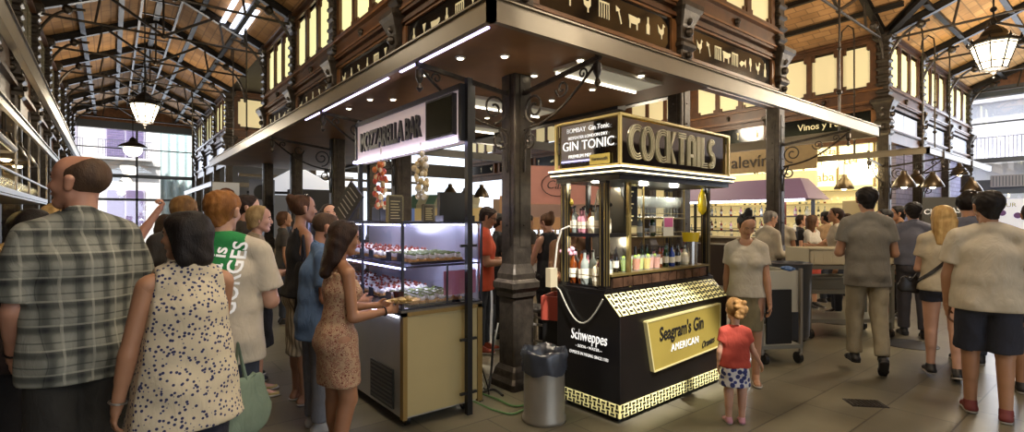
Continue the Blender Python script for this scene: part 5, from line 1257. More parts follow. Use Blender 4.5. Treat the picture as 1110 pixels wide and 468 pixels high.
# ================================================================== people
SKIN = {k: mat('skin_' + k, c, .5, 0, noise=.06, nscale=10) for k, c in (('fair', '#bb8f76'), ('tan', '#a07558'), ('olive', '#94694c'), ('pale', '#c99a7c'), ('ruddy', '#b08068'))}
for m_ in SKIN.values(): m_.node_tree.nodes['Principled BSDF'].inputs['Subsurface Weight'].default_value = .0
def hairmat(name, c, c2=None):
    m = ramp_mat(name, 'noise', [(.3, c), (.7, c2 or c)], 30, .62, map=(1, 1, .15)); m.node_tree.nodes['Principled BSDF'].inputs['Specular IOR Level'].default_value = .25; folds(m, .6, 45, .006); return m
HAIR = {'black': hairmat('hair_black', '#0d0a09', '#1c1512'), 'dark': hairmat('hair_dark', '#1c110b', '#33201500'[:7]), 'brown': hairmat('hair_brown', '#3a2415', '#5a3c24'), 'ginger': hairmat('hair_ginger', '#6e4522', '#94632f'),
        'blonde': hairmat('hair_blonde', '#8e6c3c', '#c0a068'), 'ash': hairmat('hair_ash', '#77603c', '#a58c60'), 'grey': hairmat('hair_grey', '#5f5a54', '#8c867e'), 'stubble': hairmat('hair_stubble', '#3b2c22', '#54402f'), 'lightbrown': hairmat('hair_lightbrown', '#5c4022', '#8a6638')}
EYEW = mat('eye_white', '#cfc8bd', .3); EYED = mat('eye_dark', '#1a110c', .2); LIPM = mat('lips', '#8d4a3e', .5); BROW = mat('brows', '#2a1a10', .8)
def vec(*a): return np.array(a, np.float32)
def un(v): v = np.asarray(v, np.float32); return v / np.linalg.norm(v)
def person(label, p, H, face, sex='m', skin='tan', hair=('short', 'dark'), head=(0, 0), lean=(0, 0), tw=0.0,
           arms=(((.14, .02, -1), (.03, .18, -1)), ((.14, .02, -1), (.03, .18, -1))), legs=(((0, .0, -1), (0, 0, -1)), ((0, 0, -1), (0, 0, -1))),
           top=None, bottom=None, dress=None, shoes=None, girth=1.0, res=.014, child=False, extras=None, name='person', hands=True, group=None, belly=0, hres=None):
    """p: ground point; face: heading (deg, 0 = away from the camera, + to image right). arms/legs: (left, right), each ((upper dir), (lower dir)) in body axes x = right, y = ahead"""
    s = H / 1.75; g = girth * s; f = sex == 'f'
    rz = -TH - math.radians(face)
    t = thing(name, label, 'person', (p[0], p[1], 0), rz, group)
    hs = s * (1.05 if not child else 1.5) ; R = vec(1, 0, 0)
    thigh, shin = .245 * H, .243 * H
    if child: thigh, shin = .21 * H, .21 * H
    ankle = .045 * H
    lg = []
    for i, (u, l) in enumerate(legs):
        u = un(u); l = un(l); lg.append((u, l, thigh * -u[2] + shin * -l[2]))
    hipz = max(x[2] for x in lg) + ankle
    hx = .088 * g * (1.02 if f else 1)
    hip = vec(0, 0, hipz)
    Ln = (H * (.815 if not child else .765) - (thigh + shin + ankle))    # spine length to the shoulder line
    up = un((math.sin(math.radians(lean[1])), math.sin(math.radians(lean[0])), math.cos(math.radians(lean[0])) * math.cos(math.radians(lean[1]))))
    ct, sn_ = math.cos(math.radians(tw)), math.sin(math.radians(tw))
    Rs = un(vec(ct, sn_, 0) - up * float(vec(ct, sn_, 0) @ up)); Fs = np.cross(up, Rs)     # shoulder right / chest forward
    sh = hip + up * Ln; chest = hip + up * Ln * .68; waist = hip + up * Ln * .3
    sw = (.155 if f else .176) * g if not child else .15 * g * 1.1
    arm_r = (.042, .034, .024) if f else (.052, .042, .029)
    if child: arm_r = (.045, .038, .028)
    leg_r = (.092, .058, .036) if f else (.090, .06, .04)
    if child: leg_r = (.085, .062, .042)
    torso = []
    k1 = 1.5 if not f else 1.5
    rp = (.108 if f else .104) * g; rw = (.078 if f else .092) * g; rc = (.094 if f else .108) * g
    torso.append(Pr(hip + vec(0, -.01 * s, -.02 * s), waist, rp, rw, R, 1.45))
    torso.append(Pr(waist, chest + Fs * .005 * s, rw, rc, Rs, 1.42))
    torso.append(Pr(chest, sh - up * .075 * s, rc, .08 * g, Rs, 1.5))
    for sg in (-1, 1):
        torso.append(Pr(sh + Fs * -.012 * s + up * .045 * s, sh + Rs * sg * (sw * .9) - up * .022 * s, .044 * s, .046 * g))
        torso.append(Pr(hip + R * sg * .075 * g + vec(0, -.05 * s, -.04 * s), hip + R * sg * .07 * g + vec(0, -.04 * s, .02 * s), .075 * g, .07 * g))
        if f and not child: torso.append(Pr(chest + Rs * sg * .075 * s + Fs * .065 * s - up * .01 * s, chest + Rs * sg * .072 * s + Fs * .06 * s + up * .03 * s, .056 * g, .04 * g))
    if belly: torso.append(Pr(waist + vec(0, .05, -.02) * s, waist + up * .1 + vec(0, .04, 0), .1 * g * belly, .085 * g, R, 1.2))
    neck0 = sh + up * .02 * s - Fs * .012 * s
    headc = sh + up * (.2 if not child else .22) * hs * (1 if not child else .88) + Fs * .018 * s
    # ---- arms
    AR = []; armp = []; ua = .172 * H if not child else .155 * H; fa = .148 * H if not child else .13 * H
    for i, sg in enumerate((-1, 1)):
        u, l = arms[i][0], arms[i][1]
        W = lambda v: un(Rs * (sg * v[0]) + Fs * v[1] + up * v[2])
        u = W(u); l = W(l); S_ = sh + Rs * sg * sw - up * .036 * s; E = S_ + u * ua; Wr = E + l * fa
        armp.append([Pr(S_, E, arm_r[0] * g, arm_r[1] * g), Pr(E, Wr, arm_r[1] * .98 * g, arm_r[2] * g, sm=.012), Pr(E + l * fa * .12, E + l * fa * .5, arm_r[1] * 1.04 * g, arm_r[1] * .85 * g)])
        AR.append((S_, E, Wr, u, l, sg))
    LG = []; legp = []
    for i, sg in enumerate((-1, 1)):
        u, l, _ = lg[i]; Hj = hip + R * sg * hx; Kn = Hj + u * thigh; An = Kn + l * shin
        bk = un(np.cross(l, R)); bk = bk if bk[1] < 0 else -bk
        legp.append([Pr(Hj, Kn, leg_r[0] * g, leg_r[1] * g), Pr(Kn, An, leg_r[1] * .93 * g, leg_r[2] * g), Pr(Kn + l * shin * .16 + bk * .014 * g, Kn + l * shin * .48 + bk * .012 * g, .05 * g, .042 * g)])
        LG.append((Hj, Kn, An, u, l, sg))
    # ---- head
    hy, hp = math.radians(head[0]), math.radians(head[1])
    hf = un(Fs * math.cos(hy) + Rs * math.sin(hy)); hf = un(vec(hf[0] * math.cos(hp), hf[1] * math.cos(hp), math.sin(hp)))
    hr = un(np.cross(hf, vec(0, 0, 1))); hu = np.cross(hr, hf)
    q = hs * (.97 if f else 1.0); c = headc
    L_ = lambda x, y, z: c + hr * (x * q) + hf * (y * q) + hu * (z * q)
    skull = [Pr(L_(0, -.028, .032), L_(0, .018, .036), .079 * q, .074 * q), Pr(L_(0, .0, .0), L_(0, .035, -.02), .07 * q, .06 * q)]
    face_ = [Pr(L_(0, .03, -.02), L_(0, .06, -.092), .058 * q, .026 * q), Pr(L_(-.035, .01, -.055), L_(-.012, .06, -.09), .03 * q, .022 * q), Pr(L_(.035, .01, -.055), L_(.012, .06, -.09), .03 * q, .022 * q),
             Pr(L_(-.03, .075, .022), L_(.03, .075, .022), .016 * q, sm=.01), Pr(L_(-.036, .066, -.022), L_(-.03, .062, -.03), .022 * q, sm=.012), Pr(L_(.036, .066, -.022), L_(.03, .062, -.03), .022 * q, sm=.012),
             Pr(L_(0, .09, .01), L_(0, .108, -.026), .007 * q, .011 * q, sm=.008), Pr(L_(-.012, .096, -.03), L_(.012, .096, -.03), .007 * q, sm=.006),
             Pr(L_(-.016, .087, -.056), L_(.016, .087, -.056), .0085 * q, sm=.006), Pr(L_(0, .078, -.09), L_(0, .07, -.095), .016 * q, sm=.012)]
    ears = [Pr(L_(sg * .077, -.004, .01), L_(sg * .074, .002, -.028), .017 * q, .012 * q, hf, 1.15, sm=.004) for sg in (-1, 1)]
    neck = [Pr(neck0, L_(0, -.012, -.05), (.056 if not f else .047) * s, (.054 if not f else .043) * q)]
    hr_ = hres or max(.006, res * .55)
    headmesh = sdf_mesh(skull + face_ + ears + neck, hr_, .015, cuts=[(neck0 + up * .0, -up)])
    # ---- clothes cover: which prims are bare
    allbody = torso + [x for a in armp for x in a] + neck
    legall = [x for a in legp for x in a]
    sleeve = 0; parts = [headmesh]
    slv = (dress or top or {}).get('sleeve', .5)
    # bare body (shrunk a little under the cloth)
    parts.append(sdf_mesh(torso + [a[0] for a in armp] + neck + ([l[0] for l in legp] if True else []), res, .02, off=-.002))
    for a in armp: parts.append(sdf_mesh(a, res * .8, .015))
    for a in legp: parts.append(sdf_mesh(a, res, .02))
    # ---- hands
    hd = (dress or top or {})
    for (S_, E, Wr, u, l, sg), spec in zip(AR, (extras or {}).get('hands', ('relax', 'relax'))):
        if spec is None: continue
        curl = {'relax': .45, 'fist': 1.35, 'hold': .8, 'flat': .12}[spec]
        inw = -Rs * sg; n_ = un(inw - l * float(inw @ l)) if abs(float(inw @ l)) < .95 else un(-up)       # palm normal: faces the body
        fwd_ = un(np.cross(l, n_)); 
        if float(fwd_ @ (Fs + up * .3)) < 0: fwd_ = -fwd_
        hk = s * (.88 if f else 1) * (1.25 if child else 1)
        pr = [Pr(Wr - l * .01, Wr + l * .03 * hk, arm_r[2] * g * .95, .024 * hk, fwd_, 1.2)]
        pr.append(Pr(Wr + l * .03 * hk, Wr + l * .075 * hk, .0165 * hk, .0155 * hk, fwd_, 2.1))
        for j, (o_, ln) in enumerate(((.028, .9), (.0095, 1.0), (-.0095, .95), (-.027, .76))):
            b0 = Wr + l * .082 * hk + fwd_ * o_ * hk; a1 = curl * (.75 + .12 * j)
            d1 = un(l * math.cos(a1) + n_ * math.sin(a1)); a2 = a1 * 1.9; d2 = un(l * math.cos(a2) + n_ * math.sin(a2)); a3 = a1 * 2.5; d3 = un(l * math.cos(a3) + n_ * math.sin(a3))
            b1 = b0 + d1 * .038 * ln * hk; b2 = b1 + d2 * .026 * ln * hk; b3 = b2 + d3 * .018 * ln * hk
            pr += [Pr(b0, b1, .0092 * hk, .0086 * hk, sm=.003), Pr(b1, b2, .0086 * hk, .008 * hk, sm=.003), Pr(b2, b3, .008 * hk, .007 * hk, sm=.003)]
        t0 = Wr + l * .03 * hk + fwd_ * .028 * hk; t1 = t0 + un(l + fwd_ * .9 + n_ * .5) * .038 * hk; t2 = t1 + un(l * 1.2 + fwd_ * .2 + n_ * (.5 + curl)) * .03 * hk
        pr += [Pr(t0, t1, .0125 * hk, .0105 * hk, sm=.006), Pr(t1, t2, .0105 * hk, .008 * hk, sm=.004)]
        parts.append(sdf_mesh(pr, max(.0042, res * .38) * (1 if res < .02 else 1.4), .006, smooth=1))
    # ---- feet (bare or to fill shoes)
    ft = []
    for i, (Hj, Kn, An, u, l, sg) in enumerate(LG):
        toe = (extras or {}).get('toe', (0, 0))[i]; a = math.radians(toe)
        fd = un((sg * .12, math.cos(a), -math.sin(a))); fu = un(np.cross(R, fd))
        heel = An - fd * .035 * s - fu * (ankle * .55); ball_ = An + fd * .11 * s - fu * (ankle * .62); tip = An + fd * .165 * s - fu * (ankle * .7)
        ft.append((An, heel, ball_, tip, fd, fu, sg))
    FT = [[Pr(An, heel, .036 * s, .028 * s), Pr(heel, ball_, .026 * s, .022 * s, R, 1.3), Pr(ball_, tip, .021 * s, .015 * s, R, 1.7), Pr(An, ball_, .034 * s, .02 * s)] for (An, heel, ball_, tip, fd, fu, sg) in ft]
    low = min(min(float(x.a[2]) - x.ra, float(x.b[2]) - x.rb) for q_ in FT for x in q_)
    for q_ in FT: parts.append(sdf_mesh(q_, max(.008, res * .7), .012))
    body = mesh_obj('body', parts, SKIN[skin], t)
    t.location.z = -low + .008 if not (extras or {}).get('z') else extras['z']
    # ---- facial features
    m = MB(); 
    if (extras or {}).get('facefeat', True):
        for sg in (-1, 1):
            m = MB(); m.ball(L_(sg * .031, .074, .006), .0125 * q, 8, 6); eo = m.build('eye', EYEW, body, smooth=True)
            m = MB(); m.ball(L_(sg * .031, .0835, .006), .0065 * q, 7, 5); m.build('iris', EYED, eo, smooth=True)
            m = MB(); m.tube([L_(sg * .014, .09, .022), L_(sg * .032, .0905, .029), L_(sg * .05, .079, .021)], .0042 * q, 5); m.build('eyebrow', BROW, body)
        m = MB(); m.tube([L_(-.02, .09, -.056), L_(0, .0975, -.053), L_(.02, .09, -.056)], [.003 * q, .0055 * q, .003 * q], 6); m.build('mouth', LIPM, body)
    # ---- hair
    hk_, hc = hair; HM = HAIR[hc]; hcut = lambda d, z: (L_(0, d, z), hf * .85 - hu * .5)
    hp_ = []
    if hk_ in ('short', 'crop'):
        o_ = .009 if hk_ == 'short' else .004
        hv = sdf_mesh([Pr(x.a, x.b, x.ra, x.rb) for x in skull] + [Pr(L_(0, -.045, -.0), L_(0, -.03, -.08), .052 * q, .043 * q)], hr_, .015, off=o_ * q, cuts=[(L_(0, .052, .045), hf * .9 - hu * .45), (L_(0, -.03, -.062), -hu * .9 + hf * .75)], wr=.004 * q, wf=90)
    elif hk_ == 'bald':
        hv = sdf_mesh(skull, hr_, .015, off=.003 * q, cuts=[(L_(0, .02, 0), hf), (L_(0, -.04, -.05), -hu * .9 + hf * .5), (L_(0, -.03, .088), hu * .9 + hf * .75)])
    elif hk_ == 'buzz':
        hv = sdf_mesh(skull, hr_, .015, off=.003 * q, cuts=[(L_(0, .05, .05), hf * .9 - hu * .5), (L_(0, -.03, -.045), -hu * .9 + hf * .55)])
    else:
        cap = [Pr(x.a, x.b, x.ra + .014 * q, x.rb + .012 * q) for x in skull]
        cutp = [Pr(L_(0, .15, -.01), L_(0, .115, -.05), .075 * q, .07 * q, sub=True)]
        sh_ = []
        if hk_ == 'long':
            sh_ = [Pr(L_(sg * .045, -.05, .0), L_(sg * .05, -.05, -.16), .055 * q, .05 * q) for sg in (-1, 1)] + [Pr(L_(0, -.07, -.05), L_(0, -.085, -.26), .05 * q, .04 * q, hr, 2.0), Pr(L_(-.068, .0, -.01), L_(-.065, -.01, -.15), .028 * q, .026 * q), Pr(L_(.068, .0, -.01), L_(.065, -.01, -.15), .028 * q, .026 * q)]
        if hk_ == 'bob':
            sh_ = [Pr(L_(sg * .05, -.02, .03), L_(sg * .072, -.012, -.11), .06 * q, .05 * q) for sg in (-1, 1)] + [Pr(L_(0, -.06, 0), L_(0, -.065, -.115), .062 * q, .05 * q, hr, 1.5)]
        if hk_ == 'mid':
            sh_ = [Pr(L_(sg * .05, -.04, .02), L_(sg * .05, -.04, -.06), .05 * q, .035 * q) for sg in (-1, 1)] + [Pr(L_(0, -.06, 0), L_(0, -.06, -.07), .055 * q, .04 * q, hr, 1.5)]
        if hk_ == 'bun':
            sh_ = [Pr(L_(0, -.085, .06), L_(0, -.1, .085), .042 * q, .036 * q)]; cap = [Pr(x.a, x.b, x.ra + .007 * q, x.rb + .006 * q) for x in skull]
        if hk_ == 'topbun':
            sh_ = [Pr(L_(0, -.03, .125), L_(0, -.035, .15), .04 * q, .034 * q)]; cap = [Pr(x.a, x.b, x.ra + .007 * q, x.rb + .006 * q) for x in skull]
        if hk_ == 'curly':
            r2 = random.Random(4); sh_ = [Pr(L_(.085 * math.cos(a_) * math.cos(b_), -.02 + .085 * math.sin(a_) * math.cos(b_), .035 + .095 * math.sin(b_)),) * 1 for a_, b_ in ()]
            for _ in range(46):
                a_, b_ = r2.uniform(0, 2 * PI), r2.uniform(-.5, 1.5); pt = L_(.08 * math.cos(a_) * math.cos(b_), -.02 + .09 * math.sin(a_) * math.cos(b_), .03 + .092 * math.sin(b_)); sh_.append(Pr(pt, pt + .002, .022 * q, .022 * q, sm=.006))
        if hk_ == 'tied':   # child's tied up curls
            r2 = random.Random(9); cap = [Pr(x.a, x.b, x.ra + .008 * q, x.rb + .007 * q) for x in skull]
            for _ in range(26): pt = L_(r2.uniform(-.05, .05), -.09 + r2.uniform(-.03, .02), r2.uniform(-.06, .11)); sh_.append(Pr(pt, pt + .002, .024 * q, .022 * q, sm=.006))
        cuts_ = [(L_(0, .058, .05), hf * .9 - hu * .45), (L_(0, .03, 0), hf * 1.0 - hu * .15)] if hk_ in ('bun', 'topbun', 'tied', 'mid', 'curly') else [(L_(0, .066, .05), hf * .9 - hu * .35)]
        if hk_ in ('bun', 'topbun', 'tied', 'mid', 'curly'): cuts_.append((L_(0, -.02, -.075), -hu * .9 + hf * .6)) 
        hv = sdf_mesh(cap + sh_ + (cutp if hk_ in ('long', 'bob') else []), hr_, .02, cuts=cuts_, wr=.0025 * q, wf=60)
    ho = mesh_obj('hair', [hv], HM, body)
    ex = extras or {}
    if 'beard' in ex:
        bv = sdf_mesh([face_[0], face_[1], face_[2]], hr_, .015, off=.003 * q, cuts=[(L_(0, .06, -.035), hu)]); mesh_obj('beard', [bv], HAIR[ex['beard']], body)
    # ---- top
    def armcut(i, frac):
        S_, E, Wr, u, l, sg = AR[i]
        if frac <= 1: return [(S_ + u * ua * frac, u)]
        return [(E + l * fa * (frac - 1), l)]
    def make_top(d, nm='shirt'):
        off = (d.get('off', .016) + .006) * s; hem = d.get('hem', -.06) * H; lo = d.get('loose', 0) * s; sl = d.get('sleeve', .55)
        pr = [Pr(x.a, x.b, x.ra, x.rb, x.st, x.k) for x in torso]
        pr.append(Pr(waist, hip + vec(0, 0, hem - .05), rw * 1.05 + lo * .6, rp * 1.0 + lo, R, 1.5))
        if lo: pr.append(Pr(chest, waist, rc * .98 + lo * .2, rw + lo * .8, Rs, 1.48))
        hz = hip + vec(0, 0, hem); C_ = [(hz, -vec(0, d.get('hemtilt', 0), 1))]
        C_.append((neck0 + up * .075 * s, up))
        P_parts = []
        if d.get('strap'):   # sleeveless: cut shoulders
            for sg in (-1, 1): C_.append((sh + Rs * sg * sw * d['strap'], Rs * sg * 1.0 + up * .15))
        if sl:
            for i in (0, 1):
                a = armp[i]; pp = []
                S_, E, Wr, u, l, sg = AR[i]
                ext = d.get('swide', .012) * s
                if sl <= 1: pp = [Pr(S_, E, arm_r[0] * g + off * .7, arm_r[1] * g + off + ext, cuts=armcut(i, sl))]
                else: pp = [Pr(S_, E, arm_r[0] * g + off * .7, arm_r[1] * g + off * .8), Pr(E, Wr, arm_r[1] * g + off * .8, arm_r[2] * g + off * .9, cuts=armcut(i, sl))]
                for x in pp: x.ra -= off; x.rb -= off
                pr += pp
        nr = d.get('neckr', .074 if f else .064) * s
        pr.append(Pr(neck0 + up * .04 * s + Fs * .02 * s, neck0 + up * .3 * s + Fs * .02 * s, nr, sub=True))
        v = sdf_mesh(pr, res, .022, off=off, cuts=C_, wr=d.get('wr', .004) * s, wf=d.get('wf', 16))
        so = mesh_obj(nm, [v], d['mat'], body)
        if d.get('collar'):
            a0 = neck0 + up * .03 * s
            cv = sdf_mesh([Pr(neck0 + up * .0, neck0 + up * .06 * s - Fs * .0, .066 * s, .058 * s, Rs, 1.15)], res * .7, .01, cuts=[(neck0 + up * .058 * s, up + Fs * .7), (neck0 + up * .02 * s, -up - Fs * .2)]); mesh_obj('collar', [cv], d['mat'], so)
        return so
    out = {}
    if top: out['top'] = make_top(top, top.get('name', 'shirt'))
    # ---- bottoms
    def make_bottom(d, nm='trousers'):
        off = d.get('off', .010) * s; top_z = hip + up * (d.get('rise', .05) * H); ln = d.get('len', 1.95); wd = d.get('wide', 0) * s
        pr = [torso[0], Pr(torso[4].a, torso[4].b, torso[4].ra, torso[4].rb), Pr(torso[6].a, torso[6].b, torso[6].ra, torso[6].rb)] if not f or child else [torso[0]] + [x for x in torso[3:] if x.a[2] < hip[2] + .05]
        for i in (0, 1):
            Hj, Kn, An, u, l, sg = LG[i]
            if ln <= 1: pr.append(Pr(Hj, Kn, leg_r[0] * g, leg_r[1] * g + wd, cuts=[(Hj + u * thigh * ln, u)]))
            else:
                pr.append(Pr(Hj, Kn, leg_r[0] * g, leg_r[1] * g + wd * .6)); pr.append(Pr(Kn, An, leg_r[1] * g + wd * .6, leg_r[2] * 1.1 * g + wd, cuts=[(Kn + l * shin * (ln - 1), l)])); pr.append(legp[i][2])
        v = sdf_mesh(pr, res, .012, off=off, cuts=[(top_z, up)], wr=d.get('wr', .004) * s, wf=20)
        return mesh_obj(nm, [v], d['mat'], body)
    def make_skirt(d, nm='skirt'):
        z1 = hip[2] - d.get('len', .2) * H; hw = d.get('hemw', .13) * s; off = d.get('off', .008) * s
        pr = [torso[0]] + [x for x in torso[3:] if x.a[2] < hip[2] + .05]; ctr = (LG[0][1] + LG[1][1]) / 2 * .0 + hip
        kx = (LG[0][1][1] + LG[1][1][1]) / 2
        e = vec(0, kx * .8, z1 - .05)
        pr.append(Pr(hip, e, rp, hw, R, 1.4))
        if ex.get('skirtfollow'):
            for i in (0, 1): pr.append(Pr(LG[i][0], LG[i][1], leg_r[0] * g, leg_r[1] * g * 1.1))
        v = sdf_mesh(pr, res, .03, off=off, cuts=[(vec(0, 0, z1), (0, d.get('tilt', 0), -1)), (hip + up * d.get('rise', .06) * H, up)], wr=d.get('wr', .008) * s, wf=26)
        return mesh_obj(nm, [v], d['mat'], body)
    if bottom:
        out['bottom'] = (make_skirt if bottom.get('kind') == 'skirt' else make_bottom)(bottom, bottom.get('name', {'skirt': 'skirt', 'shorts': 'shorts'}.get(bottom.get('kind'), 'trousers')))
    if dress:
        d = dress; off = d.get('off', .013) * s; z1 = hip[2] - d.get('len', .2) * H
        pr = [Pr(x.a, x.b, x.ra, x.rb, x.st, x.k) for x in torso] + [Pr(hip, vec(0, .02, z1 - .05), rp * 1.02, d.get('hemw', .13) * s, R, 1.45)]
        C_ = [(vec(0, 0, z1), (0, .0, -1)), (sh - up * d.get('neckdrop', .05) * s, un(up + Fs * .35))]
        for sg in (-1, 1): C_.append((sh + Rs * sg * sw * .72, Rs * sg + up * .3))
        v = sdf_mesh(pr, res, .025, off=off, cuts=C_, wr=.006 * s, wf=24); do = mesh_obj('dress', [v], d['mat'], body)
        m = MB()
        for sg in (-1, 1): m.tube([sh - up * .07 * s + Rs * sg * .07 * s + Fs * .1 * s, sh + Rs * sg * .085 * s + up * .045 * s, sh - up * .07 * s + Rs * sg * .07 * s - Fs * .09 * s], .007 * s, 5)
        m.build('straps', d['mat'], do); out['top'] = do
    # ---- shoes
    if shoes:
        for i, (An, heel, ball_, tip, fd, fu, sg) in enumerate(ft):
            kind = shoes.get('kind', 'trainer')
            if kind in ('trainer', 'boot'):
                u_ = [Pr(An + fu * (.005 if kind == 'trainer' else .05) * s, heel, .042 * s, .036 * s), Pr(heel, ball_, .034 * s, .03 * s, R, 1.25), Pr(ball_, tip, .028 * s, .022 * s, R, 1.6), Pr(An, ball_, .04 * s, .027 * s)]
                v = sdf_mesh(u_, max(.007, res * .6), .014, cuts=[(An + fu * (.03 if kind == 'trainer' else .08) * s, fu), (heel - fu * .02 * s, -fu)])
            else:
                u_ = [Pr(heel, ball_, .03 * s, .026 * s, R, 1.3), Pr(ball_, tip, .026 * s, .02 * s, R, 1.6)]
                v = sdf_mesh(u_, max(.006, res * .5), .01, cuts=[(heel + fu * (.004 if kind == 'flat' else -.012) * s, fu), (heel - fu * .024 * s, -fu)])
            so = mesh_obj('shoe', [v], shoes['mat'], body)
            sv = sdf_mesh([Pr(heel - fu * .02 * s, ball_ - fu * .012 * s, .036 * s, .037 * s, R, 1.12), Pr(ball_ - fu * .012 * s, tip - fu * .004 * s, .037 * s, .03 * s, R, 1.3)], .007, .01, cuts=[(heel - fu * .014 * s, fu), (heel - fu * .034 * s, -fu)])
            mesh_obj('sole', [sv], shoes.get('sole', SOLEW), so)
            if kind == 'trainer' and res < .016:
                m = MB()
                for k in range(4):
                    cc = An + (ball_ - An) * (.3 + k * .17) + fu * (.037 - .004 * k) * s; m.tube([cc - R * .02 * s, cc + fu * .003, cc + R * .02 * s], .003 * s, 5)
                m.build('laces', shoes.get('lace', SOLEW), so)
    out.update(t=t, body=body, head=L_, AR=AR, LG=LG, s=s, q=q, up=up, Rs=Rs, Fs=Fs, sh=sh, hip=hip, waist=waist, chest=chest, hair=ho, rz=rz)
    # ---- glasses
    if 'glasses' in ex:
        m = MB(); z, y = (.006, .094) if ex['glasses'] == 'on' else (.105, .03)
        for sg in (-1, 1):
            m.tube([L_(sg * (.031 + .023 * math.cos(a)), y, z + .018 * math.sin(a)) for a in [k * PI / 6 for k in range(13)]], .0028 * q, 5); m.tube([L_(sg * .054, y, z + .005), L_(sg * .077, y - .09, z + .01)], .0028 * q, 5)
        m.tube([L_(-.009, y + .004, z), L_(.009, y + .004, z)], .0028 * q, 5); m.build('glasses', BLACK, body)
        if ex['glasses'] == 'top': 
            m = MB()
            for sg in (-1, 1): m.ball(L_(sg * .031, y, z), .022 * q, 8, 6, (1, .3, .8))
            m.build('lenses', EYED, body)
    return out
SOLEW = mat('sole_white', '#a8a39a', .6); SOLED = mat('sole_dark', '#1d1b1a', .6)
# ---- cloths
def plaid():
    m, nt, b = newmat('plaid_cloth'); b.inputs['Roughness'].default_value = .85
    tc = nt.nodes.new('ShaderNodeTexCoord'); sp = nt.nodes.new('ShaderNodeSeparateXYZ'); nt.links.new(tc.outputs['Object'], sp.inputs[0])
    def M(op, a, b_=None, **k):
        n = nt.nodes.new('ShaderNodeMath'); n.operation = op
        for i, v in enumerate((a, b_)):
            if v is None: continue
            if isinstance(v, (int, float)): n.inputs[i].default_value = v
            else: nt.links.new(v, n.inputs[i])
        return n.outputs[0]
    def stripe(src, period, w, ph=0.0):
        return M('LESS_THAN', M('FRACT', M('ADD', M('MULTIPLY', src, 1 / period), ph)), w)
    def soft(src, period, ph=0.0, pw=3):
        return M('POWER', M('ADD', M('MULTIPLY', M('SINE', M('ADD', M('MULTIPLY', src, 2 * PI / period), ph)), .5), .5), pw)
    x = M('ADD', sp.outputs[0], M('MULTIPLY', sp.outputs[1], .6)); z = sp.outputs[2]
    d = M('ADD', M('MULTIPLY', soft(z, .105, 0, 4), .55), M('MULTIPLY', soft(x, .1, 1, 4), .45))
    d = M('ADD', d, M('MULTIPLY', stripe(z, .105, .06, .3), .3)); d = M('ADD', d, M('MULTIPLY', stripe(x, .05, .06, .1), .22))
    li = M('ADD', stripe(x, .1, .1, .55), stripe(z, .105, .08, .62))
    r = nt.nodes.new('ShaderNodeValToRGB'); e = r.color_ramp.elements; e[0].position = 0; e[0].color = rgb('#86867a'); e[1].position = 1; e[1].color = rgb('#1c1f20'); q = e.new(.35); q.color = rgb('#55574f')
    nt.links.new(d, r.inputs[0]); mx = nt.nodes.new('ShaderNodeMix'); mx.data_type = 'RGBA'; nt.links.new(M('MULTIPLY', li, .45), mx.inputs[0]); nt.links.new(r.outputs[0], mx.inputs[6]); mx.inputs[7].default_value = rgb('#aaa898'); nt.links.new(mx.outputs[2], b.inputs['Base Color'])
    return m
PLAID = plaid()
FLORAL = ramp_mat('floral_cloth', 'voronoi', [(0, '#23264a'), (.27, '#4a4e70'), (.33, '#bdb197'), (1, '#c6bba2')], 52, .85, interp='CONSTANT')
DRESSP = ramp_mat('dress_cloth', 'voronoi', [(0, '#c9b79a'), (.13, '#7a3a2c'), (.28, '#b39a7c'), (.38, '#6b3226'), (.5, '#a08468'), (1, '#7a4a3a')], 48, .85, interp='CONSTANT', feature='F1')
SKIRTP = ramp_mat('blue_print', 'voronoi', [(0, '#2a3160'), (.36, '#3c4683'), (.44, '#c6c3bd'), (1, '#d2cec6')], 24, .85, interp='CONSTANT')
STRIPE = ramp_mat('stripe_cloth', 'wave', [(0, '#6f6656'), (.45, '#8f8470'), (.5, '#a79b84'), (1, '#b0a48c')], 9, .85, dir='X')
def cl(n, c, nz=.08):
    if 'cloth_' + n in MATS: return MATS['cloth_' + n]
    return folds(mat('cloth_' + n, c, .88, 0, noise=nz, nscale=14), .45, 9, .02)
for m_ in (PLAID, FLORAL, DRESSP, SKIRTP, STRIPE): folds(m_, .45, 7, .02)
DENIM = cl('denim', '#2e3440', .2); BLACKC = cl('black', '#121114'); NAVY = cl('navy', '#20222e', .15); WHT = cl('white_tee', '#b5ab98'); GREY = cl('grey_tee', '#6f6b62'); BLUE = cl('blue_shirt', '#5a769c'); KHAKI = cl('khaki', '#8a7c66'); BEIGE = cl('beige_trousers', '#8f8670', .1)
ORANGE = cl('orange_tee', '#b5472b'); GREEN = cl('green_tee', '#1f7a3e'); RED = cl('red_tee', '#a03c2c'); SLATE = cl('slate_shirt', '#5c5e6b'); DKGREY = cl('dark_grey', '#3a3632'); CREAMC = cl('cream_blouse', '#a89c84', .12); OFFW = cl('off_white', '#a9a08e'); CHAR = cl('charcoal', '#26241f', .15); OLIVE = cl('olive_skirt', '#6e6448'); BROWNC = cl('brown_top', '#6b4a2e'); LTGREY = cl('light_grey_jeans', '#70737a')
REDS = mat('red_shoe', '#6e2a26', .6); BKS = mat('black_shoe', '#141313', .5); YEL = mat('yellow_shoe', '#a8985a', .6); WHS = mat('white_shoe', '#a9a7a2', .6); SAND = mat('sandal_tan', '#5c3c26', .6); ORS = mat('orange_shoe', '#8c3a22', .6); PINKS = mat('pink_shoe', '#b5808a', .6)
DN = (0, 0, -1)
def arm(ux, uy, uz, lx, ly, lz): return ((ux, uy, uz), (lx, ly, lz))
HANG = arm(.16, .0, -1, .02, .2, -1); HANG2 = arm(.12, -.12, -1, .0, .12, -1)
HOLD = arm(.12, .25, -1, -.15, 1, .1)
FF = 3.0
NF = {'facefeat': False}

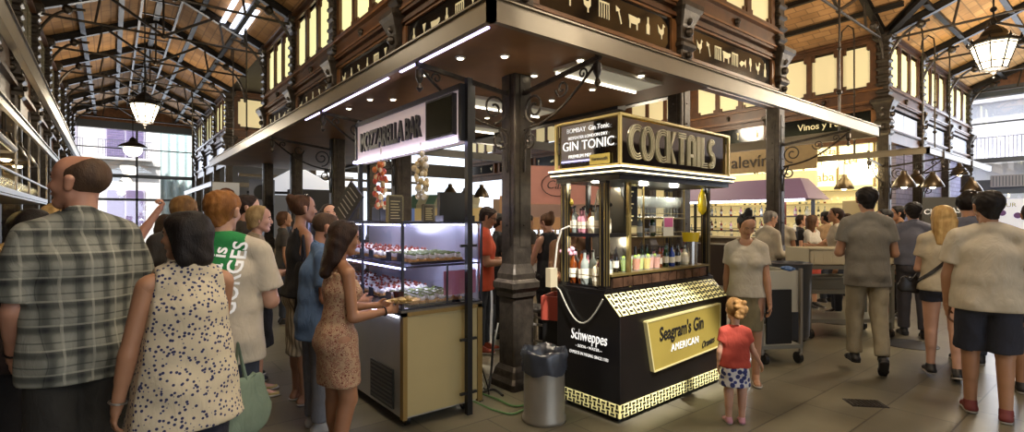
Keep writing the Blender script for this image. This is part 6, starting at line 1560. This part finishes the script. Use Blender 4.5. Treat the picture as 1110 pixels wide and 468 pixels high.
# --- left foreground
A = person('heavy bald man in grey plaid shirt and dark shorts seen from behind', gnd(87, 2.36), 1.85, -44, 'm', 'ruddy', ('bald', 'stubble'), head=(-58, 4), girth=.93, belly=1.0,
       arms=(arm(.16, .0, -1, .0, .75, -1), arm(.22, .1, -1, -.45, .8, -.35)), top=dict(mat=PLAID, sleeve=.86, hem=-.085, loose=.02, off=.02, collar=True, wr=.007, swide=.02),
       bottom=dict(mat=CHAR, kind='shorts', len=.98, wide=.04, wr=.006), shoes=dict(mat=BKS, kind='trainer'), res=.011, extras={'hands': ('relax', 'hold')})
Bw = person('woman with black bob in sleeveless floral blouse seen from behind', gnd(203, 2.32), 1.585, -50, 'f', 'tan', ('bob', 'black'), head=(-48, -3), girth=1.12,
       arms=(arm(.22, .04, -1, .16, .1, -1), arm(.1, .5, -1, -.2, .8, -.3)), top=dict(mat=FLORAL, sleeve=0, strap=.86, hem=-.135, loose=.045, off=.014, wr=.006, name='blouse'),
       bottom=dict(mat=NAVY, len=1.95, wide=.02), shoes=dict(mat=BKS, kind='flat'), res=.011, extras={'hands': ('relax', 'hold')})
person('dark long haired woman mostly hidden by the plaid shirt man at left edge', gnd(34, 2.7), 1.60, -62, 'f', 'fair', ('long', 'black'), head=(-15, -12), top=dict(mat=cl('black_floral', '#2a1d1a', .5), sleeve=.6, hem=-.05, name='blouse'), bottom=dict(mat=BLACKC, len=1.95), arms=(HOLD, HOLD), shoes=dict(mat=BKS, kind='flat'), res=.015, extras={'hands': ('hold', 'hold')})
G_ = person('ginger haired man in green and white lettered t-shirt and jeans', gnd(241, 2.92), 1.715, -14, 'm', 'fair', ('short', 'ginger'), head=(18, -4), girth=1.12, arms=(HANG, arm(.2, .12, -1, -.2, .9, -.15)),
       top=dict(mat=[WHT, GREEN], sleeve=.75, hem=-.1, loose=.02, off=.016, swide=.022), bottom=dict(mat=DENIM, len=1.95, wide=.018), shoes=dict(mat=BKS, kind='trainer'), res=.012, extras={'hands': ('relax', 'hold')})
person('person in black top raising a bent arm with a wrist band', gnd(62, 3.35), 1.66, -30, 'f', 'ruddy', ('short', 'blonde'), head=(0, 0), arms=(HANG, arm(.9, .1, .28, .5, .1, .85)), top=dict(mat=BLACKC, sleeve=.5, hem=-.05), bottom=dict(mat=DENIM, len=1.95), shoes=dict(mat=BKS), res=.013, extras={'hands': ('relax', 'fist')})
person('brown haired person behind the ginger man, only hair showing', gnd(199, 3.9), 1.73, -20, 'm', 'tan', ('short', 'lightbrown'), top=dict(mat=DKGREY), bottom=dict(mat=DENIM), shoes=dict(mat=BKS), res=.018, extras={'facefeat': False})
person('dark haired man in glasses and dark grey t-shirt facing right', gnd(266, 4.9), 1.78, 58, 'm', 'fair', ('short', 'dark'), head=(8, -6), top=dict(mat=DKGREY, loose=.015, hem=-.08), bottom=dict(mat=DENIM), shoes=dict(mat=BKS), res=.014, extras={'glasses': 'on'})
person('short blonde haired woman in khaki t-shirt and black skirt', gnd(279, 4.5), 1.665, 62, 'f', 'fair', ('mid', 'ash'), head=(5, -4), top=dict(mat=KHAKI, sleeve=.7, hem=-.06, loose=.01), bottom=dict(mat=BLACKC, kind='skirt', len=.27, hemw=.13), shoes=dict(mat=YEL, kind='flat'), arms=(HOLD, arm(.1, .2, -1, -.1, .8, .2)), res=.013)
Hw = person('woman with pinned up brown hair in black strappy top and striped skirt', gnd(326, 4.32), 1.76, 48, 'f', 'tan', ('bun', 'brown'), head=(5, 0), top=dict(mat=BLACKC, sleeve=0, strap=.6, neckr=.1, hem=-.02, name='tank_top'), bottom=dict(mat=STRIPE, kind='skirt', len=.3, hemw=.1), shoes=dict(mat=SAND, kind='sandal'), arms=(HANG, arm(.08, .1, -1, -.3, .7, .1)), res=.013, extras={'glasses': 'top'})
person('woman with dark red brown hair whose face looks to the camera', gnd(357, 6.1), 1.73, 165, 'f', 'pale', ('mid', 'dark'), head=(-20, 0), top=dict(mat=BLACKC, sleeve=.5), bottom=dict(mat=BLACKC), shoes=dict(mat=BKS), res=.015, arms=(HOLD, HOLD))
J_ = person('bald bearded man in light blue polo shirt beside the dress woman', gnd(342, 3.74), 1.60, 62, 'm', 'ruddy', ('buzz', 'stubble'), head=(0, -12), lean=(5, 0), girth=1.08, arms=(arm(.15, .1, -1, -.1, .9, -.1), arm(.15, .1, -1, -.1, .9, -.05)), top=dict(mat=BLUE, sleeve=.7, hem=-.1, loose=.025, collar=True, wr=.006), bottom=dict(mat=LTGREY, len=1.95, wide=.012), shoes=dict(mat=WHS), legs=((DN, DN), ((0, .1, -1), (0, -.05, -1))), res=.012, extras={'beard': 'stubble', 'hands': ('hold', 'hold')})
Kw = person('young woman in brown patterned summer dress holding food and cup', gnd(365, 3.18), 1.54, 52, 'f', 'olive', ('long', 'dark'), head=(8, -10), girth=1.06, lean=(3, 0), arms=(arm(.12, .35, -1, -.12, 1, .02), arm(.1, .12, -1, -.05, 1, .12)), dress=dict(mat=DRESSP, len=.185, hemw=.135), legs=(((-.02, .05, -1), (0, .0, -1)), ((0, .12, -1), (0, -.22, -1))), shoes=dict(mat=BKS, kind='sandal'), res=.0105, extras={'glasses': 'top', 'hands': ('hold', 'hold'), 'toe': (0, 0)})
person('seller in dark cap behind display case reaching over it', gnd(425, 6.0), 1.62, 178, 'm', 'tan', ('short', 'dark'), head=(0, -15), top=dict(mat=BLACKC, sleeve=.6), bottom=dict(mat=BLACKC), shoes=dict(mat=BKS), arms=(arm(.1, .6, -1, -.3, 1, .15), arm(.3, .6, -.8, .4, 1, .1)), res=.015, extras={'hands': ('hold', 'hold')})
# --- behind the column
person('man in orange t-shirt and jeans looking at his hands left of corner column', gnd(523, 5.95), 1.69, 88, 'm', 'tan', ('short', 'dark'), head=(10, -22), lean=(4, 0), arms=(HOLD, arm(.12, .15, -1, -.1, 1, .12)), top=dict(mat=ORANGE, sleeve=.7, hem=-.1, loose=.02), bottom=dict(mat=DENIM, len=1.95, wide=.01), shoes=dict(mat=ORS), res=.013, legs=(((0, .05, -1), DN), ((0, -.08, -1), DN)), extras={'glasses': 'on', 'hands': ('hold', 'hold')})
person('dark haired person in black behind the orange shirt man', gnd(541, 6.6), 1.62, 80, 'm', 'tan', ('short', 'black'), head=(0, -10), top=dict(mat=BLACKC), bottom=dict(mat=BLACKC), shoes=dict(mat=BKS), arms=(HOLD, HOLD), res=.016)
person('woman in black tank top with tied brown hair, between column and kiosk', gnd(594, 6.1), 1.62, -38, 'f', 'fair', ('bun', 'brown'), head=(-10, -18), arms=(arm(.2, .3, -1, -.1, 1, .1), HOLD), top=dict(mat=BLACKC, sleeve=0, strap=.7, hem=-.1, name='tank_top'), bottom=dict(mat=BLACKC), shoes=dict(mat=BKS), res=.013)
person('bartender in brown top working inside the cocktail kiosk', kw(.72, 1.22, 0), 1.62, 165, 'm', 'tan', ('short', 'brown'), head=(-30, -35), lean=(12, 0), arms=(arm(.3, .8, -.6, .1, 1, -.3), arm(.25, .7, -.8, -.1, 1, -.1)), top=dict(mat=BROWNC, sleeve=1.3, hem=-.05), bottom=dict(mat=BLACKC), shoes=dict(mat=BKS), res=.015)
# --- waitress and toddler
Qw = person('waitress with top bun in off white t-shirt and olive skirt looking down', gnd(809, 4.85), 1.60, 205, 'f', 'tan', ('topbun', 'black'), head=(-25, -32), arms=(arm(.12, .12, -1, .1, .1, -1), HANG2), top=dict(mat=OFFW, sleeve=.55, hem=-.02, loose=.01, off=.014), bottom=dict(mat=OLIVE, kind='skirt', len=.22, hemw=.1), shoes=dict(mat=SAND, kind='sandal'), res=.011, extras={'glasses': 'top'})
person('toddler girl in red t-shirt and blue print skirt standing before the waitress', gnd(797, 3.86), .93, 8, 'f', 'fair', ('tied', 'lightbrown'), head=(-12, 4), child=True, arms=(HANG, arm(.32, .1, -1, .5, .3, -.8)), top=dict(mat=RED, sleeve=.5, hem=.0, loose=.03, off=.014), bottom=dict(mat=SKIRTP, kind='skirt', len=.155, hemw=.16, wr=.014), shoes=dict(mat=PINKS, kind='trainer', sole=SOLEW), res=.0085)
# --- right half
person('grey haired man in white shirt looking right beside iron column', gnd(828, 7.55), 1.68, 78, 'm', 'fair', ('crop', 'grey'), head=(10, -14), lean=(8, 0), top=dict(mat=OFFW, sleeve=1.8, hem=-.08, loose=.02, collar=True), bottom=dict(mat=BLACKC), shoes=dict(mat=BKS), arms=(HOLD, HOLD), res=.014)
person('woman in white t-shirt with long brown hair and shoulder bag strap', gnd(880, 8.9), 1.62, 150, 'f', 'pale', ('long', 'brown'), head=(-50, 5), top=dict(mat=cl('white_bright', '#b8b2a6'), sleeve=.6), bottom=dict(mat=RED, kind='skirt', len=.2), shoes=dict(mat=BKS), arms=(HANG, arm(.1, .3, -1, -.3, 1, .8)), res=.015)
person('dark haired woman in black behind the white t-shirt woman', gnd(868, 9.8), 1.63, 120, 'f', 'pale', ('mid', 'dark'), top=dict(mat=BLACKC), bottom=dict(mat=BLACKC), shoes=dict(mat=BKS), res=.017)
person('slim man in white t-shirt shown in profile left of grey shirt man', gnd(907, 8.2), 1.73, -70, 'm', 'tan', ('short', 'dark'), head=(0, 4), top=dict(mat=WHT, sleeve=.6), bottom=dict(mat=DENIM), shoes=dict(mat=BKS), arms=(HANG, HOLD), res=.015)
person('dark haired man in brown far back between the white t-shirt people', gnd(896, 9.4), 1.69, -20, 'm', 'tan', ('short', 'black'), top=dict(mat=cl('tan_top', '#8a6f50')), bottom=dict(mat=DENIM), shoes=dict(mat=BKS), res=.018, extras={'facefeat': False})
person('man in grey t-shirt and beige trousers walking away', gnd(940, 5.15), 1.795, 22, 'm', 'tan', ('short', 'black'), head=(-6, 0), girth=.96, arms=(arm(.22, .1, -1, -.5, 1, .1), arm(.22, .12, -1, -.4, 1, .1)), top=dict(mat=GREY, sleeve=.6, hem=-.09, loose=.015, off=.014), bottom=dict(mat=BEIGE, len=1.95, wide=.012, wr=.006), shoes=dict(mat=BKS, sole=SOLED), legs=(((-.02, .14, -1), (0, .0, -1)), ((.02, -.05, -1), (0, -.3, -1))), res=.0115, extras={'hands': ('hold', 'hold'), 'toe': (0, 45)})
person('young man in beige t-shirt turned left, right of grey shirt man', gnd(960, 7.7), 1.70, -60, 'm', 'tan', ('short', 'black'), head=(-15, 0), top=dict(mat=KHAKI, sleeve=.6), bottom=dict(mat=cl('green_shorts', '#2e5c34'), kind='shorts', len=.9, wide=.03), shoes=dict(mat=BKS), res=.015)
person('man in dark cap like hair and glasses behind the slate shirt man', gnd(975, 8.0), 1.755, -65, 'm', 'tan', ('short', 'black'), top=dict(mat=BLACKC), bottom=dict(mat=BLACKC), shoes=dict(mat=BKS), res=.016, extras={'glasses': 'on'})
person('man in slate grey shirt and dark trousers walking away', gnd(990, 6.75), 1.78, 25, 'm', 'tan', ('short', 'black'), head=(0, 0), arms=(HANG, HANG), top=dict(mat=SLATE, sleeve=1.9, hem=.0, loose=.01, collar=True), bottom=dict(mat=cl('grey_trousers', '#3f3c40'), len=1.95, wide=.01), shoes=dict(mat=BKS, sole=SOLED), legs=(((0, .12, -1), DN), ((0, -.12, -1), (0, -.15, -1))), res=.013)
Bl = person('blonde long haired woman in cream blouse and navy shorts with crossbody strap', gnd(1022, 4.95), 1.655, 30, 'f', 'fair', ('long', 'blonde'), head=(-8, 0), arms=(arm(.15, .1, -1, -.2, .8, -.1), HANG2), top=dict(mat=CREAMC, sleeve=.55, hem=-.03, loose=.02, name='blouse', swide=.02), bottom=dict(mat=NAVY, kind='shorts', len=.38, wide=.02), shoes=dict(mat=BKS, lace=BKS), legs=(((-.0, .1, -1), (0, .02, -1)), ((0, -.1, -1), (0, -.2, -1))), res=.0115, extras={'toe': (0, 15)})
person('curly dark haired man in slate blue shirt behind the white t-shirt man', gnd(1050, 5.5), 1.835, 35, 'm', 'tan', ('curly', 'black'), top=dict(mat=SLATE, sleeve=.7, hem=-.08), bottom=dict(mat=DENIM), shoes=dict(mat=BKS), res=.014)
person('man in white t-shirt, navy shorts and dark red trainers walking away', gnd(1071, 3.98), 1.775, 38, 'm', 'tan', ('short', 'black'), head=(-22, 0), girth=1.0, arms=(arm(.2, .05, -1, .0, .18, -1), arm(.2, -.02, -1, .0, .3, -1)), top=dict(mat=WHT, sleeve=.68, hem=-.055, loose=.03, off=.018, swide=.026, wr=.007), bottom=dict(mat=NAVY, kind='shorts', len=.96, wide=.035, wr=.006), shoes=dict(mat=REDS), legs=(((-.02, .16, -1), (0, .04, -1)), ((.02, .02, -1), (0, -.12, -1))), res=.011, extras={'toe': (0, 0)})
person('person partly out of frame at the right edge in dark shorts', gnd(1122, 4.5), 1.70, 40, 'm', 'tan', ('short', 'dark'), top=dict(mat=BLACKC), bottom=dict(mat=NAVY, kind='shorts', len=.8, wide=.03), shoes=dict(mat=BKS), res=.014)
person('short fair haired person far back left of the curly haired man', gnd(1036, 10.5), 1.66, 60, 'f', 'fair', ('mid', 'blonde'), top=dict(mat=RED), bottom=dict(mat=BLACKC), shoes=dict(mat=BKS), res=.02, extras={'facefeat': False})
# far strollers
for i, (px, d, H, fc, sx, hr_, tp, lb) in enumerate((
    (478, 8.5, 1.64, 170, 'f', ('mid', 'dark'), BLACKC, 'woman seen far back through the stall left of the sign post'),
    (505, 9.0, 1.66, 100, 'm', ('short', 'dark'), DENIM, 'dark haired figure far back beside the orange shirt man'),
    (622, 7.8, 1.66, 150, 'f', ('mid', 'brown'), RED, 'figure in red top behind the end shelves of the kiosk'),
    (572, 8.8, 1.62, 60, 'm', ('short', 'black'), DKGREY, 'dark figure far behind the corner column'),
    (955, 10.6, 1.72, -40, 'm', ('short', 'dark'), BLACKC, 'man in black far down the right aisle'),
    (846, 9.4, 1.68, 30, 'm', ('short', 'brown'), OFFW, 'man in white at the wine bar counter'),
    (918, 10.2, 1.66, -30, 'f', ('long', 'dark'), KHAKI, 'long haired woman standing at the wine bar counter'),
    (307, 7.5, 1.66, 60, 'f', ('mid', 'brown'), DKGREY, 'woman far back between the blonde woman and the striped skirt woman'),
    (232, 6.2, 1.66, 30, 'm', ('short', 'dark'), BLACKC, 'dark haired man far back behind the ginger man'),
    (180, 5.4, 1.6, 0, 'f', ('long', 'dark'), DKGREY, 'woman in dark grey deeper in the hall behind the bob haired woman'),
    (118, 4.2, 1.58, -40, 'f', ('mid', 'blonde'), CREAMC, 'blonde person beyond the shoulder of plaid shirt man'))):
    person(lb, gnd(px, d), H, fc, sx, 'tan' if i % 2 else 'fair', hr_, top=dict(mat=tp, sleeve=.6), bottom=dict(mat=DENIM if i % 3 else BLACKC), shoes=dict(mat=BKS), arms=(HOLD, HANG), res=.02, extras={'facefeat': i in (0, 2, 4)})

# ================================================================== things worn, held and written
def bvh_of(o):
    me = o.data; return BVHTree.FromPolygons([v.co for v in me.vertices], [tuple(p.vertices) for p in me.polygons])
def on_surface(bv, p, d, gap=.006):
    """p, d in body axes: cast from outside along -d"""
    d = Vector(d).normalized(); h = bv.ray_cast(Vector(p) + d * .6, -d)
    return (h[0] + d * gap) if h[0] is not None else None
def shirt_text(P_, lines, size, col, centre, rot, label='lettering'):
    so = P_['top']; bv = bvh_of(so); b = MB(); s = P_['s']
    back = -Vector(P_['Fs']); rt = Vector(P_['Rs']); up = Vector(P_['up'])
    c0 = Vector(P_['sh']) + rt * centre[0] + up * centre[1]
    ca, sa = math.cos(rot), math.sin(rot)
    for k, (txt, sz) in enumerate(lines):
        vs, fs = textmesh(txt, sz, bold=.02, extrude=0.0, sx=1.0)
        out = []
        for x, y, z in vs:
            y = y - k * size; X = x * ca - y * sa; Y = x * sa + y * ca
            q = c0 + rt * X + up * Y; h = on_surface(bv, q, back, .005); out.append(h if h is not None else q + back * .1)
        b.add(out, fs)
    return b.build(label, col, so, fix=False)
so = G_['top']; me = so.data; sh_ = Vector(G_['sh']); idx = []
for p_ in me.polygons:
    c = p_.center; x = c.x; dz = c.z - sh_.z
    idx.append(1 if (-.17 < x < .105 + .1 * dz and dz > -.62 and c.y < sh_.y + .02 and abs(x) < .2) or (dz > -.02 and abs(x) < .13) else 0)
me.polygons.foreach_set('material_index', idx)
shirt_text(G_, [('Ithaca is', .1), ('GORGES', .105)], .095, TXTW, (.03, -.16), math.radians(82))
def ribbon(P_, pts, w, matl, nm, parent=None):
    """pts in body axes; follows the garment surface by casting from outside"""
    so = P_['top']; bv = bvh_of(so); C0 = (Vector(P_['waist']) + Vector(P_['sh'])) / 2; out = []
    for p in pts:
        p = Vector(p); d = p - Vector((0, 0, p.z)); d.z = 0
        if d.length < 1e-3: d = Vector((0, -1, 0))
        h = on_surface(bv, Vector((0, 0, p.z)) , d, .008); out.append(h if h is not None else p)
    m = MB()
    for a, b in zip(out[:-1], out[1:]):
        n = ((a + b) / 2 - Vector((0, 0, a.z))); n.z = 0; m.bar(a, b + (b - a) * .1, w, .006, n)
    return m.build(nm, matl, parent or so)
LEATH = mat('dark_leather', '#191412', .4)
# crossbody strap and bag of the blonde woman: from the right shoulder across her back to the left hip
def crossbody(P_, bagmat, label, sgn=1, catt='bag', w=.03):
    sh, hip = Vector(P_['sh']), Vector(P_['hip']); pts = []
    for k in range(15):
        f = k / 14; a = PI / 2 * 0 + (PI * f); x = math.cos(a) * sgn; y = -math.sin(a); pts.append((x * .3, y * .3, sh.z + .0 + (hip.z + .02 - sh.z) * f))
    return ribbon(P_, pts, w, bagmat, 'bag_strap')
crossbody(Bl, LEATH, '')
def to_world(P_, v):
    P_['t'].rotation_euler; M = Matrix.Translation(P_['t'].location) @ Matrix.Rotation(P_['rz'], 4, 'Z'); return M @ Vector(v)
def bag(P_, off, size, rz, label, matl, name='shoulder_bag', strap_to=None, soft=True):
    loc = to_world(P_, off); t = thing(name, label, 'bag', loc, P_['rz'] + rz); w, d, h = size
    v = sdf_mesh([Pr((-w * .32, 0, h * .22), (w * .32, 0, h * .22), h * .2, None, (0, 1, 0), d / h), Pr((-w * .25, 0, h * .7), (w * .25, 0, h * .7), h * .16, None, (0, 1, 0), d / h * .9), Pr((-w * .3, 0, h * .4), (w * .3, 0, h * .4), h * .2, None, (0, 1, 0), d / h)], .012, .06, wr=.006, wf=40)
    mesh_obj('bag_body', [v], matl, t)
    m = MB(); top = Vector(strap_to) if strap_to else Vector((0, 0, h * 2.2))
    m.tube([(-w * .22, 0, h * .85), top * .6 + Vector((-w * .12, 0, 0)), top, top * .6 + Vector((w * .12, 0, 0)), (w * .22, 0, h * .85)], .012, 6); m.build('strap', matl, t); return t
bag(Hw, (.25, -.06, .74), (.34, .12, .55), .1, 'large black shoulder bag hanging at side of the striped skirt woman', BLACKC, strap_to=(-.06, .02, .68))
bag(Bw, (.30, .12, .42), (.26, .1, .38), .3, 'soft pale green bag beside the floral blouse woman', cl('sage_bag', '#6c7c6a', .1), strap_to=(-.04, 0, .5))
bag(Bl, (-.25, .05, .78), (.2, .08, .2), .2, 'small black bag at the hip of the blonde woman', LEATH, strap_to=(.05, -.02, .2))
# plate with canapes and dark cup held by the dress woman
Wl = Vector(Kw['AR'][1][2]) + Vector(Kw['AR'][1][4]) * .12 + Vector((-.05, .02, .025)); pw = to_world(Kw, Wl)
t = thing('paper_plate', 'paper plate with toasts held by the woman in the patterned dress', 'plate', pw, .3); m = MB(); m.lathe([(.06, 0), (.1, .012), (.105, .016), (.1, .014), (.06, .004)], n=20, sx=1.15); m.build('plate', mat('plate_kraft', '#b39a6c', .7), t, smooth='auto')
for k in range(5): m = MB(); m.ball((-.06 + k * .03, .02 * (-1) ** k, .02), .024, 8, 5, (1.2, 1, .6)); m.build('toast', mat('toast_g', '#9a8450', .7, noise=.4, nscale=60), t)
Wl = Vector(Kw['AR'][0][2]) + Vector(Kw['AR'][0][4]) * .09 + Vector((.05, .05, .0)); t = thing('dark_cup', 'dark red plastic cup held by the woman in patterned dress', 'cup', to_world(Kw, Wl)); m = MB(); m.lathe([(.028, 0), (.038, .09), (.036, .09), (.027, .01)], n=16); m.build('cup', mat('wine_cup', '#3c0f16', .15, spec=.8), t, smooth='auto')
# bracelets and watches
def band(P_, i, matl, nm, f=.0, r=.031):
    S_, E, Wr, u, l, sg = P_['AR'][i]; c = Vector(Wr) - Vector(l) * (.02 + f); a = Vector(l); x = a.orthogonal().normalized(); y = a.cross(x)
    m = MB(); m.tube([c + x * r * math.cos(k * PI / 8) + y * r * math.sin(k * PI / 8) for k in range(17)], .005, 5); m.build(nm, matl, P_['body'])
band(Bw, 0, mat('silver', '#a7a39a', .3, .8), 'bracelet'); band(Kw, 1, BLACK, 'bracelet', r=.027); band(A, 0, BLACK, 'watch', r=.034)
# ================================================================== light, sky, camera
W = bpy.data.worlds.new('sky'); bpy.context.scene.world = W; W.use_nodes = True
bg = W.node_tree.nodes['Background']; bg.inputs[0].default_value = (0.80, 0.88, 1.0, 1); bg.inputs[1].default_value = 1.8
def light(kind, name, loc, energy, col=(1, .82, .58), size=.3, rot=None, size_y=None, spot=None):
    l = bpy.data.lights.new(name, kind); l.energy = energy; l.color = col
    if kind == 'AREA':
        l.size = size
        if size_y: l.shape = 'RECTANGLE'; l.size_y = size_y
    elif kind in ('POINT', 'SPOT'): l.shadow_soft_size = size
    if spot: l.spot_size = spot; l.spot_blend = .6
    o = bpy.data.objects.new(name, l); C.objects.link(o); o.location = loc
    if rot: o.rotation_euler = rot
    return o
sun = light('SUN', 'sun', (30, -30, 40), 9.0, (1, .96, .9)); sun.data.angle = .03; sun.rotation_euler = Vector((-.35, -.75, 1.1)).to_track_quat('Z', 'Y').to_euler()
WARM = (1, .85, .63); DAY = (.78, .86, 1)
# two lantern lights, then fill lights added to the halls without fixtures
p = at(1077, 50, 6.6); light('POINT', 'lantern_light', (p.x, p.y, p.z - .6), 170, WARM, .2)
p = at(157, 115, 10.4); light('POINT', 'lantern_light', (p.x, p.y, p.z - .55), 90, WARM, .2)
for x, y, e in ((XRG, 2.5, 120), (XRG, 18, 110), (XC, 8, 200), (XC, 1.2, 260), (.7, -2.5, 160), (5, .6, 130), (16, 1.2, 190), (5.5, 16, 100), (XRG, 7, 60)):
    light('POINT', 'hall_fill', (x, y, 4.4), e * 1.35, WARM, .35)  # added fill to brighten halls and roof, nothing hangs here
for x, y in ((X0 - .4, Y0 - .5), (X0 + 1, Y0 + 1.2), (X0 + .2, Y0 + 3.4), (X0 - .6, Y0 + 1.4), (X0 + 1, Y0 + 5.5), (X0 + 1.2, Y0 - .5)):
    light('SPOT', 'downlight_beam', (x, y, 2.86), 55, WARM, .08, spot=2.4)
for x, y, e in ((6, 7, 50), (7.2, 10, 50), (6.5, 4.8, 40)): light('POINT', 'block_lamp', (x, y, 2.9), e, WARM, .25)
for x, y, e in ((XR + .9, 4.6, 60), (XR + .9, 7.5, 60)): light('POINT', 'bar_lamp', (x, y, 2.7), e, (1, .86, .6), .2)
light('AREA', 'north_daylight', (XRG, YE - .2, 2.9), 260, DAY, 4, (-PI / 2, 0, 0), 4.6)
light('AREA', 'east_daylight', (XE - .2, 1.1, 2.9), 380, DAY, 4.8, (0, PI / 2, 0), 4.6)
cam = bpy.data.cameras.new('camera'); co = bpy.data.objects.new('camera', cam); C.objects.link(co)
co.location = (0, 0, EYE); co.rotation_euler = (PI / 2, 0, -TH); cam.sensor_width = 36; cam.lens = FP / 1110 * 36; cam.shift_y = (HY - 234) / 1110; cam.clip_start = .05; cam.clip_end = 200
sc = bpy.context.scene; sc.camera = co
sc.view_settings.view_transform = 'Standard'; sc.view_settings.look = 'None'; sc.view_settings.gamma = 1; sc.view_settings.use_curve_mapping = False
sc.view_settings.exposure = 0.25
sc.cycles.max_bounces = 5; sc.cycles.diffuse_bounces = 3; sc.cycles.glossy_bounces = 3; sc.cycles.transparent_max_bounces = 10; sc.cycles.transmission_bounces = 4
sc.cycles.caustics_reflective = False; sc.cycles.caustics_refractive = False; sc.cycles.sample_clamp_indirect = 4; sc.cycles.use_denoising = True
for k, p, e, c in STALL_LIGHTS: light(k, 'stall_lamp', p, e, c, .04)
